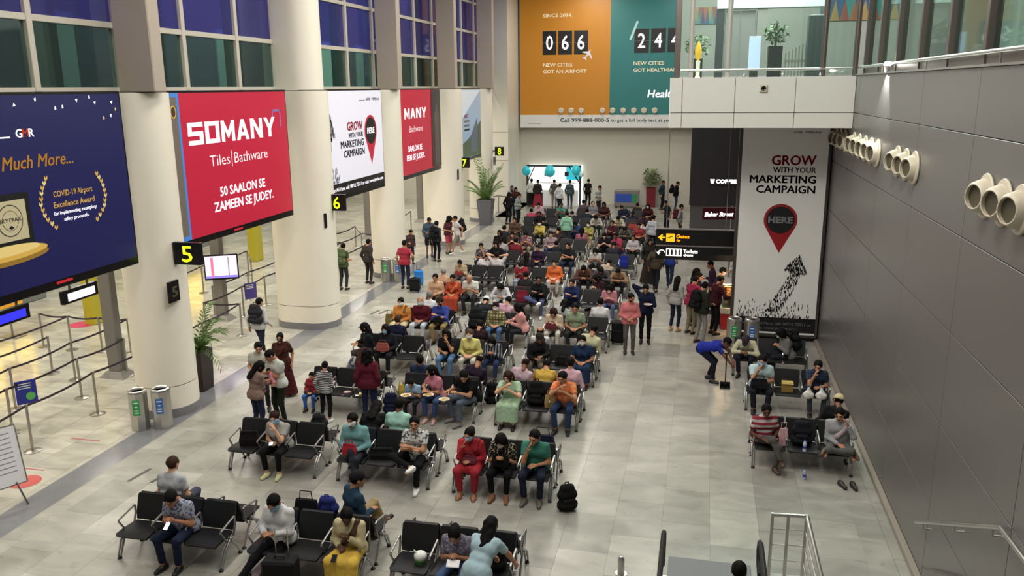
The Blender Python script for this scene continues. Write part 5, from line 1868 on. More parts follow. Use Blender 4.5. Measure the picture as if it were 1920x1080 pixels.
POSES = dict(
    sit=SIT(),
    phone=SIT(lean=16, head=(-32, 0, 0), hl=(.05, -.01, .74), hr=(-.05, -.01, .74), curl=.95),
    phone2=SIT(lean=10, head=(-24, 12, 0), hl=(.06, .02, .80), hr=(-.08, .03, .64), curl=.95, fl=(.16, -.22, .09)),
    crossed=SIT(lean=7, head=(-2, -10, 0), hl=(-.03, -.02, .78), hr=(.03, .01, .72), eh=((.7, .2, -.5), (-.7, .2, -.5))),
    fig4=SIT(lean=5, hl=(-.03, -.02, .78), hr=(.03, .01, .72), eh=((.7, .2, -.5), (-.7, .2, -.5)), fl=(.12, -.14, .09), fr=(.06, -.22, .50), kh=((.12, -.4, 1), (-1, -.5, .4)), head=(0, 10, 0)),
    kneecross=SIT(lean=8, fr=(.17, -.26, .26), kh=((.12, -.4, 1), (.1, -.5, 1)), head=(-8, -8, 0)),
    facehand=SIT(lean=14, head=(-9, 8, 6), hl=(.07, -.06, .93), eh=((.3, .1, -1), (-.5, .5, -.4)), hr=(-.05, .0, .64)),
    facehand_r=SIT(lean=14, head=(-9, -14, -6), hr=(-.07, -.06, .93), eh=((.5, .5, -.4), (-.3, .1, -1)), hl=(.05, .0, .64)),
    eat=SIT(lean=17, head=(-10, -18, 0), hl=(.05, -.10, .84), hr=(-.03, -.10, .94), eh=((.8, .3, -.6), (-.8, .3, -.6)), curl=.95),
    hunch=SIT(lean=34, head=(-38, 0, 0), hl=(.06, -.16, .66), hr=(-.06, -.16, .66), eh=((.6, .1, -.3), (-.6, .1, -.3)), curl=.95),
    recline=SIT(pel=(0, .22, .50), lean=-20, head=(12, 18, 0), hl=(.10, .05, .62), hr=(-.06, .05, .62), fl=(.14, -.36, .09), fr=(-.10, -.42, .09), kh=((.12, -.2, 1), (-.12, -.2, 1))),
    slump=SIT(lean=8, side=14, head=(-30, 20, 14), hl=(.06, .06, .62), hr=(-.10, .02, .62)),
    crossleg=SIT(lean=6, head=(-12, -14, 4), pel=(0, .27, .52), fl=(-.20, .0, .47), fr=(.20, -.08, .47), kh=((1, -.4, .25), (-1, -.4, .25)), hl=(.10, -.02, 1.0), hr=(-.02, .02, .60), eh=((.5, .0, -1), (-.5, .5, -.4))),
    handsbehind=SIT(lean=-6, head=(4, 0, 0), hl=(.08, .34, 1.10), hr=(-.08, .34, 1.10), eh=((1, -.1, .2), (-1, -.1, .2))),
    plate=SIT(lean=24, yaw=24, head=(-26, 20, 0), hl=(.10, -.14, .70), hr=(-.14, -.20, .68), curl=.95, fl=(.18, -.16, .09)),
    turned=SIT(lean=10, yaw=-42, head=(-12, -26, 0), hl=(-.10, -.08, .70), hr=(-.22, .0, .72), fl=(.02, -.16, .09), fr=(-.16, -.14, .09)),
    turned_l=SIT(lean=10, yaw=42, head=(-16, 26, 0), hl=(.20, -.02, .70), hr=(.06, -.10, .66), fl=(.20, -.16, .09), fr=(.0, -.14, .09)),
    stretch=SIT(pel=(0, .26, .52), lean=3, yaw=-8, head=(-34, 6, 0), hl=(.03, -.02, .72), hr=(-.10, .0, .70), curl=.95, fl=(-.02, -.50, .09), fr=(-.34, -.52, .09), kh=((-.1, -.4, 1), (-.4, -.4, 1))),
    stand=STD(),
    stand2=STD(lean=3, head=(-18, 14, 0), hr=(-.16, -.22, 1.08), curl=.95, fl=(.12, .06, .09)),
    stand_front=STD(lean=2, head=(-10, 30, 0), hl=(.05, -.20, 1.05), hr=(-.05, -.20, 1.03), eh=((.8, .6, 0), (-.8, .6, 0))),
    stand_plate=STD(lean=4, head=(-24, -10, 0), hl=(.07, -.28, 1.17), hr=(-.10, .02, 1.52), eh=((.6, .6, -.4), (-1, -.3, -.25)), curl=.95),
    stand_hip=STD(lean=0, hr=(-.20, .02, 1.02), eh=((.3, 1, 0), (-1, .5, 0)), hl=(.26, -.02, .88)),
    walk=STD(lean=5, fl=(.09, -.26, .09), fr=(-.09, .26, .14), hl=(.22, .14, .92), hr=(-.22, -.18, .94)),
    bend=STD(lean=42, pel=(0, .16, .90), head=(-20, 12, 0), hl=(.08, -.42, .80), hr=(-.28, -.40, .78), eh=((.6, .2, .2), (-.6, .2, .2)), curl=.95),
    bend_deep=STD(lean=74, pel=(0, .26, .80), head=(-10, 0, 0), hl=(.08, -.46, .55), hr=(-.10, -.48, .50), eh=((.6, 0, .4), (-.6, 0, .4)), fl=(.13, .10, .09), fr=(-.13, -.05, .09), curl=.95),
    carry=STD(lean=6, head=(-30, -24, 0), hl=(-.10, -.24, 1.18), hr=(.06, -.22, 1.02), eh=((.8, .5, -.2), (-.8, .5, -.2))),
    reach=STD(lean=10, head=(-16, 8, 0), hl=(.14, -.46, 1.14), hr=(-.20, -.36, 1.08), eh=((.6, .3, -.5), (-.6, .3, -.5)), curl=.95),
)


def skeleton(pose):
    d = POSES[pose]
    pel = _np(d['pel'])
    R = rotm('Z', d['yaw']) @ rotm('X', d['lean']) @ rotm('Y', -d['side'])
    S = {}
    S['R'] = R
    S['pel'] = pel
    at = lambda x, y, z: pel + R @ np.array((x, y, z))
    S['at'] = at
    S['hipL'], S['hipR'] = pel + np.array((.088, 0, -.02)), pel + np.array((-.088, 0, -.02))
    S['shL'], S['shR'] = at(.172, .01, .415), at(-.172, .01, .415)
    S['neck'] = at(0, .01, .47)
    hp, hy, hr = d['head']
    RH = rotm('Z', d['yaw'] * .6 + hy) @ rotm('X', -hp + d['lean'] * .5) @ rotm('Y', -hr - d['side'] * .5)
    S['RH'] = RH
    S['head'] = at(0, -.005, .495) + RH @ np.array((0, -.02, .128))
    for s, i in (('L', 0), ('R', 1)):
        S['el' + s], S['ha' + s] = ik(S['sh' + s], d['h' + s.lower()], .285, .250, d['eh'][i])
        S['kn' + s], S['an' + s] = ik(S['hip' + s], d['f' + s.lower()], .435, .415, d['kh'][i])
    return d, S


def torso(S, e, female=False):
    at = S['at']
    sw, ch, wa = (.125, .085, .055) if female else (.140, .095, .070)
    P = [cap(at(-sw, .01, .405), at(sw, .01, .405), .056 + e), cap(at(-.05, .012, .445), at(.05, .012, .445), .048 + e), cap(at(-ch, .0, .32), at(ch, .0, .32), .105 + e),
         cap(at(-wa, .0, .16), at(wa, .0, .16), .098 + e), cap(at(-.075, .012, .01), at(.075, .012, .01), .112 + e * 1.5)]
    if female:
        P += [ellp(at(.062, -.085, .29), (.06 + e, .055 + e, .06 + e)), ellp(at(-.062, -.085, .29), (.06 + e, .055 + e, .06 + e))]
    else:
        P += [ellp(at(0, -.045, .12), (.10 + e, .085 + e, .11 + e))]
    return P


def build_body(pose, female=False):
    d, S = skeleton(pose)
    P = torso(S, -.006, female)
    P += [cap(S['at'](0, .01, .42), S['head'] + S['RH'] @ np.array((0, .03, -.12)), .058, .050)]
    for s in 'LR':
        P += [cap(S['sh' + s], S['el' + s], .050, .038), cap(S['el' + s], S['ha' + s], .039, .026)]
        P += [cap(S['hip' + s], S['kn' + s], .076, .046), cap(S['kn' + s], S['an' + s], .046, .034)]
        f = foot_dir(S, s)
        P += [cap(S['an' + s] + np.array((0, 0, -.045)), S['an' + s] + f * .12 + np.array((0, 0, -.055)), .032, .026)]
    V, Q = sdf_mesh(P, .019, .035)
    mi = np.zeros(len(Q), int)
    Vs, Qs, Ms = [V], [Q], [mi]
    n = len(V)
    M = np.eye(4)
    M[:3, :3] = S['RH']
    M[:3, 3] = S['head']
    hv, hq, hm = HEAD
    Vs.append(xf(hv, M)); Qs.append(hq + n); Ms.append(hm)
    n += len(hv)
    for s, sg in (('L', 1), ('R', -1)):
        f = S['ha' + s] - S['el' + s]
        f /= np.linalg.norm(f)
        inw = np.array((-sg, 0, 0)) if abs(f[2]) > .75 else np.array((-.35 * sg, .25, -1.0))
        pn = inw - f * (inw @ f)
        pn /= np.linalg.norm(pn)
        ydir = np.cross(-pn, f)          # right-handed: X=f, Z=-pn, Y=Z x X
        A = np.eye(4)
        A[:3, 0], A[:3, 1], A[:3, 2], A[:3, 3] = f, ydir, -pn, S['ha' + s]
        vv, qq = HAND[d['curl']]
        vv = vv.copy()
        # thumb points up / inwards: mirror when the template's thumb side is the wrong one
        want = np.array((-sg, -.2, .25)) if abs(f[2]) <= .75 else np.array((0, -1.0, 0))
        if ydir @ want < 0:
            vv[:, 1] *= -1
            qq = qq[:, ::-1]
        Vs.append(xf(vv, A)); Qs.append(qq + n); Ms.append(np.zeros(len(qq), int))
        n += len(vv)
    return np.concatenate(Vs), np.concatenate(Qs), np.concatenate(Ms), S


def foot_dir(S, s):
    sh = S['kn' + s] - S['an' + s]
    f = np.array((0.0, -1.0, 0.0))
    f = rotm('Z', (8 if s == 'L' else -8)) @ f
    if abs(S['an' + s][2] - .09) > .12:       # lifted foot: at right angles to the shin
        u = sh / np.linalg.norm(sh)
        f = f - u * (f @ u)
        if np.linalg.norm(f) < .2:
            f = np.array((0, 0, -1.0)) - u * (-u[2])
    return f / np.linalg.norm(f)


def build_top(pose, kind, female):
    d, S = skeleton(pose)
    e = .012 if kind != 'jacket' else .024
    P = torso(S, e, female)
    at = S['at']
    long = kind in ('shirt', 'jacket', 'kurta', 'sweater')
    for s in 'LR':
        if kind == 'vest':
            continue
        if long:
            w = S['el' + s] + (S['ha' + s] - S['el' + s]) * .95
            P += [cap(S['sh' + s], S['el' + s], .056 + e * .5, .049 + e * .5), cap(S['el' + s], w, .048 + e * .4, .036 + e * .4, True)]
        else:
            q = S['sh' + s] + (S['el' + s] - S['sh' + s]) * (.66 if kind != 'blouse' else .8)
            P += [cap(S['sh' + s], q, .060, .058, True)]
    P += [cap(at(0, .012, .42), at(0, .0, .485), .066, .060)]
    if kind == 'jacket':
        P += [cap(at(-.07, .03, .46), at(.07, .03, .46), .045)]
    clips = []
    if kind in ('kurta', 'kurta_s', 'dress'):
        pel = S['pel']
        if d['seat']:
            for s in 'LR':
                P.append(cap(S['hip' + s], S['hip' + s] + (S['kn' + s] - S['hip' + s]) * .92, .115, .085, True))
            P.append(cap(pel, pel + ((S['knL'] + S['knR']) / 2 - pel) * .9, .10, .07, True))
            if kind == 'dress':
                for s in 'LR':
                    P.append(cap(S['kn' + s], S['kn' + s] + (S['an' + s] - S['kn' + s]) * .8, .085, .10, True))
                P.append(cap((S['knL'] + S['knR']) / 2, (S['anL'] + S['anR']) / 2 + np.array((0, -.02, .10)), .075, .09, True))
        else:
            bot = pel[2] - (.42 if kind != 'dress' else .66)
            for k in range(7):
                z = pel[2] - .02 - (pel[2] - bot) * k / 6
                P.append(cap((-.085 - .012 * k + pel[0], pel[1] + .01, z), (.085 + .012 * k + pel[0], pel[1] + .01, z), .128 + .004 * k))
            clips.append(((0, 0, bot), (0, 0, -1.0)))
    elif not d['seat'] and d['lean'] < 30:
        hem = S['pel'][2] - .10
        P.append(cap(at(-.085, .012, -.05), at(.085, .012, -.05), .120 + e))
        clips.append(((0, 0, hem), (0, 0, -1.0)))
    else:
        P.append(cap(at(-.085, .012, -.02), at(.085, .012, -.02), .118 + e))
        clips.append((S['pel'] + S['R'] @ np.array((0, 0, -.06)), S['R'] @ np.array((0, 0, -1.0))))
    V, Q = sdf_mesh(P, .0165, .035, fold=.0035, clips=clips)
    return np_mesh('top', V, Q)


def build_bottom(pose, kind):
    d, S = skeleton(pose)
    pel = S['pel']
    P = [cap(pel + np.array((-.075, .012, .0)), pel + np.array((.075, .012, .0)), .116)]
    clips = []
    for s in 'LR':
        if kind == 'shorts':
            P.append(cap(S['hip' + s], S['hip' + s] + (S['kn' + s] - S['hip' + s]) * .95, .094, .080, True))
            continue
        fat = {'trousers': (.090, .064, .058, .050), 'salwar': (.098, .082, .078, .050), 'slim': (.088, .064, .060, .046), 'skirt': (.10, .085, .085, .11)}[kind]
        en = S['kn' + s] + (S['an' + s] - S['kn' + s]) * (.93 if kind != 'slim' else .86)
        P += [cap(S['hip' + s], S['kn' + s], fat[0], fat[1]), cap(S['kn' + s], en, fat[2], fat[3], True)]
    if kind == 'skirt':
        km, am = (S['knL'] + S['knR']) / 2, (S['anL'] + S['anR']) / 2
        P += [cap(pel, km, .12, .09), cap(km, am + np.array((0, 0, .02)), .09, .12, True)]
        if not d['seat']:
            for k in range(8):
                z = pel[2] - .02 - (pel[2] - .10) * k / 7
                P.append(cap((-.07 - .014 * k, .02, z), (.07 + .014 * k, .02, z), .112 + .008 * k))
            clips.append(((0, 0, .06), (0, 0, -1.0)))
    V, Q = sdf_mesh(P, .0165, .03, fold=.003, clips=clips)
    return np_mesh('bottom', V, Q)


def build_drape(pose):
    """sari end / dupatta: a broad band from hip across the chest, over the left shoulder and down the back"""
    d, S = skeleton(pose)
    at = S['at']
    P = [cap(at(-.13, -.06, .02), at(-.03, -.13, .22), .05, .045), cap(at(-.03, -.13, .22), at(.10, -.10, .36), .045, .04), cap(at(.10, -.10, .36), at(.13, .0, .47), .04, .04),
         cap(at(.13, .0, .47), at(.11, .115, .32), .04, .045), cap(at(.11, .115, .32), at(.06, .13, -.05), .045, .06, True)]
    V, Q = sdf_mesh(P, .0165, .03, fold=.003)
    return np_mesh('drape', V, Q)


# ---- shoe, toe towards -Y, ankle at origin (0.09 above the ground)
def build_shoe(kind):
    if kind == 'sandal':
        P = [cap((0, .045, -.078), (0, -.13, -.078), .036, .040), cap((-.045, -.07, -.06), (.045, -.07, -.06), .02)]
        V, Q = sdf_mesh(P, .012, .02, clips=[((0, 0, -.088), (0, 0, -1.0)), ((0, 0, -.045), (0, 0, 1.0))])
    else:
        P = [cap((0, .045, -.05), (0, -.02, -.045), .040, .042), cap((0, -.02, -.050), (0, -.135, -.058), .043, .036), cap((0, .02, -.05), (0, .02, .0), .042, .040, True)]
        V, Q = sdf_mesh(P, .012, .03, clips=[((0, 0, -.088), (0, 0, -1.0))])
    me = np_mesh('shoe', V, Q)
    me.materials.append(None)
    return me


SHOE = {k: build_shoe(k) for k in ('shoe', 'sandal')}
SKIN = {}


def skin_mat(tone):
    cs = {'light': '#cf9f82', 'mid': '#ae7c5c', 'dark': '#7c5340', 'deep': '#553626'}
    return mat('skin_' + tone, cs[tone], .5, 0, .35, vary=.08, scale=6)


EYE = mat('eye_and_brow', '#140d0a', .4)
LIP = mat('lip', '#7a3f38', .5)
MCACHE = {}
PEOPLE = []


def setm(o, m, i=0):
    o.material_slots[i].link = 'OBJECT'
    o.material_slots[i].material = m


def person(loc, rotz, pose, top, bottom, hairk='short', skin='mid', label='', scale=1.0, mask=None, shoe='#1b1a1a', female=None, haircol='#0d0a08', cap_col=None, beard=False, group='waiting passengers', drape=None, shoek='shoe', girth=1.0):
    """top = (kind, colour[, pattern, colour2, patternscale]); bottom likewise"""
    if female is None:
        female = hairk in ('long', 'open', 'bun', 'tail', 'curly', 'scarf')
    kb = ('b', pose, female)
    if kb not in MCACHE:
        V, Q, mi, S = build_body(pose, female)
        MCACHE[kb] = (np_mesh('body', V, Q, [None, None, None], mi), S)
    me, S = MCACHE[kb]
    kt = ('t', pose, top[0], female)
    if kt not in MCACHE:
        MCACHE[kt] = build_top(pose, top[0], female)
        MCACHE[kt].materials.append(None)
    kl = ('l', pose, bottom[0])
    if kl not in MCACHE:
        MCACHE[kl] = build_bottom(pose, bottom[0])
        MCACHE[kl].materials.append(None)
    p = ob('person', me, None, loc, (0, 0, rotz))
    if POSES[pose]['seat']:
        girth *= 1.04
    p.scale = (scale * girth, scale * girth, scale)
    setm(p, skin_mat(skin), 0)
    setm(p, EYE, 1)
    setm(p, LIP, 2)
    tag(p, label, 'person', group)
    t = ob({'tee': 'tee_shirt', 'kurta_s': 'kurta'}.get(top[0], top[0]), MCACHE[kt], p)
    setm(t, fabric(*top[1:]))
    b = ob({'slim': 'leggings'}.get(bottom[0], bottom[0]), MCACHE[kl], p)
    setm(b, fabric(*bottom[1:]))
    MH = Matrix([list(S['RH'][i]) + [S['head'][i]] for i in range(3)] + [[0, 0, 0, 1]])

    def onhead(nm, kind, m):
        o = ob(nm, hair(kind), p)
        o.matrix_local = MH
        setm(o, m)
        return o
    hm = mat('hair', haircol, .75, 0, .15)
    if hairk == 'scarf':
        onhead('headscarf', 'scarf', fabric(cap_col or '#333333'))
    elif hairk != 'bald':
        onhead('hair', hairk, hm)
    if cap_col and hairk != 'scarf':
        onhead('cap', 'cap', fabric(cap_col))
    if mask:
        onhead('face_mask', 'mask', mat('mask', mask, .8))
    if beard:
        onhead('beard', 'beard', hm)
    if drape:
        kd = ('d', pose)
        if kd not in MCACHE:
            MCACHE[kd] = build_drape(pose)
            MCACHE[kd].materials.append(None)
        o = ob('drape', MCACHE[kd], p)
        setm(o, fabric(*drape))
    for s in 'LR':
        f = foot_dir(S, s)
        o = ob('shoe', SHOE[shoek], p)
        sh = S['kn' + s] - S['an' + s]
        y = -f
        z = sh - y * (sh @ y) if abs(S['an' + s][2] - .09) > .12 else np.array((0, 0, 1.0))
        z = z / np.linalg.norm(z)
        x = np.cross(y, z)
        A = Matrix([[x[i], y[i], z[i], S['an' + s][i]] for i in range(3)] + [[0, 0, 0, 1]])
        o.matrix_local = A
        setm(o, mat('shoe_leather', shoe, .5))
    PEOPLE.append(p)
    return p

# ================================================================== bags, food and small things
def backpack(loc, rotz, label, col, col2='#101012', s=1.0, lie=0.0, parent=None):
    e = empty('backpack', loc, (lie, 0, rotz))
    e.scale = (s, s, s)
    tag(e, label, 'backpack')
    k = 'bp'
    if k not in MCACHE:
        V, Q = sdf_mesh([cap((-.09, 0, .10), (.09, 0, .10), .095), cap((-.09, .01, .28), (.09, .01, .28), .09), cap((-.06, .015, .40), (.06, .015, .40), .07)], .014, .05, fold=.003, clips=[((0, 0, .005), (0, 0, -1.0))])
        MCACHE['bp'] = np_mesh('body', V, Q, [None])
        V, Q = sdf_mesh([cap((-.075, -.085, .11), (.075, -.085, .11), .055), cap((-.07, -.085, .20), (.07, -.085, .20), .04)], .012, .03)
        MCACHE['bp2'] = np_mesh('front_pocket', V, Q, [None])
        mb = MB()
        for sx in (-1, 1):
            mb.tube([(sx * .07, .07, .40), (sx * .09, .13, .32), (sx * .10, .12, .16), (sx * .09, .08, .06)], .02, 6, flat=.35)
        MCACHE['bp3'] = mb.mesh('strap', [None], True)
        MCACHE['bp4'] = MB().tube([(-.035, .03, .45), (-.03, .03, .50), (.03, .03, .50), (.035, .03, .45)], .010, 6).mesh('top_handle', [None], True)
    for nm, q, c in (('body', 'bp', col), ('front_pocket', 'bp2', col), ('strap', 'bp3', col2), ('top_handle', 'bp4', col2)):
        o = ob(nm, MCACHE[q], e)
        setm(o, fabric(c))
    return e


def handbag(loc, rotz, label, col, w=.30, h=.22, d=.11, handle=True, cat='handbag', pat=None):
    e = empty(cat.replace(' ', '_'), loc, (0, 0, rotz))
    tag(e, label, cat)
    m = fabric(col) if pat is None else fabric(col, *pat)
    vs = [(-w / 2, -d / 2, 0), (w / 2, -d / 2, 0), (w / 2, d / 2, 0), (-w / 2, d / 2, 0), (-w * .54, -d * .5, h * .45), (w * .54, -d * .5, h * .45), (w * .54, d * .5, h * .45), (-w * .54, d * .5, h * .45),
          (-w * .45, -d * .18, h), (w * .45, -d * .18, h), (w * .45, d * .18, h), (-w * .45, d * .18, h)]
    fs = [(3, 2, 1, 0)] + [(a + i, a + (i + 1) % 4, a + 4 + (i + 1) % 4, a + 4 + i) for a in (0, 4) for i in range(4)] + [(8, 9, 10, 11)]
    ob('body', MB().add(vs, fs), e, m=m)
    ob('flap', MB().box((-w * .43, -d * .32, h * .62), (w * .43, -d * .30, h * .98)), e, m=m) if cat == 'handbag' else None
    if handle:
        ob('handle', MB().tube([(-w * .3, 0, h * .96), (-w * .25, 0, h * 1.35), (w * .25, 0, h * 1.35), (w * .3, 0, h * .96)], .010, 6), e, m=m)
    return e


def suitcase(loc, rotz, label, col, w=.36, d=.23, h=.56, handle=.42):
    e = empty('suitcase', loc, (0, 0, rotz))
    tag(e, label, 'suitcase')
    ob('shell', MB().box((-w / 2, -d / 2, .05), (w / 2, d / 2, .05 + h), .03), e, m=mat('case' + col, col, .65, 0, .2))
    ob('front_pocket', MB().box((-w * .4, -d / 2 - .025, .12), (w * .4, -d / 2, .12 + h * .5), .012), e, m=mat('case' + col, col, .65, 0, .2))
    for sx in (-1, 1):
        for sy in (-1, 1):
            ob('wheel', MB().lathe([(.028, -.012), (.028, .012)], 10, (sx * w * .38, sy * d * .36, .028), 'x'), e, m=RUB)
    if handle:
        ob('telescopic_handle', MB().tube([(-.09, d * .36, .05 + h), (-.09, d * .36, .05 + h + handle), (.09, d * .36, .05 + h + handle), (.09, d * .36, .05 + h)], .010, 6), e, m=STEEL)
    ob('top_handle', MB().tube([(-.07, 0, .05 + h), (-.06, 0, .08 + h), (.06, 0, .08 + h), (.07, 0, .05 + h)], .012, 6), e, m=RUB)
    return e


def phone(loc, rot, label, lit=False):
    e = ob('phone', MB().box((-.036, -.075, -.004), (.036, .075, .004), .002), None, loc, rot, m=BLACK)
    ob('screen', MB().box((-.032, -.070, .004), (.032, .070, .0048)), e, m=mat('phone_lit', '#eef4ff', .3, emit=2.2) if lit else mat('phone_dark', '#1a1c22', .15))
    tag(e, label, 'phone')


def bottle(loc, label, col='#b9c7d6', capc='#2d3f9a'):
    e = empty('water_bottle', loc)
    tag(e, label, 'bottle')
    ob('body', MB().lathe([(.032, 0), (.034, .01), (.034, .15), (.02, .19), (.013, .205)], 14), e, m=mat('pet' + col, col, .15))
    ob('cap', MB().lathe([(.016, .205), (.016, .225)], 12), e, m=mat('cap' + capc, capc, .4))
    ob('label_band', MB().lathe([(.0345, .06), (.0345, .11)], 14), e, m=mat('cap' + capc, capc, .4))


def plate(loc, label, col='#d9d2c0', food='#c79a5a'):
    e = empty('paper_plate', loc)
    tag(e, label, 'plate')
    ob('dish', MB().lathe([(.0, 0), (.08, 0), (.115, .018), (.118, .020), (.08, .006), (.0, .006)], 20), e, m=mat('dish' + col, col, .5), smooth=True)
    mb = MB()
    for k in range(7):
        mb.ell((.05 * math.cos(k), .05 * math.sin(k * 1.7), .018), (.028, .024, .014), 8, 5)
    o = ob('food', mb, e, m=mat('food' + food, food, .7))
    o['kind'] = 'stuff'


def on_seat(code, dx=0, dy=.22, z=.432):
    (p, r) = seat_at(code)
    s = 1 if r == 0 else -1
    return (p[0] + dx * s, p[1] + dy * s, z)



# ================================================================== the people
def sit(code, pose, top, bottom, hairk, skin, label, **k):
    p, r = seat_at(code)
    dx = k.pop('dx', 0)
    tw = k.pop('turn', 0)
    p = (p[0] + dx, p[1], 0)
    k.setdefault('group', 'passengers seated on the benches')
    return person(p, r + math.radians(tw), pose, top, bottom, hairk, skin, label, **k)


def stand(x, y, face, pose, top, bottom, hairk, skin, label, **k):
    """face in degrees: 0 towards the camera side, 180 away, 90 to the right"""
    k.setdefault('group', 'people standing and walking')
    return person((x, y, 0), math.radians(face), pose, top, bottom, hairk, skin, label, **k)


BLU = '#7fb4d8'
WM = '#e4e6e6'
# ---- first row
sit('1BA0', 'sit', ('tee', '#b9bcc0'), ('trousers', '#4a4e63'), 'short', 'light', 'man in pale grey tee seated with his back to us, leftmost bench', haircol='#3a2a1e', scale=1.02, dx=.05)
sit('1FA1', 'phone', ('tee', '#a9adc0', 'print', '#5a607e', 1.6), ('trousers', '#19243f'), 'short', 'mid', 'man in pale floral shirt bent over his phone on the front bench', mask=None, shoe='#17120f', scale=1.04, dx=.12)
sit('1FB0', 'stretch', ('shirt', '#dcdcdc'), ('trousers', '#0f1013'), 'short', 'mid', 'man in white shirt and blue mask behind the black suitcase', mask=BLU, scale=1.04, dx=.13)
sit('1FB2', 'phone2', ('shirt', '#cfc08e'), ('skirt', '#e0b414'), 'short', 'deep', 'person in cream top and bright yellow wrap on the front bench', shoe='#d8d0c8', scale=1.0, dx=.10, drape=('#54402e',))
sit('1BB2', 'kneecross', ('shirt', '#1e3f55'), ('trousers', '#b39a66'), 'short', 'mid', 'man in dark teal shirt and dark cap seated with his back to us', cap_col='#17151a', scale=1.06, turn=-42)
sit('1FC1', 'phone', ('blouse', '#6f6a7c', 'print', '#a09aab', 1.3), ('trousers', '#47648f'), 'bun', 'mid', 'girl in grey blouse and jeans reading on the front bench', scale=.98, dx=.10)
stand(-2.60, 9.45, 165, 'bend', ('kurta_s', '#a9c9d2'), ('slim', '#131316'), 'long', 'mid', 'woman in pale blue kurta bending over the reading girl', scale=.98)
# ---- second row
sit('2FA1', 'facehand', ('tee', '#a5a49c'), ('slim', '#101012'), 'tail', 'light', 'woman in grey tee with hand to her face, second row left', mask=BLU, shoe='#d4d2a0', haircol='#2a1614', dx=.10)
sit('2FB0', 'kneecross', ('shirt', '#6fa9aa'), ('trousers', '#272b36'), 'short', 'dark', 'man in teal shirt with red bag on his lap', mask=WM, shoe='#2a1814', scale=1.04)
sit('2FB2', 'fig4', ('tee', '#d2d2cc', 'print', '#55565a', 1.1), ('trousers', '#0f1116'), 'short', 'mid', 'man in white printed tee with arms folded and white shoes', shoe='#e6e6e2', scale=1.04)
sit('2BB1', 'sit', ('tee', '#9ed2be'), ('trousers', '#30343c'), 'short', 'dark', 'man in mint green tee seated with his back to us', scale=1.05)
sit('2BB0', 'hunch', ('shirt', '#15161a'), ('slim', '#15161a'), 'long', 'mid', 'long-haired person in black behind the man in teal shirt')
sit('2FC0', 'facehand_r', ('kurta', '#b41728'), ('salwar', '#a8172a'), 'bun', 'mid', 'woman in red tunic and mask in the second row', mask='#9cc6e0', shoek='sandal', shoe='#8a5a44', drape=('#a0182a',))
sit('2FC1', 'phone', ('blouse', '#141416', 'print', '#a89a78', 1.5), ('slim', '#0e0e10'), 'open', 'mid', 'woman in black dotted blouse between red tunic and green tee', mask='#c9c6c2', shoe='#7a5238')
sit('2FC2', 'facehand_r', ('tee', '#2f7a68'), ('trousers', '#1d2438'), 'short', 'mid', 'man in green tee with hand at his mouth, aisle end', shoe='#57584f', scale=1.05)
# ---- third row
sit('3FA0', 'sit', ('jacket', '#a01c2c'), ('trousers', '#2f66b8'), 'short', 'mid', 'small child in red jacket and bright blue trousers', scale=.70, dx=-.12)
stand(-7.70, 15.5, 172, 'stand2', ('shirt', '#c6c6c4', 'hstripe', '#33343c', .75), ('slim', '#141417'), 'short', 'mid', 'boy in striped shirt standing with his back to us', shoe='#d8d8d8', scale=.80)
stand(-6.75, 15.62, 190, 'stand', ('jacket', '#5c0f22'), ('trousers', '#1d2747'), 'curly', 'mid', 'woman in maroon jacket with big dark hair standing by the bench', shoe='#3a6a8a', scale=.97)
sit('3FB0', 'phone', ('tee', '#8fb2cf'), ('trousers', '#23252c'), 'short', 'mid', 'boy in pale blue tee with a plate on his lap', scale=.76, dx=.05)
sit('3FB1', 'turned', ('tee', '#c9788a'), ('slim', '#35517c'), 'long', 'mid', 'woman in pink top and jeans eating in the third row', shoe='#c8a09c', scale=.97)
sit('3FB2', 'plate', ('tee', '#141416'), ('trousers', '#5a6678'), 'short', 'mid', 'man in black tee leaning over a plate, third row', shoe='#6a6868', scale=1.06, turn=-40)
sit('3FC0', 'eat', ('dress', '#a9c9a2'), ('slim', '#b9d4b4'), 'long', 'light', 'woman in pale green dress eating, third row', haircol='#2e1a14')
sit('3FC2', 'eat', ('tee', '#e0702c', 'print', '#e8935a', .8), ('trousers', '#2a3f66'), 'short', 'mid', 'man in orange shirt and jeans eating at the aisle', scale=1.06)
sit('3BA1', 'slump', ('shirt', '#a9abb4', 'print', '#3f4257', 1.0), ('trousers', '#3a3d48'), 'long', 'mid', 'person in blue white patterned wrap behind the third row', haircol='#3a1c14')
sit('3BB0', 'recline', ('shirt', '#2a3a55'), ('trousers', '#39507c'), 'short', 'mid', 'person in navy reclining behind the boy with plate')
sit('3BB2', 'slump', ('shirt', '#2e1f33'), ('trousers', '#c9b9a2'), 'thin', 'mid', 'balding man in plum shirt with his back to us, third row')
sit('3BC0', 'slump', ('shirt', '#caa9b6'), ('trousers', '#3a3d48'), 'thin', 'dark', 'balding man in pale pink shirt leaning sideways', haircol='#1a1412')
sit('3BC2', 'sit', ('shirt', '#d8a9b6'), ('trousers', '#20242e'), 'short', 'mid', 'man in pink shirt seated back to us at the aisle', scale=1.04)
sit('3BC1', 'hunch', ('shirt', '#c9a01e'), ('trousers', '#17171b'), 'short', 'mid', 'person in yellow sleeves bent low behind black rucksack')
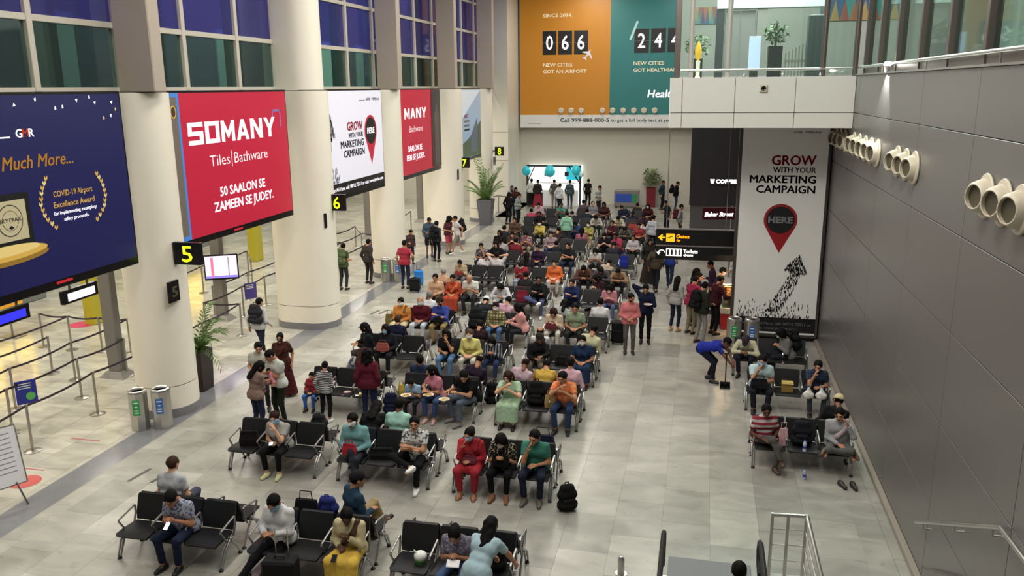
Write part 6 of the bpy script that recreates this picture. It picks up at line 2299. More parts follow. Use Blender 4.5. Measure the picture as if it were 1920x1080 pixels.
# ---- fourth row
sit('4FA0', 'turned', ('shirt', '#16171b'), ('slim', '#4a4640'), 'long', 'mid', 'woman in black with a black cap turned to the left', cap_col='#141416', turn=-28)
sit('4FA1', 'sit', ('jacket', '#1b1d24'), ('trousers', '#1a1c22'), 'open', 'mid', 'masked person in black coat with red handbag', mask=BLU)
sit('4BA1', 'sit', ('shirt', '#141b3a'), ('trousers', '#1a1c22'), 'short', 'light', 'person in dark navy seated back to us, fourth row', haircol='#3a281c')
sit('4FB0', 'facehand', ('tee', '#17181b'), ('trousers', '#5a86b4'), 'open', 'mid', 'woman in black tee and pale jeans with hand at her mouth')
sit('4FB1', 'sit', ('shirt', '#d9cf6c'), ('slim', '#c8c4b4'), 'short', 'light', 'person in yellow top and white mask, fourth row', mask=WM, haircol='#4a3a2a', female=True)
sit('4FB2', 'phone', ('shirt', '#2c2d33', 'vstripe', '#8d9098', .5), ('trousers', '#26375c'), 'open', 'mid', 'girl in black vest with grey sleeves and white mask', mask=WM, scale=.94)
sit('4FC0', 'turned_l', ('shirt', '#17171a'), ('trousers', '#6a6250'), 'short', 'dark', 'man in black turned aside in the fourth row', cap_col='#2a2420')
sit('4FC2', 'sit', ('dress', '#1c3556'), ('slim', '#1c3556'), 'tail', 'mid', 'woman in navy dress and white mask at the aisle', mask=WM)
sit('4BC0', 'recline', ('shirt', '#d8d8d6'), ('trousers', '#22242a'), 'thin', 'mid', 'bald man in white shirt seated back to us, fourth row')
sit('4BC2', 'slump', ('shirt', '#d2cfa0'), ('trousers', '#22242a'), 'short', 'mid', 'man in cream yellow shirt leaning back at the aisle', scale=1.05)
sit('4BB1', 'phone', ('tee', '#2a161c'), ('trousers', '#22242a'), 'short', 'mid', 'person in dark maroon holding a glowing phone')
# ---- fifth row
sit('5FA0', 'sit', ('jacket', '#e08a12'), ('salwar', '#d8c890'), 'bun', 'mid', 'woman in bright orange jacket with scarf and white mask', mask=WM, drape=('#6a5a40',))
sit('5FA1', 'sit', ('sweater', '#5c0f22'), ('trousers', '#c9d2da'), 'thin', 'mid', 'man in maroon sweater and white trousers with mask', mask='#bcd0d8', haircol='#7a7876', scale=1.04)
sit('5FA2', 'crossed', ('shirt', '#35449a'), ('trousers', '#94824a'), 'short', 'mid', 'man in blue shirt and khaki trousers with dark cap', cap_col='#2a1f14', beard=True, scale=1.04)
sit('5BA1', 'sit', ('shirt', '#d8dade'), ('trousers', '#2a2c34'), 'short', 'mid', 'grey-haired man in white shirt back to us, fifth row', haircol='#77736f')
sit('5FB1', 'sit', ('shirt', '#6f6a3c', 'check', '#c2b98a', .7), ('trousers', '#4a72a2'), 'short', 'mid', 'man in green plaid shirt and jeans with white mask', mask=WM)
sit('5FB2', 'turned', ('jacket', '#d8958f'), ('slim', '#26262c'), 'open', 'mid', 'woman in salmon pink hoodie turned to the left', turn=-40)
sit('5BB1', 'slump', ('shirt', '#d2a0b4'), ('trousers', '#26262c'), 'short', 'mid', 'person in mauve pink shirt behind the plaid shirt')
sit('5FC0', 'phone', ('shirt', '#d8bfa0'), ('slim', '#d0cabc'), 'long', 'mid', 'long-haired woman in cream with maroon bag', haircol='#2a1410')
sit('5FC1', 'sit', ('tee', '#8fa07e'), ('trousers', '#2a2b28'), 'short', 'mid', 'man in sage green tee looking to the left', scale=1.06)
sit('5BC2', 'sit', ('shirt', '#dcdcda'), ('trousers', '#2a2c34'), 'short', 'mid', 'man in white shirt seated back to us by the suitcase', scale=1.04)
sit('5BC0', 'slump', ('shirt', '#a8aea6'), ('trousers', '#2a2c34'), 'open', 'mid', 'person in pale grey leaning aside, fifth row')
sit('5BB0', 'hunch', ('shirt', '#22262a'), ('trousers', '#2a2c34'), 'short', 'mid', 'person in black with a white cap, back to us', cap_col='#e2e2e2')
# ---- sixth row
sit('6FA0', 'sit', ('shirt', '#d8aa84'), ('trousers', '#57422f'), 'short', 'mid', 'man in peach shirt at the left end of the sixth row')
sit('6BA0', 'sit', ('shirt', '#c99a74'), ('trousers', '#3a3430'), 'short', 'mid', 'grey-haired man in peach shirt behind the sixth row', haircol='#8a8682')
sit('6FA1', 'sit', ('kurta', '#c8501a', 'print', '#b01c14', .8), ('skirt', '#b8401a'), 'bun', 'mid', 'woman in orange and red sari, sixth row', drape=('#d0701e',))
sit('6FA2', 'phone', ('tee', '#d6d4c8'), ('trousers', '#26282c'), 'thin', 'mid', 'man in white polo with grey hair and pink scarf', haircol='#8a8682', scale=1.08)
sit('6FB0', 'hunch', ('shirt', '#cfcfd2'), ('slim', '#d8d8d8'), 'open', 'mid', 'woman in white with dark hair, sixth row', mask='#3a3a40')
sit('6FB2', 'fig4', ('shirt', '#15151a'), ('trousers', '#4a557c'), 'short', 'dark', 'man in black jacket with crossed leg and white shoes', shoe='#e2e2e2', scale=1.04)
sit('6FC0', 'crossed', ('shirt', '#1c2a55'), ('trousers', '#1a1c22'), 'short', 'mid', 'man in navy shirt, sixth row')
sit('6BC1', 'phone', ('shirt', '#3a2028'), ('slim', '#1a1c22'), 'long', 'light', 'dark-haired woman behind the man in navy', turn=180 - 40)
sit('6FC2', 'phone', ('shirt', '#c97f8c'), ('trousers', '#56699a'), 'open', 'light', 'girl in pink top and jeans with white mask', mask=WM, scale=.96)
# ---- standing on the main floor
stand(-1.73, 21.5, 8, 'stand_front', ('shirt', '#d87476'), ('trousers', '#5c5a58'), 'short', 'mid', 'bearded man in salmon pink shirt walking up the aisle', beard=True, scale=1.0, shoe='#3a3632')
stand(-1.38, 22.55, 4, 'stand_plate', ('sweater', '#18213f'), ('trousers', '#101114'), 'short', 'mid', 'man in navy sweater holding a white plate', scale=1.03)
stand(-11.32, 19.2, 172, 'walk', ('shirt', '#c9c6c6'), ('trousers', '#25263a'), 'short', 'mid', 'man in white shirt with dark rucksack walking away', scale=.98)
stand(-9.35, 16.75, 14, 'stand', ('blouse', '#4a261a'), ('skirt', '#4a1418'), 'bun', 'mid', 'woman in brown and maroon sari standing by the dark floor band', drape=('#4c2018',), mask='#2a1c18', scale=.92)
stand(-8.82, 14.62, 160, 'carry', ('shirt', '#8a6e64'), ('trousers', '#232a44'), 'long', 'mid', 'long-haired woman in dusty brown top standing back to us', scale=.94)
stand(-8.62, 15.2, -20, 'carry', ('tee', '#cfd2c6'), ('trousers', '#1d2418'), 'short', 'mid', 'man in white tee holding a baby', scale=1.02)
stand(-9.35, 15.75, 20, 'stand2', ('tee', '#b8b4a8'), ('trousers', '#2a2a30'), 'short', 'mid', 'man behind the couple with the baby', scale=.98)
baby = person((-8.74, 14.93, .82), math.radians(-70), 'slump', ('shirt', '#d07a8c'), ('trousers', '#c88a94'), 'short', 'mid', 'baby in pink held by the man in white tee', scale=.42, shoe='#c88a94')
baby['group'] = 'people standing and walking'
stand(-10.25, 27.5, 176, 'stand_hip', ('tee', '#b0223e'), ('trousers', '#1c2740'), 'short', 'mid', 'man in red polo shirt seen from behind beside a column', scale=1.04)
stand(-12.35, 26.9, 170, 'stand2', ('tee', '#4a5a34'), ('trousers', '#2a3038'), 'short', 'mid', 'man with green rucksack half hidden by the widest column', scale=1.0)
stand(-11.85, 28.0, 160, 'stand', ('shirt', '#3a3430'), ('trousers', '#2e2a28'), 'short', 'mid', 'man in dark clothes beside the green rucksack', scale=.98)
backpack((-12.35, 26.70, .98), math.radians(-8), 'green rucksack worn by the man beside the widest column', '#566840', '#3a4a2c', 1.2)
stand(-11.2, 33.1, 30, 'stand2', ('jacket', '#3f5262'), ('shorts', '#17181c'), 'short', 'dark', 'man in denim jacket and shorts beside the third column', scale=1.02)
stand(-10.62, 32.3, 165, 'stand', ('shirt', '#2c3038'), ('trousers', '#15161a'), 'short', 'mid', 'man in dark clothes with rucksack next to denim jacket', scale=1.0)
backpack((-10.67, 32.1, 1.0), math.radians(-15), 'black rucksack worn next to the denim jacket', '#17181c', '#101114', 1.1)
stand(-10.62, 34.0, 60, 'stand2', ('blouse', '#5a2a30'), ('shorts', '#b83a54'), 'curly', 'mid', 'curly-haired woman in pink shorts beside the third column', scale=.97)
stand(-10.18, 33.9, -60, 'walk', ('tee', '#cfc6c6'), ('shorts', '#8a8478'), 'short', 'mid', 'man in white tee and grey shorts with black rucksack', scale=1.0, shoe='#d8d8d4')
backpack((-9.98, 34.0, .98), math.radians(115), 'big black rucksack worn over a white tee', '#1b1c20', '#101114', 1.25)
stand(-11.5, 31.6, 40, 'stand2', ('shirt', '#4a3434'), ('trousers', '#22222a'), 'short', 'mid', 'person partly hidden behind the man in red', scale=.85)
# food counter group
stand(-.60, 23.95, 150, 'stand2', ('shirt', '#a8a6a0'), ('slim', '#20263a'), 'long', 'mid', 'woman in grey top and dark leggings at the food counter', shoe='#b09a72', scale=.97)
stand(-.16, 23.75, 140, 'reach', ('tee', '#a01645'), ('trousers', '#8a8268'), 'short', 'mid', 'man in magenta polo shirt at the food counter', scale=1.02)
stand(.14, 22.85, 130, 'stand2', ('jacket', '#262b22'), ('trousers', '#8d8a84'), 'short', 'mid', 'man in olive jacket with black rucksack at the food counter', scale=1.04)
backpack((-.05, 22.76, 1.0), math.radians(-50), 'black rucksack on the olive jacket', '#141416', '#0e0e10', 1.15)
stand(.50, 23.80, 120, 'reach', ('sweater', '#3c0f18'), ('trousers', '#17171b'), 'short', 'mid', 'man in dark maroon sweater reaching to the lit case', scale=1.04)
stand(-.05, 24.6, 60, 'stand2', ('shirt', '#1a2036'), ('trousers', '#17171b'), 'short', 'light', 'person in dark navy behind the magenta shirt', scale=.98)
stand(.62, 25.0, 90, 'stand2', ('shirt', '#2b2147'), ('trousers', '#17171b'), 'short', 'light', 'man in dark purple shirt with white mask under the sign', mask=WM, scale=1.03)
stand(-.1, 25.1, 80, 'stand', ('shirt', '#17171a'), ('trousers', '#17171b'), 'open', 'mid', 'woman in black under the hanging sign', scale=.98)
stand(.45, 26.2, -90, 'stand2', ('shirt', '#3a2448'), ('trousers', '#17171b'), 'short', 'mid', 'person in violet top behind the hanging sign', scale=1.0)
stand(1.25, 27.6, -30, 'stand2', ('shirt', '#c9c9c9'), ('trousers', '#2a2a2e'), 'short', 'mid', 'counter worker in white behind the food case', scale=1.02)
# right hand benches
def rsit(x, y0, pose, top, bottom, hairk, skin, label, turn=0, **k):
    k.setdefault('group', 'passengers by the grey wall')
    return person((x, y0, 0), math.radians(turn), pose, top, bottom, hairk, skin, label, **k)


rsit(1.22, 20.3, 'hunch', ('shirt', '#c8c4a0'), ('trousers', '#1d2230'), 'short', 'dark', 'man in cream shirt seated beside the bins', cap_col='#3a3038', turn=-10)
stand(.42, 19.75, 78, 'bend_deep', ('tee', '#1c2fa8'), ('trousers', '#171b2c'), 'short', 'dark', 'worker in blue tee bending over with a long scooper', scale=1.02)
rsit(2.0, 20.6, 'phone', ('shirt', '#6f6d68'), ('trousers', '#22252e'), 'open', 'mid', 'woman in grey top with mask below the banner', mask='#b9c6c6', turn=-75)
backpack((2.42, 20.85, .62), math.radians(100), 'black rucksack on the back of the woman in grey top', '#17171b', '#101012', 1.1)
rsit(1.45, 18.0, 'facehand_r', ('tee', '#b8d4d6'), ('trousers', '#20222c'), 'short', 'mid', 'heavy man in pale blue shirt and mask by the wall benches', mask=BLU, girth=1.06, scale=1.04)
rsit(2.61, 18.0, 'facehand_r', ('tee', '#232f44', 'check', '#33485f', 1.0), ('trousers', '#3a4048'), 'short', 'mid', 'man in dark plaid shirt with hand on his face by the wall')
rsit(2.61, 15.05 + DEEP, 'slump', ('shirt', '#17171a'), ('trousers', '#1a1a1e'), 'short', 'dark', 'person in black with a cream cap behind the white shirt', cap_col='#c9b78a', turn=180)
rsit(1.40, 15.05, 'kneecross', ('tee', '#b8b2b0', 'hstripe', '#8f1c30', .35), ('trousers', '#55544e'), 'short', 'deep', 'man in red and white tee with crossed legs on the nearest wall bench', shoe='#4a3a2e', turn=14)
rsit(2.66, 15.05, 'crossleg', ('shirt', '#a2a4a6'), ('trousers', '#5c5c58'), 'short', 'mid', 'man in pale shirt sitting cross-legged on the nearest wall bench', drape=('#b8a8aa',), shoe='#5a4438')
stand(.60, 8.85, 170, 'stand', ('shirt', '#23262c'), ('trousers', '#1a1b20'), 'short', 'mid', 'person on the escalator, only the dark hair in view', scale=.99)
handbag((1.40, 17.85, .60), 0, 'black shoulder bag on the lap of the heavy man', '#141416', .34, .2, .12)
scp = empty('scooper', (.74, 19.35, 0))
tag(scp, 'black litter scooper with long handle held by the worker in blue', 'tool')
ob('handle', MB().tube([(0, 0, .08), (0, 0, .85)], .014, 8).tube([(-.05, 0, .85), (.05, 0, .85)], .016, 8), scp, m=BLACK)
ob('pan', MB().box((-.12, -.12, .01), (.12, .10, .03), .006).box((-.12, .08, .03), (.12, .10, .12), .006), scp, m=BLACK)
plate((-1.30, 22.22, 1.20), 'white plate held by the man in navy sweater', '#e8e8e4', '#d8d2c0')

# ---- farther rows: seated people, one line each
FAR = '''7FA0 phone shirt:#c6b08a:check:#a08a62 trousers:#7a6a70 short mid
7BA1 slump tee:#d8d2d2 trousers:#26282e short mid
7BA2 handsbehind tee:#d4cccb trousers:#26282e short mid
8FA0 facehand blouse:#4a4048:print:#a8a0a0 slim:#1a1a1e short mid
8FA1 sit shirt:#15151a slim:#17171b long mid
7FB0 phone tee:#a81c30 trousers:#9a9cb4 short mid WM
7FB2 sit kurta:#e06a14 slim:#c8c0bc short mid
8FB2 crossed tee:#1a1b1f trousers:#22304a short mid
8FC0 phone tee:#c9c2bf slim:#1a1a1e open mid WM
7FC1 hunch shirt:#4a464c trousers:#1a1a20 short mid
7BC1 slump shirt:#b8a890 trousers:#26282e short mid
7FC2 hunch shirt:#9a7a58 slim:#17171b short mid
7FC0 hunch jacket:#5a3a30 trousers:#26282e short mid
9FA0 sit shirt:#15151a slim:#17171b long mid
8BA2 sit shirt:#7a1c28 trousers:#1c2438 short mid
8FB0 sit shirt:#331a38 trousers:#2c3048 short mid
9FA2 phone blouse:#8a5a64:print:#c0a0a0 slim:#9a8870 bun mid
8BA1 sit shirt:#a8a09a trousers:#2a2a30 tail mid
9FB0 sit sweater:#6a1828:hstripe:#c8b8bc trousers:#3a4a70 short mid
9BB2 sit shirt:#a85a6e trousers:#2a2a30 open mid
9FC2 sit shirt:#c8c0c4 trousers:#1a1a20 short mid
9FC1 turned blouse:#b83a58 slim:#1a1a20 short mid
9FC0 phone tee:#1c1a22 trousers:#1a1a20 short mid
10FC1 hunch shirt:#5a5a52 trousers:#3a3a34 short mid
10FC0 crossed sweater:#4a1822 trousers:#5a5a58 short mid
10FA2 crossed shirt:#c8b43c slim:#17171b bun mid WM
9FA1 phone blouse:#5a4238 slim:#3a3030 bun mid
10FA0 sit shirt:#5c4436 trousers:#3a3430 short mid
10BA2 sit shirt:#0f1014 trousers:#3a4458 short mid
10FB1 phone shirt:#2a4a78 trousers:#1c2030 short mid
10FB2 crossed kurta:#a8a040:print:#6a6a2c slim:#b8a070 bun mid WM
11FB2 hunch shirt:#b8b8b0 trousers:#17301e short mid
11FB0 phone shirt:#3c3d42 trousers:#1c2030 short mid WM
12FA2 crossed tee:#4a8f80 trousers:#3a2a28 short mid
12FA0 phone shirt:#c8a8b4 slim:#a83048 short mid
11BA0 sit shirt:#c03a5a trousers:#2a2a30 bun mid
11FC0 hunch shirt:#c4bea0 trousers:#1c1c20 short mid
12FB2 sit blouse:#4a2a2c slim:#6a5a58 long mid
12FC0 slump shirt:#28304a trousers:#4a6a80 short mid
12FC2 sit blouse:#4a1c24 slim:#2a1a1e open mid WM
10BC2 slump shirt:#d6d6d8 trousers:#2a2a30 short mid
11FC2 phone shirt:#4a3848 trousers:#2a2a30 short mid
12FB1 recline shirt:#7a7880 trousers:#3a3a44 short mid
10FC2 sit blouse:#a83c3c slim:#2a2a30 short mid
9BA0 sit shirt:#2a2a30 trousers:#22222a short mid
11FA1 sit shirt:#1a1c24 trousers:#22222a short mid
11BB1 sit tee:#23303a trousers:#22222a short mid
9BB0 slump shirt:#3a2a2c trousers:#22222a short mid
8BB1 sit tee:#1d2026 trousers:#22222a short mid
8BC1 phone shirt:#2c2a36 trousers:#22222a short mid
11BC1 sit shirt:#33303a trousers:#22222a tail mid
6BB1 sit tee:#26221f trousers:#22222a short mid
7BB0 sit shirt:#2a1f2a trousers:#22222a long mid
10BB0 sit shirt:#57504a trousers:#22222a short mid
12BB0 sit shirt:#5a4a50 trousers:#22222a short mid
12BC1 sit shirt:#33302c trousers:#22222a short mid'''


def cname(hexc):
    r, g, b = [int(hexc[i:i + 2], 16) for i in (1, 3, 5)]
    mx, mn = max(r, g, b), min(r, g, b)
    if mx - mn < 26:
        return 'black' if mx < 48 else ('dark grey' if mx < 110 else ('grey' if mx < 175 else 'white'))
    h = (0 if mx == mn else (60 * ((g - b) / (mx - mn)) % 360 if mx == r else (60 * ((b - r) / (mx - mn)) + 120 if mx == g else 60 * ((r - g) / (mx - mn)) + 240)))
    base = 'red' if h < 12 or h > 340 else 'orange brown' if h < 34 else 'tan' if h < 48 else 'yellow' if h < 70 else 'green' if h < 170 else 'teal' if h < 200 else 'blue' if h < 255 else 'purple' if h < 300 else 'pink'
    return ('dark ' if mx < 100 else '') + base


for i, ln in enumerate(FAR.split('\n')):
    q = ln.split()
    code, pose = q[0], q[1]
    tp = q[2].split(':')
    bt = q[3].split(':')
    k = int(code[:-3])
    sidew = 'facing us' if code[-3] == 'F' else 'back to us'
    idx = {'A': 6, 'B': 3, 'C': 0}[code[-2]] + (2 - int(code[-1]))
    lab = 'person in %s top, %s, %s row, %s seat from the aisle' % (cname(tp[1]), sidew, ORD[k - 1], ORD[idx])
    top = tuple(tp)
    sit(code, pose, top, tuple(bt), q[4], ['mid', 'dark', 'light', 'mid'][i % 4], lab, mask=WM if len(q) > 6 else None, scale=1.0 + .05 * ((i * 7) % 5 - 2) / 2, girth=1.0 + .03 * ((i * 3) % 4 - 1))

# ---- far standing people
for a in (
    (-5.75, 35.9, 180, 'stand', ('shirt', '#86c0a0'), ('trousers', '#3a3a40'), 'short', 'mid', 'man in mint green shirt standing back to us amid the rows'),
    (-1.98, 35.4, 150, 'stand', ('shirt', '#b9bcc4'), ('trousers', '#141519'), 'short', 'mid', 'man in white shirt and black trousers standing at the aisle'),
    (-1.75, 29.9, 10, 'stand', ('shirt', '#2a2522'), ('skirt', '#352c26'), 'long', 'mid', 'woman in long dark skirt walking in the aisle'),
    (-1.45, 28.6, 170, 'walk', ('shirt', '#4a4030'), ('trousers', '#22252e'), 'short', 'mid', 'person in brown walking away under the hanging sign'),
    (-1.0, 29.3, 170, 'walk', ('tee', '#20409a'), ('trousers', '#2a3a58'), 'short', 'mid', 'man in blue tee and jeans walking away under the sign'),
    (-1.58, 40.3, -60, 'stand2', ('tee', '#252b33'), ('trousers', '#23262e'), 'short', 'mid', 'man in dark tee pointing left beside the aisle'),
    (-.95, 39.0, 100, 'stand', ('shirt', '#8f9290'), ('trousers', '#3a3a40'), 'short', 'mid', 'man in grey shirt with red rucksack near the dark fascia'),
    (-2.25, 49.0, 70, 'stand', ('shirt', '#2d3a4c'), ('trousers', '#23262e'), 'short', 'mid', 'man in slate blue beside the red planter'),
    (-1.45, 48.6, 80, 'stand2', ('jacket', '#1a1719'), ('trousers', '#2e3d58'), 'short', 'mid', 'man in black jacket and jeans at the far right wall'),
    (-6.62, 49.2, 160, 'stand2', ('tee', '#17181b'), ('trousers', '#121316'), 'short', 'mid', 'man in black standing right of the lit shop'),
    (-10.0, 48.9, 170, 'stand', ('shirt', '#cfd4d0'), ('trousers', '#1a1a1e'), 'short', 'dark', 'person in white at the left end of the lit shop'),
    (-9.5, 48.4, 175, 'stand2', ('shirt', '#2a2426'), ('skirt', '#9a2438'), 'short', 'dark', 'person in dark top and red skirt before the lit shop'),
    (-8.55, 48.6, 180, 'stand_hip', ('tee', '#55524e'), ('trousers', '#8a826e'), 'short', 'mid', 'man in grey tee and beige trousers before the lit shop'),
    (-7.6, 48.5, 175, 'stand', ('shirt', '#3f5254'), ('trousers', '#33424a'), 'short', 'mid', 'person in grey teal before the lit shop'),
    (-7.9, 46.6, 150, 'stand', ('shirt', '#c9ccd0'), ('trousers', '#1a2038'), 'short', 'mid', 'boy in white and navy behind the last row'),
    (-5.6, 46.0, 60, 'stand2', ('shirt', '#c4c4bc', 'check', '#3c4034', .8), ('trousers', '#2a2a2e'), 'short', 'mid', 'boy in black and white patterned shirt behind the last row'),
    (-9.85, 42.2, 150, 'stand2', ('shirt', '#17161a'), ('trousers', '#121316'), 'long', 'mid', 'woman in black at the left of the rows near the palm'),
    (-9.3, 42.0, 70, 'stand2', ('shirt', '#8f9a9c'), ('trousers', '#17171b'), 'short', 'mid', 'man in grey blue with rucksack near the palm'),
    (-10.35, 45.2, 20, 'stand', ('shirt', '#a8b4b8'), ('skirt', '#9aa6aa'), 'scarf', 'mid', 'woman in pale grey gown beside the far pier'),
    (-10.0, 44.6, 10, 'stand2', ('blouse', '#4a2420'), ('trousers', '#1a1a1e'), 'long', 'mid', 'woman in rust brown beside the far pier'),
):
    stand(*a)
backpack((-1.1, 38.9, 1.0), math.radians(10), 'dark red rucksack on the man in grey shirt', '#5a1c26', '#2a1014', 1.0)
backpack((-1.70, 48.55, 1.0), math.radians(-100), 'black rucksack on the man at the far right wall', '#141416', '#101012', 1.1)
backpack((-9.52, 42.0, 1.0), math.radians(-110), 'black rucksack on the man in grey blue', '#17181c', '#101114', 1.1)
backpack((-1.78, 30.14, .92), math.radians(190), 'black rucksack on the woman in long dark skirt', '#131417', '#0e0e10', 1.2)

# front row
handbag(on_seat('2FA0', .05), .2, 'black and brown handbag on the empty seat beside the woman in grey', '#191314', .34, .30, .14)
backpack(on_seat('1BB1', 0, .25), PI, 'blue rucksack standing on the bench behind the man in white shirt', '#26327e', '#1a2350')
handbag(on_seat('1BB1', .34, .30, .43), PI, 'black shoulder bag behind the front middle bench', '#141416', .36, .40, .15)
suitcase((-5.45, 9.28, 0), .12, 'black cabin suitcase with raised handle before the man in white shirt', '#0f0f11', .46, .28, .68, .40)
backpack(on_seat('1FC2', .02, .25), 0, 'black rucksack on the front seat behind the woman in pale blue', '#131314')
tub = empty('food_tub', on_seat('1FC0', .12, .18))
tag(tub, 'white food bag on a green tub left on the front bench seat', 'food container')
ob('tub', MB().lathe([(.07, 0), (.085, .07), (.088, .075)], 18), tub, m=mat('tub_green', '#4f8f3a', .4), smooth=True)
ob('bag', MB().ell((0, 0, .12), (.095, .09, .075), 14, 8), tub, m=mat('bag_white', '#e6e8e0', .5), smooth=True)
ob('knot', MB().tube([(-.05, -.02, .17), (-.08, -.03, .22)], [.02, .008], 6), tub, m=mat('bag_white', '#e6e8e0', .5))
# second row
backpack(on_seat('2BA2', 0, .28), PI, 'grey rucksack on the bench behind the second row', '#2a2a2e')
handbag((on_seat('2FB0')[0] + .02, 12.86, .60), 0, 'bright red bag on the lap of the man in teal shirt', '#b3122c', .24, .20, .09)
handbag(on_seat('2FB1', -.05, .22), .2, 'black duffel bag on the seat between two men in the second row', '#121214', .40, .20, .2)
handbag((on_seat('2FC0')[0], 12.95, .60), 0, 'dark pink handbag on the lap of the woman in red', '#7c2f44', .28, .14, .09)
handbag((on_seat('2FC1')[0], 12.95, .60), 0, 'black bag on the lap of the woman in dotted blouse', '#121214', .28, .2, .1)
backpack((-2.0, 12.75, 0), .5, 'black rucksack standing on the floor at the aisle end of the second row', '#121213')
handbag(on_seat('2BC2', 0, .32), PI, 'navy bag on the back seat behind the man in green tee', '#151b33', .42, .42, .18)
phone((on_seat('1FA1')[0] + .12, 9.72, .735), (math.radians(35), 0, 0), 'lit phone in the hands of the man in floral shirt', True)
phone((on_seat('1FB0')[0] + .09, 9.72, .72), (math.radians(35), 0, 0), 'dark phone held by the man in white shirt')
phone((on_seat('2FA1')[0] + .10, 12.84, .665), (0, 0, .4), 'pale green phone on the lap of the woman in grey', True)
phone((on_seat('1FB2')[0] + .04, 9.62, .60), (.2, 0, .2), 'black phone lying on the yellow wrap')
nb = ob('notebook', MB().box((-.09, -.06, -.008), (.09, .06, .008), .002), None, (on_seat('1FC1')[0] + .12, 9.70, .69), (math.radians(25), 0, .1), m=mat('paper', '#e9e4e6', .6))
ob('pages', MB().box((-.085, -.055, .008), (.085, .055, .011)), nb, m=mat('paper2', '#f4f2f2', .6))
tag(nb, 'white booklet held by the girl in grey blouse', 'booklet')
# third row
plate((on_seat('3FB0')[0] + .04, 15.78, .62), 'paper plate of food on the lap of the boy in pale blue')
plate((on_seat('3FB1')[0] + .33, 15.72, .62), 'cream plate held by the man in black tee', '#d8c9a8', '#cdb98f')
plate((on_seat('3FB1')[0] - .06, 15.86, .64), 'small paper plate on the lap of the woman in pink')
fb = ob('food_box', MB().box((-.10, -.07, 0), (.10, .07, .04), .008), None, on_seat('3FA2', -.05, .08), (0, 0, .3), m=mat('yellow_box', '#c9bd6e', .5))
ob('box_lid', MB().box((-.17, -.09, 0), (-.09, .07, .012)), fb, m=mat('paper2', '#f4f2f2', .6))
tag(fb, 'open yellow food box on the empty seat in the third row', 'food box')
pb = ob('food_wrap', MB().ell((0, 0, .03), (.09, .06, .03), 10, 6), None, on_seat('3FA1', .15, .08), (0, 0, .5), m=mat('pinkish_wrap', '#c8a8a4', .6))
ob('paper_sheet', MB().box((-.12, -.08, 0), (.06, .08, .004)), pb, m=mat('paper2', '#f4f2f2', .6))
tag(pb, 'crumpled pale food wrap on the seat behind the striped boy', 'wrapper')
backpack(on_seat('3FC1', -.02, .24), 0, 'black rucksack on the seat between green dress and orange shirt', '#131315', s=1.15)
handbag(on_seat('3FC1', .29, .14), .1, 'tan paper carrier bag beside the man in orange shirt', '#a8894a', .22, .28, .10, True, 'paper bag')
handbag(on_seat('3FB0', -.24, .20, .44), .2, 'yellow bag beside the boy in pale blue', '#c9a51c', .14, .24, .10, True, 'paper bag')
backpack((on_seat('3FB0')[0] - .50, 16.25, .0), .2, 'navy rucksack standing between benches of the third row', '#1a2040')
backpack(on_seat('3BB2', -.42, .0, 0), PI, 'black jacket-covered rucksack at the bench end in the third row', '#131315', s=1.1)
# fourth row
handbag((on_seat('4FA1')[0], 18.66, .62), 0, 'red and tan handbag on a lap in the fourth row', '#a04a40', .30, .2, .1)
handbag(on_seat('4FC1', .1, .2), 0, 'black bag on the empty seat in the fourth row', '#141416', .34, .22, .16)
phone((on_seat('4BB1')[0] + .04, 20.05, .82), (math.radians(60), 0, PI), 'glowing white phone held up in the fourth row', True)
# fifth row
backpack(on_seat('5FB0', 0, .22), 0, 'large black rucksack on a seat in the fifth row', '#1a1c1e', s=1.3)
handbag(on_seat('5FA0', -.36, .15), .2, 'olive bag beside the woman in orange jacket', '#7a6a2a', .22, .30, .12)
handbag((on_seat('5FA2')[0], 21.36, .62), 0, 'black pouch on the lap of the man in blue', '#15130f', .26, .14, .1)
handbag((on_seat('5FC0')[0] - .05, 21.36, .62), 0, 'maroon bag on the lap of the long-haired woman', '#6d2533', .28, .16, .1)
suitcase((-2.12, 22.35, 0), 0, 'black suitcase at the aisle end behind the fifth row', '#111113', .34, .24, .60, 0)
handbag(on_seat('6FB1', .05, .2), 0, 'crimson rucksack-like bag on a seat in the sixth row', '#8a1832', .34, .36, .16)
handbag((on_seat('7FA0')[0], 27.40, .62), 0, 'red folder bag on a lap in the seventh row', '#8a2a2c', .30, .12, .08)
handbag(on_seat('8FC2', -.1, .2), 0, 'royal blue bag on a seat near the aisle', '#1c2fa0', .30, .42, .16)
handbag(on_seat('11FC2', -.5, .2), 0, 'orange bag on a seat far back near the aisle', '#b5472a', .40, .22, .16)
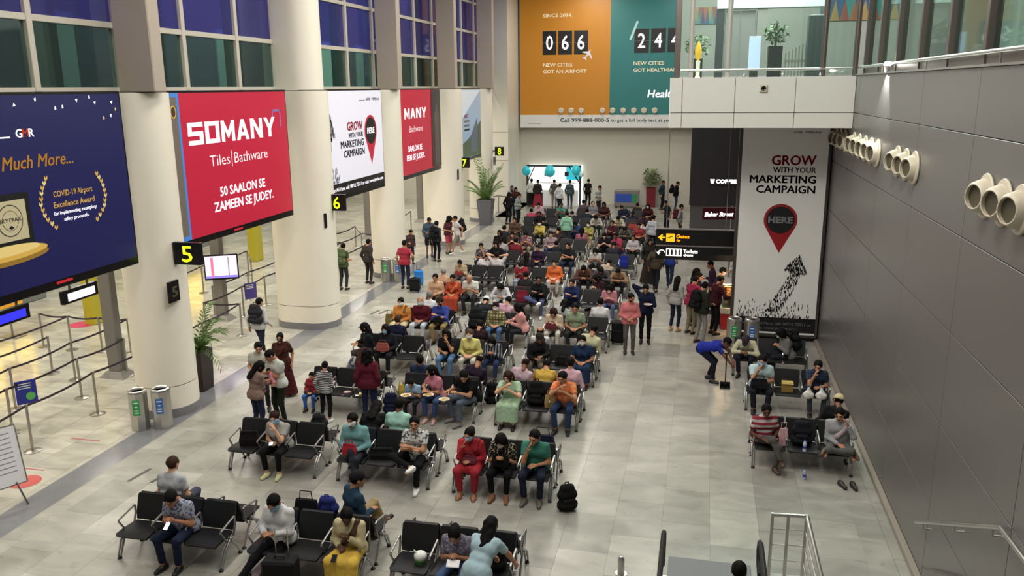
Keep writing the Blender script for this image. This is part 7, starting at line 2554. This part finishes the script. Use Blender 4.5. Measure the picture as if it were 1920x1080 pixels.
# right side benches
bx_ = empty('cardboard_box', (2.02, 18.2, .432))
tag(bx_, 'brown cardboard box with open flap on the bench by the grey wall', 'box')
ob('carton', MB().box((-.12, -.10, 0), (.12, .10, .22), .004), bx_, m=mat('cardboard', '#8f7436', .7))
ob('flap', MB().box((-.12, -.10, .22), (.12, .06, .226), 0, Matrix.Rotation(math.radians(8), 4, 'X')), bx_, m=mat('cardboard_light', '#b7a25a', .7))
for i, dx in enumerate((-.13, .13)):
    pbg = empty('plastic_bag', (2.55 + dx, 17.78, .46))
    tag(pbg, ['left', 'right'][i] + ' white plastic bag hanging at the knees of the plaid-shirt man', 'plastic bag')
    V, Q = sdf_mesh([cap((-.04, 0, .07), (.04, 0, .07), .08), cap((0, 0, .14), (0, 0, .24), .06, .02)], .014, .05, fold=.008)
    ob('sack', np_mesh('sack', V, Q, [mat('plastic_white', '#cfcdc6', .4)]), pbg)
    ob('handles', MB().tube([(-.02, 0, .24), (-.03, 0, .30), (.03, 0, .30), (.02, 0, .24)], .006, 5), pbg, m=mat('plastic_white', '#cfcdc6', .4))
backpack((2.02, 15.30, .432), 0, 'dark rucksack with red tag on the nearest wall bench', '#191b22', s=1.05)
handbag((1.68, 15.20, .44), .3, 'red and white striped carrier bag on the nearest wall bench', '#c24a58', .16, .34, .08, True, 'paper bag', ('vstripe', '#e8dcdc', 2.0))
bottle((2.05, 15.02, .434), 'water bottle on the nearest wall bench')
bottle((2.05, 14.75, 0), 'water bottle with blue label on the floor under the nearest wall bench', '#a8b0c8', '#3a3f9a')
for i, (x, a) in enumerate(((2.66, .45), (2.86, .25))):
    s_o = ob('slip_on_shoe', SHOE['shoe'], None, (x, 14.62, .09), (0, 0, a))
    setm(s_o, mat('shoe_leather', '#2d2b26', .5))
    tag(s_o, ['left', 'right'][i] + ' of two empty dark shoes on the floor before the cross-legged man', 'shoe')
    o = ob('insole', MB().lathe([(.0, 0), (.028, 0)], 10), s_o, (0, .012, .003), m=BLACK)
# luggage of standing people
suitcase((-9.95, 28.1, 0), .2, 'bright blue suitcase beside the man in red shirt', '#2f7fd0', .32, .2, .50, .3)
suitcase((-9.75, 27.1, 0), .1, 'black suitcase below the blue one', '#131315', .36, .24, .45, 0)
backpack((-11.32, 19.02 + .02, 1.0), 0, 'dark grey rucksack worn by the man in white walking away', '#2c2a30', '#1b1a1e', 1.15)
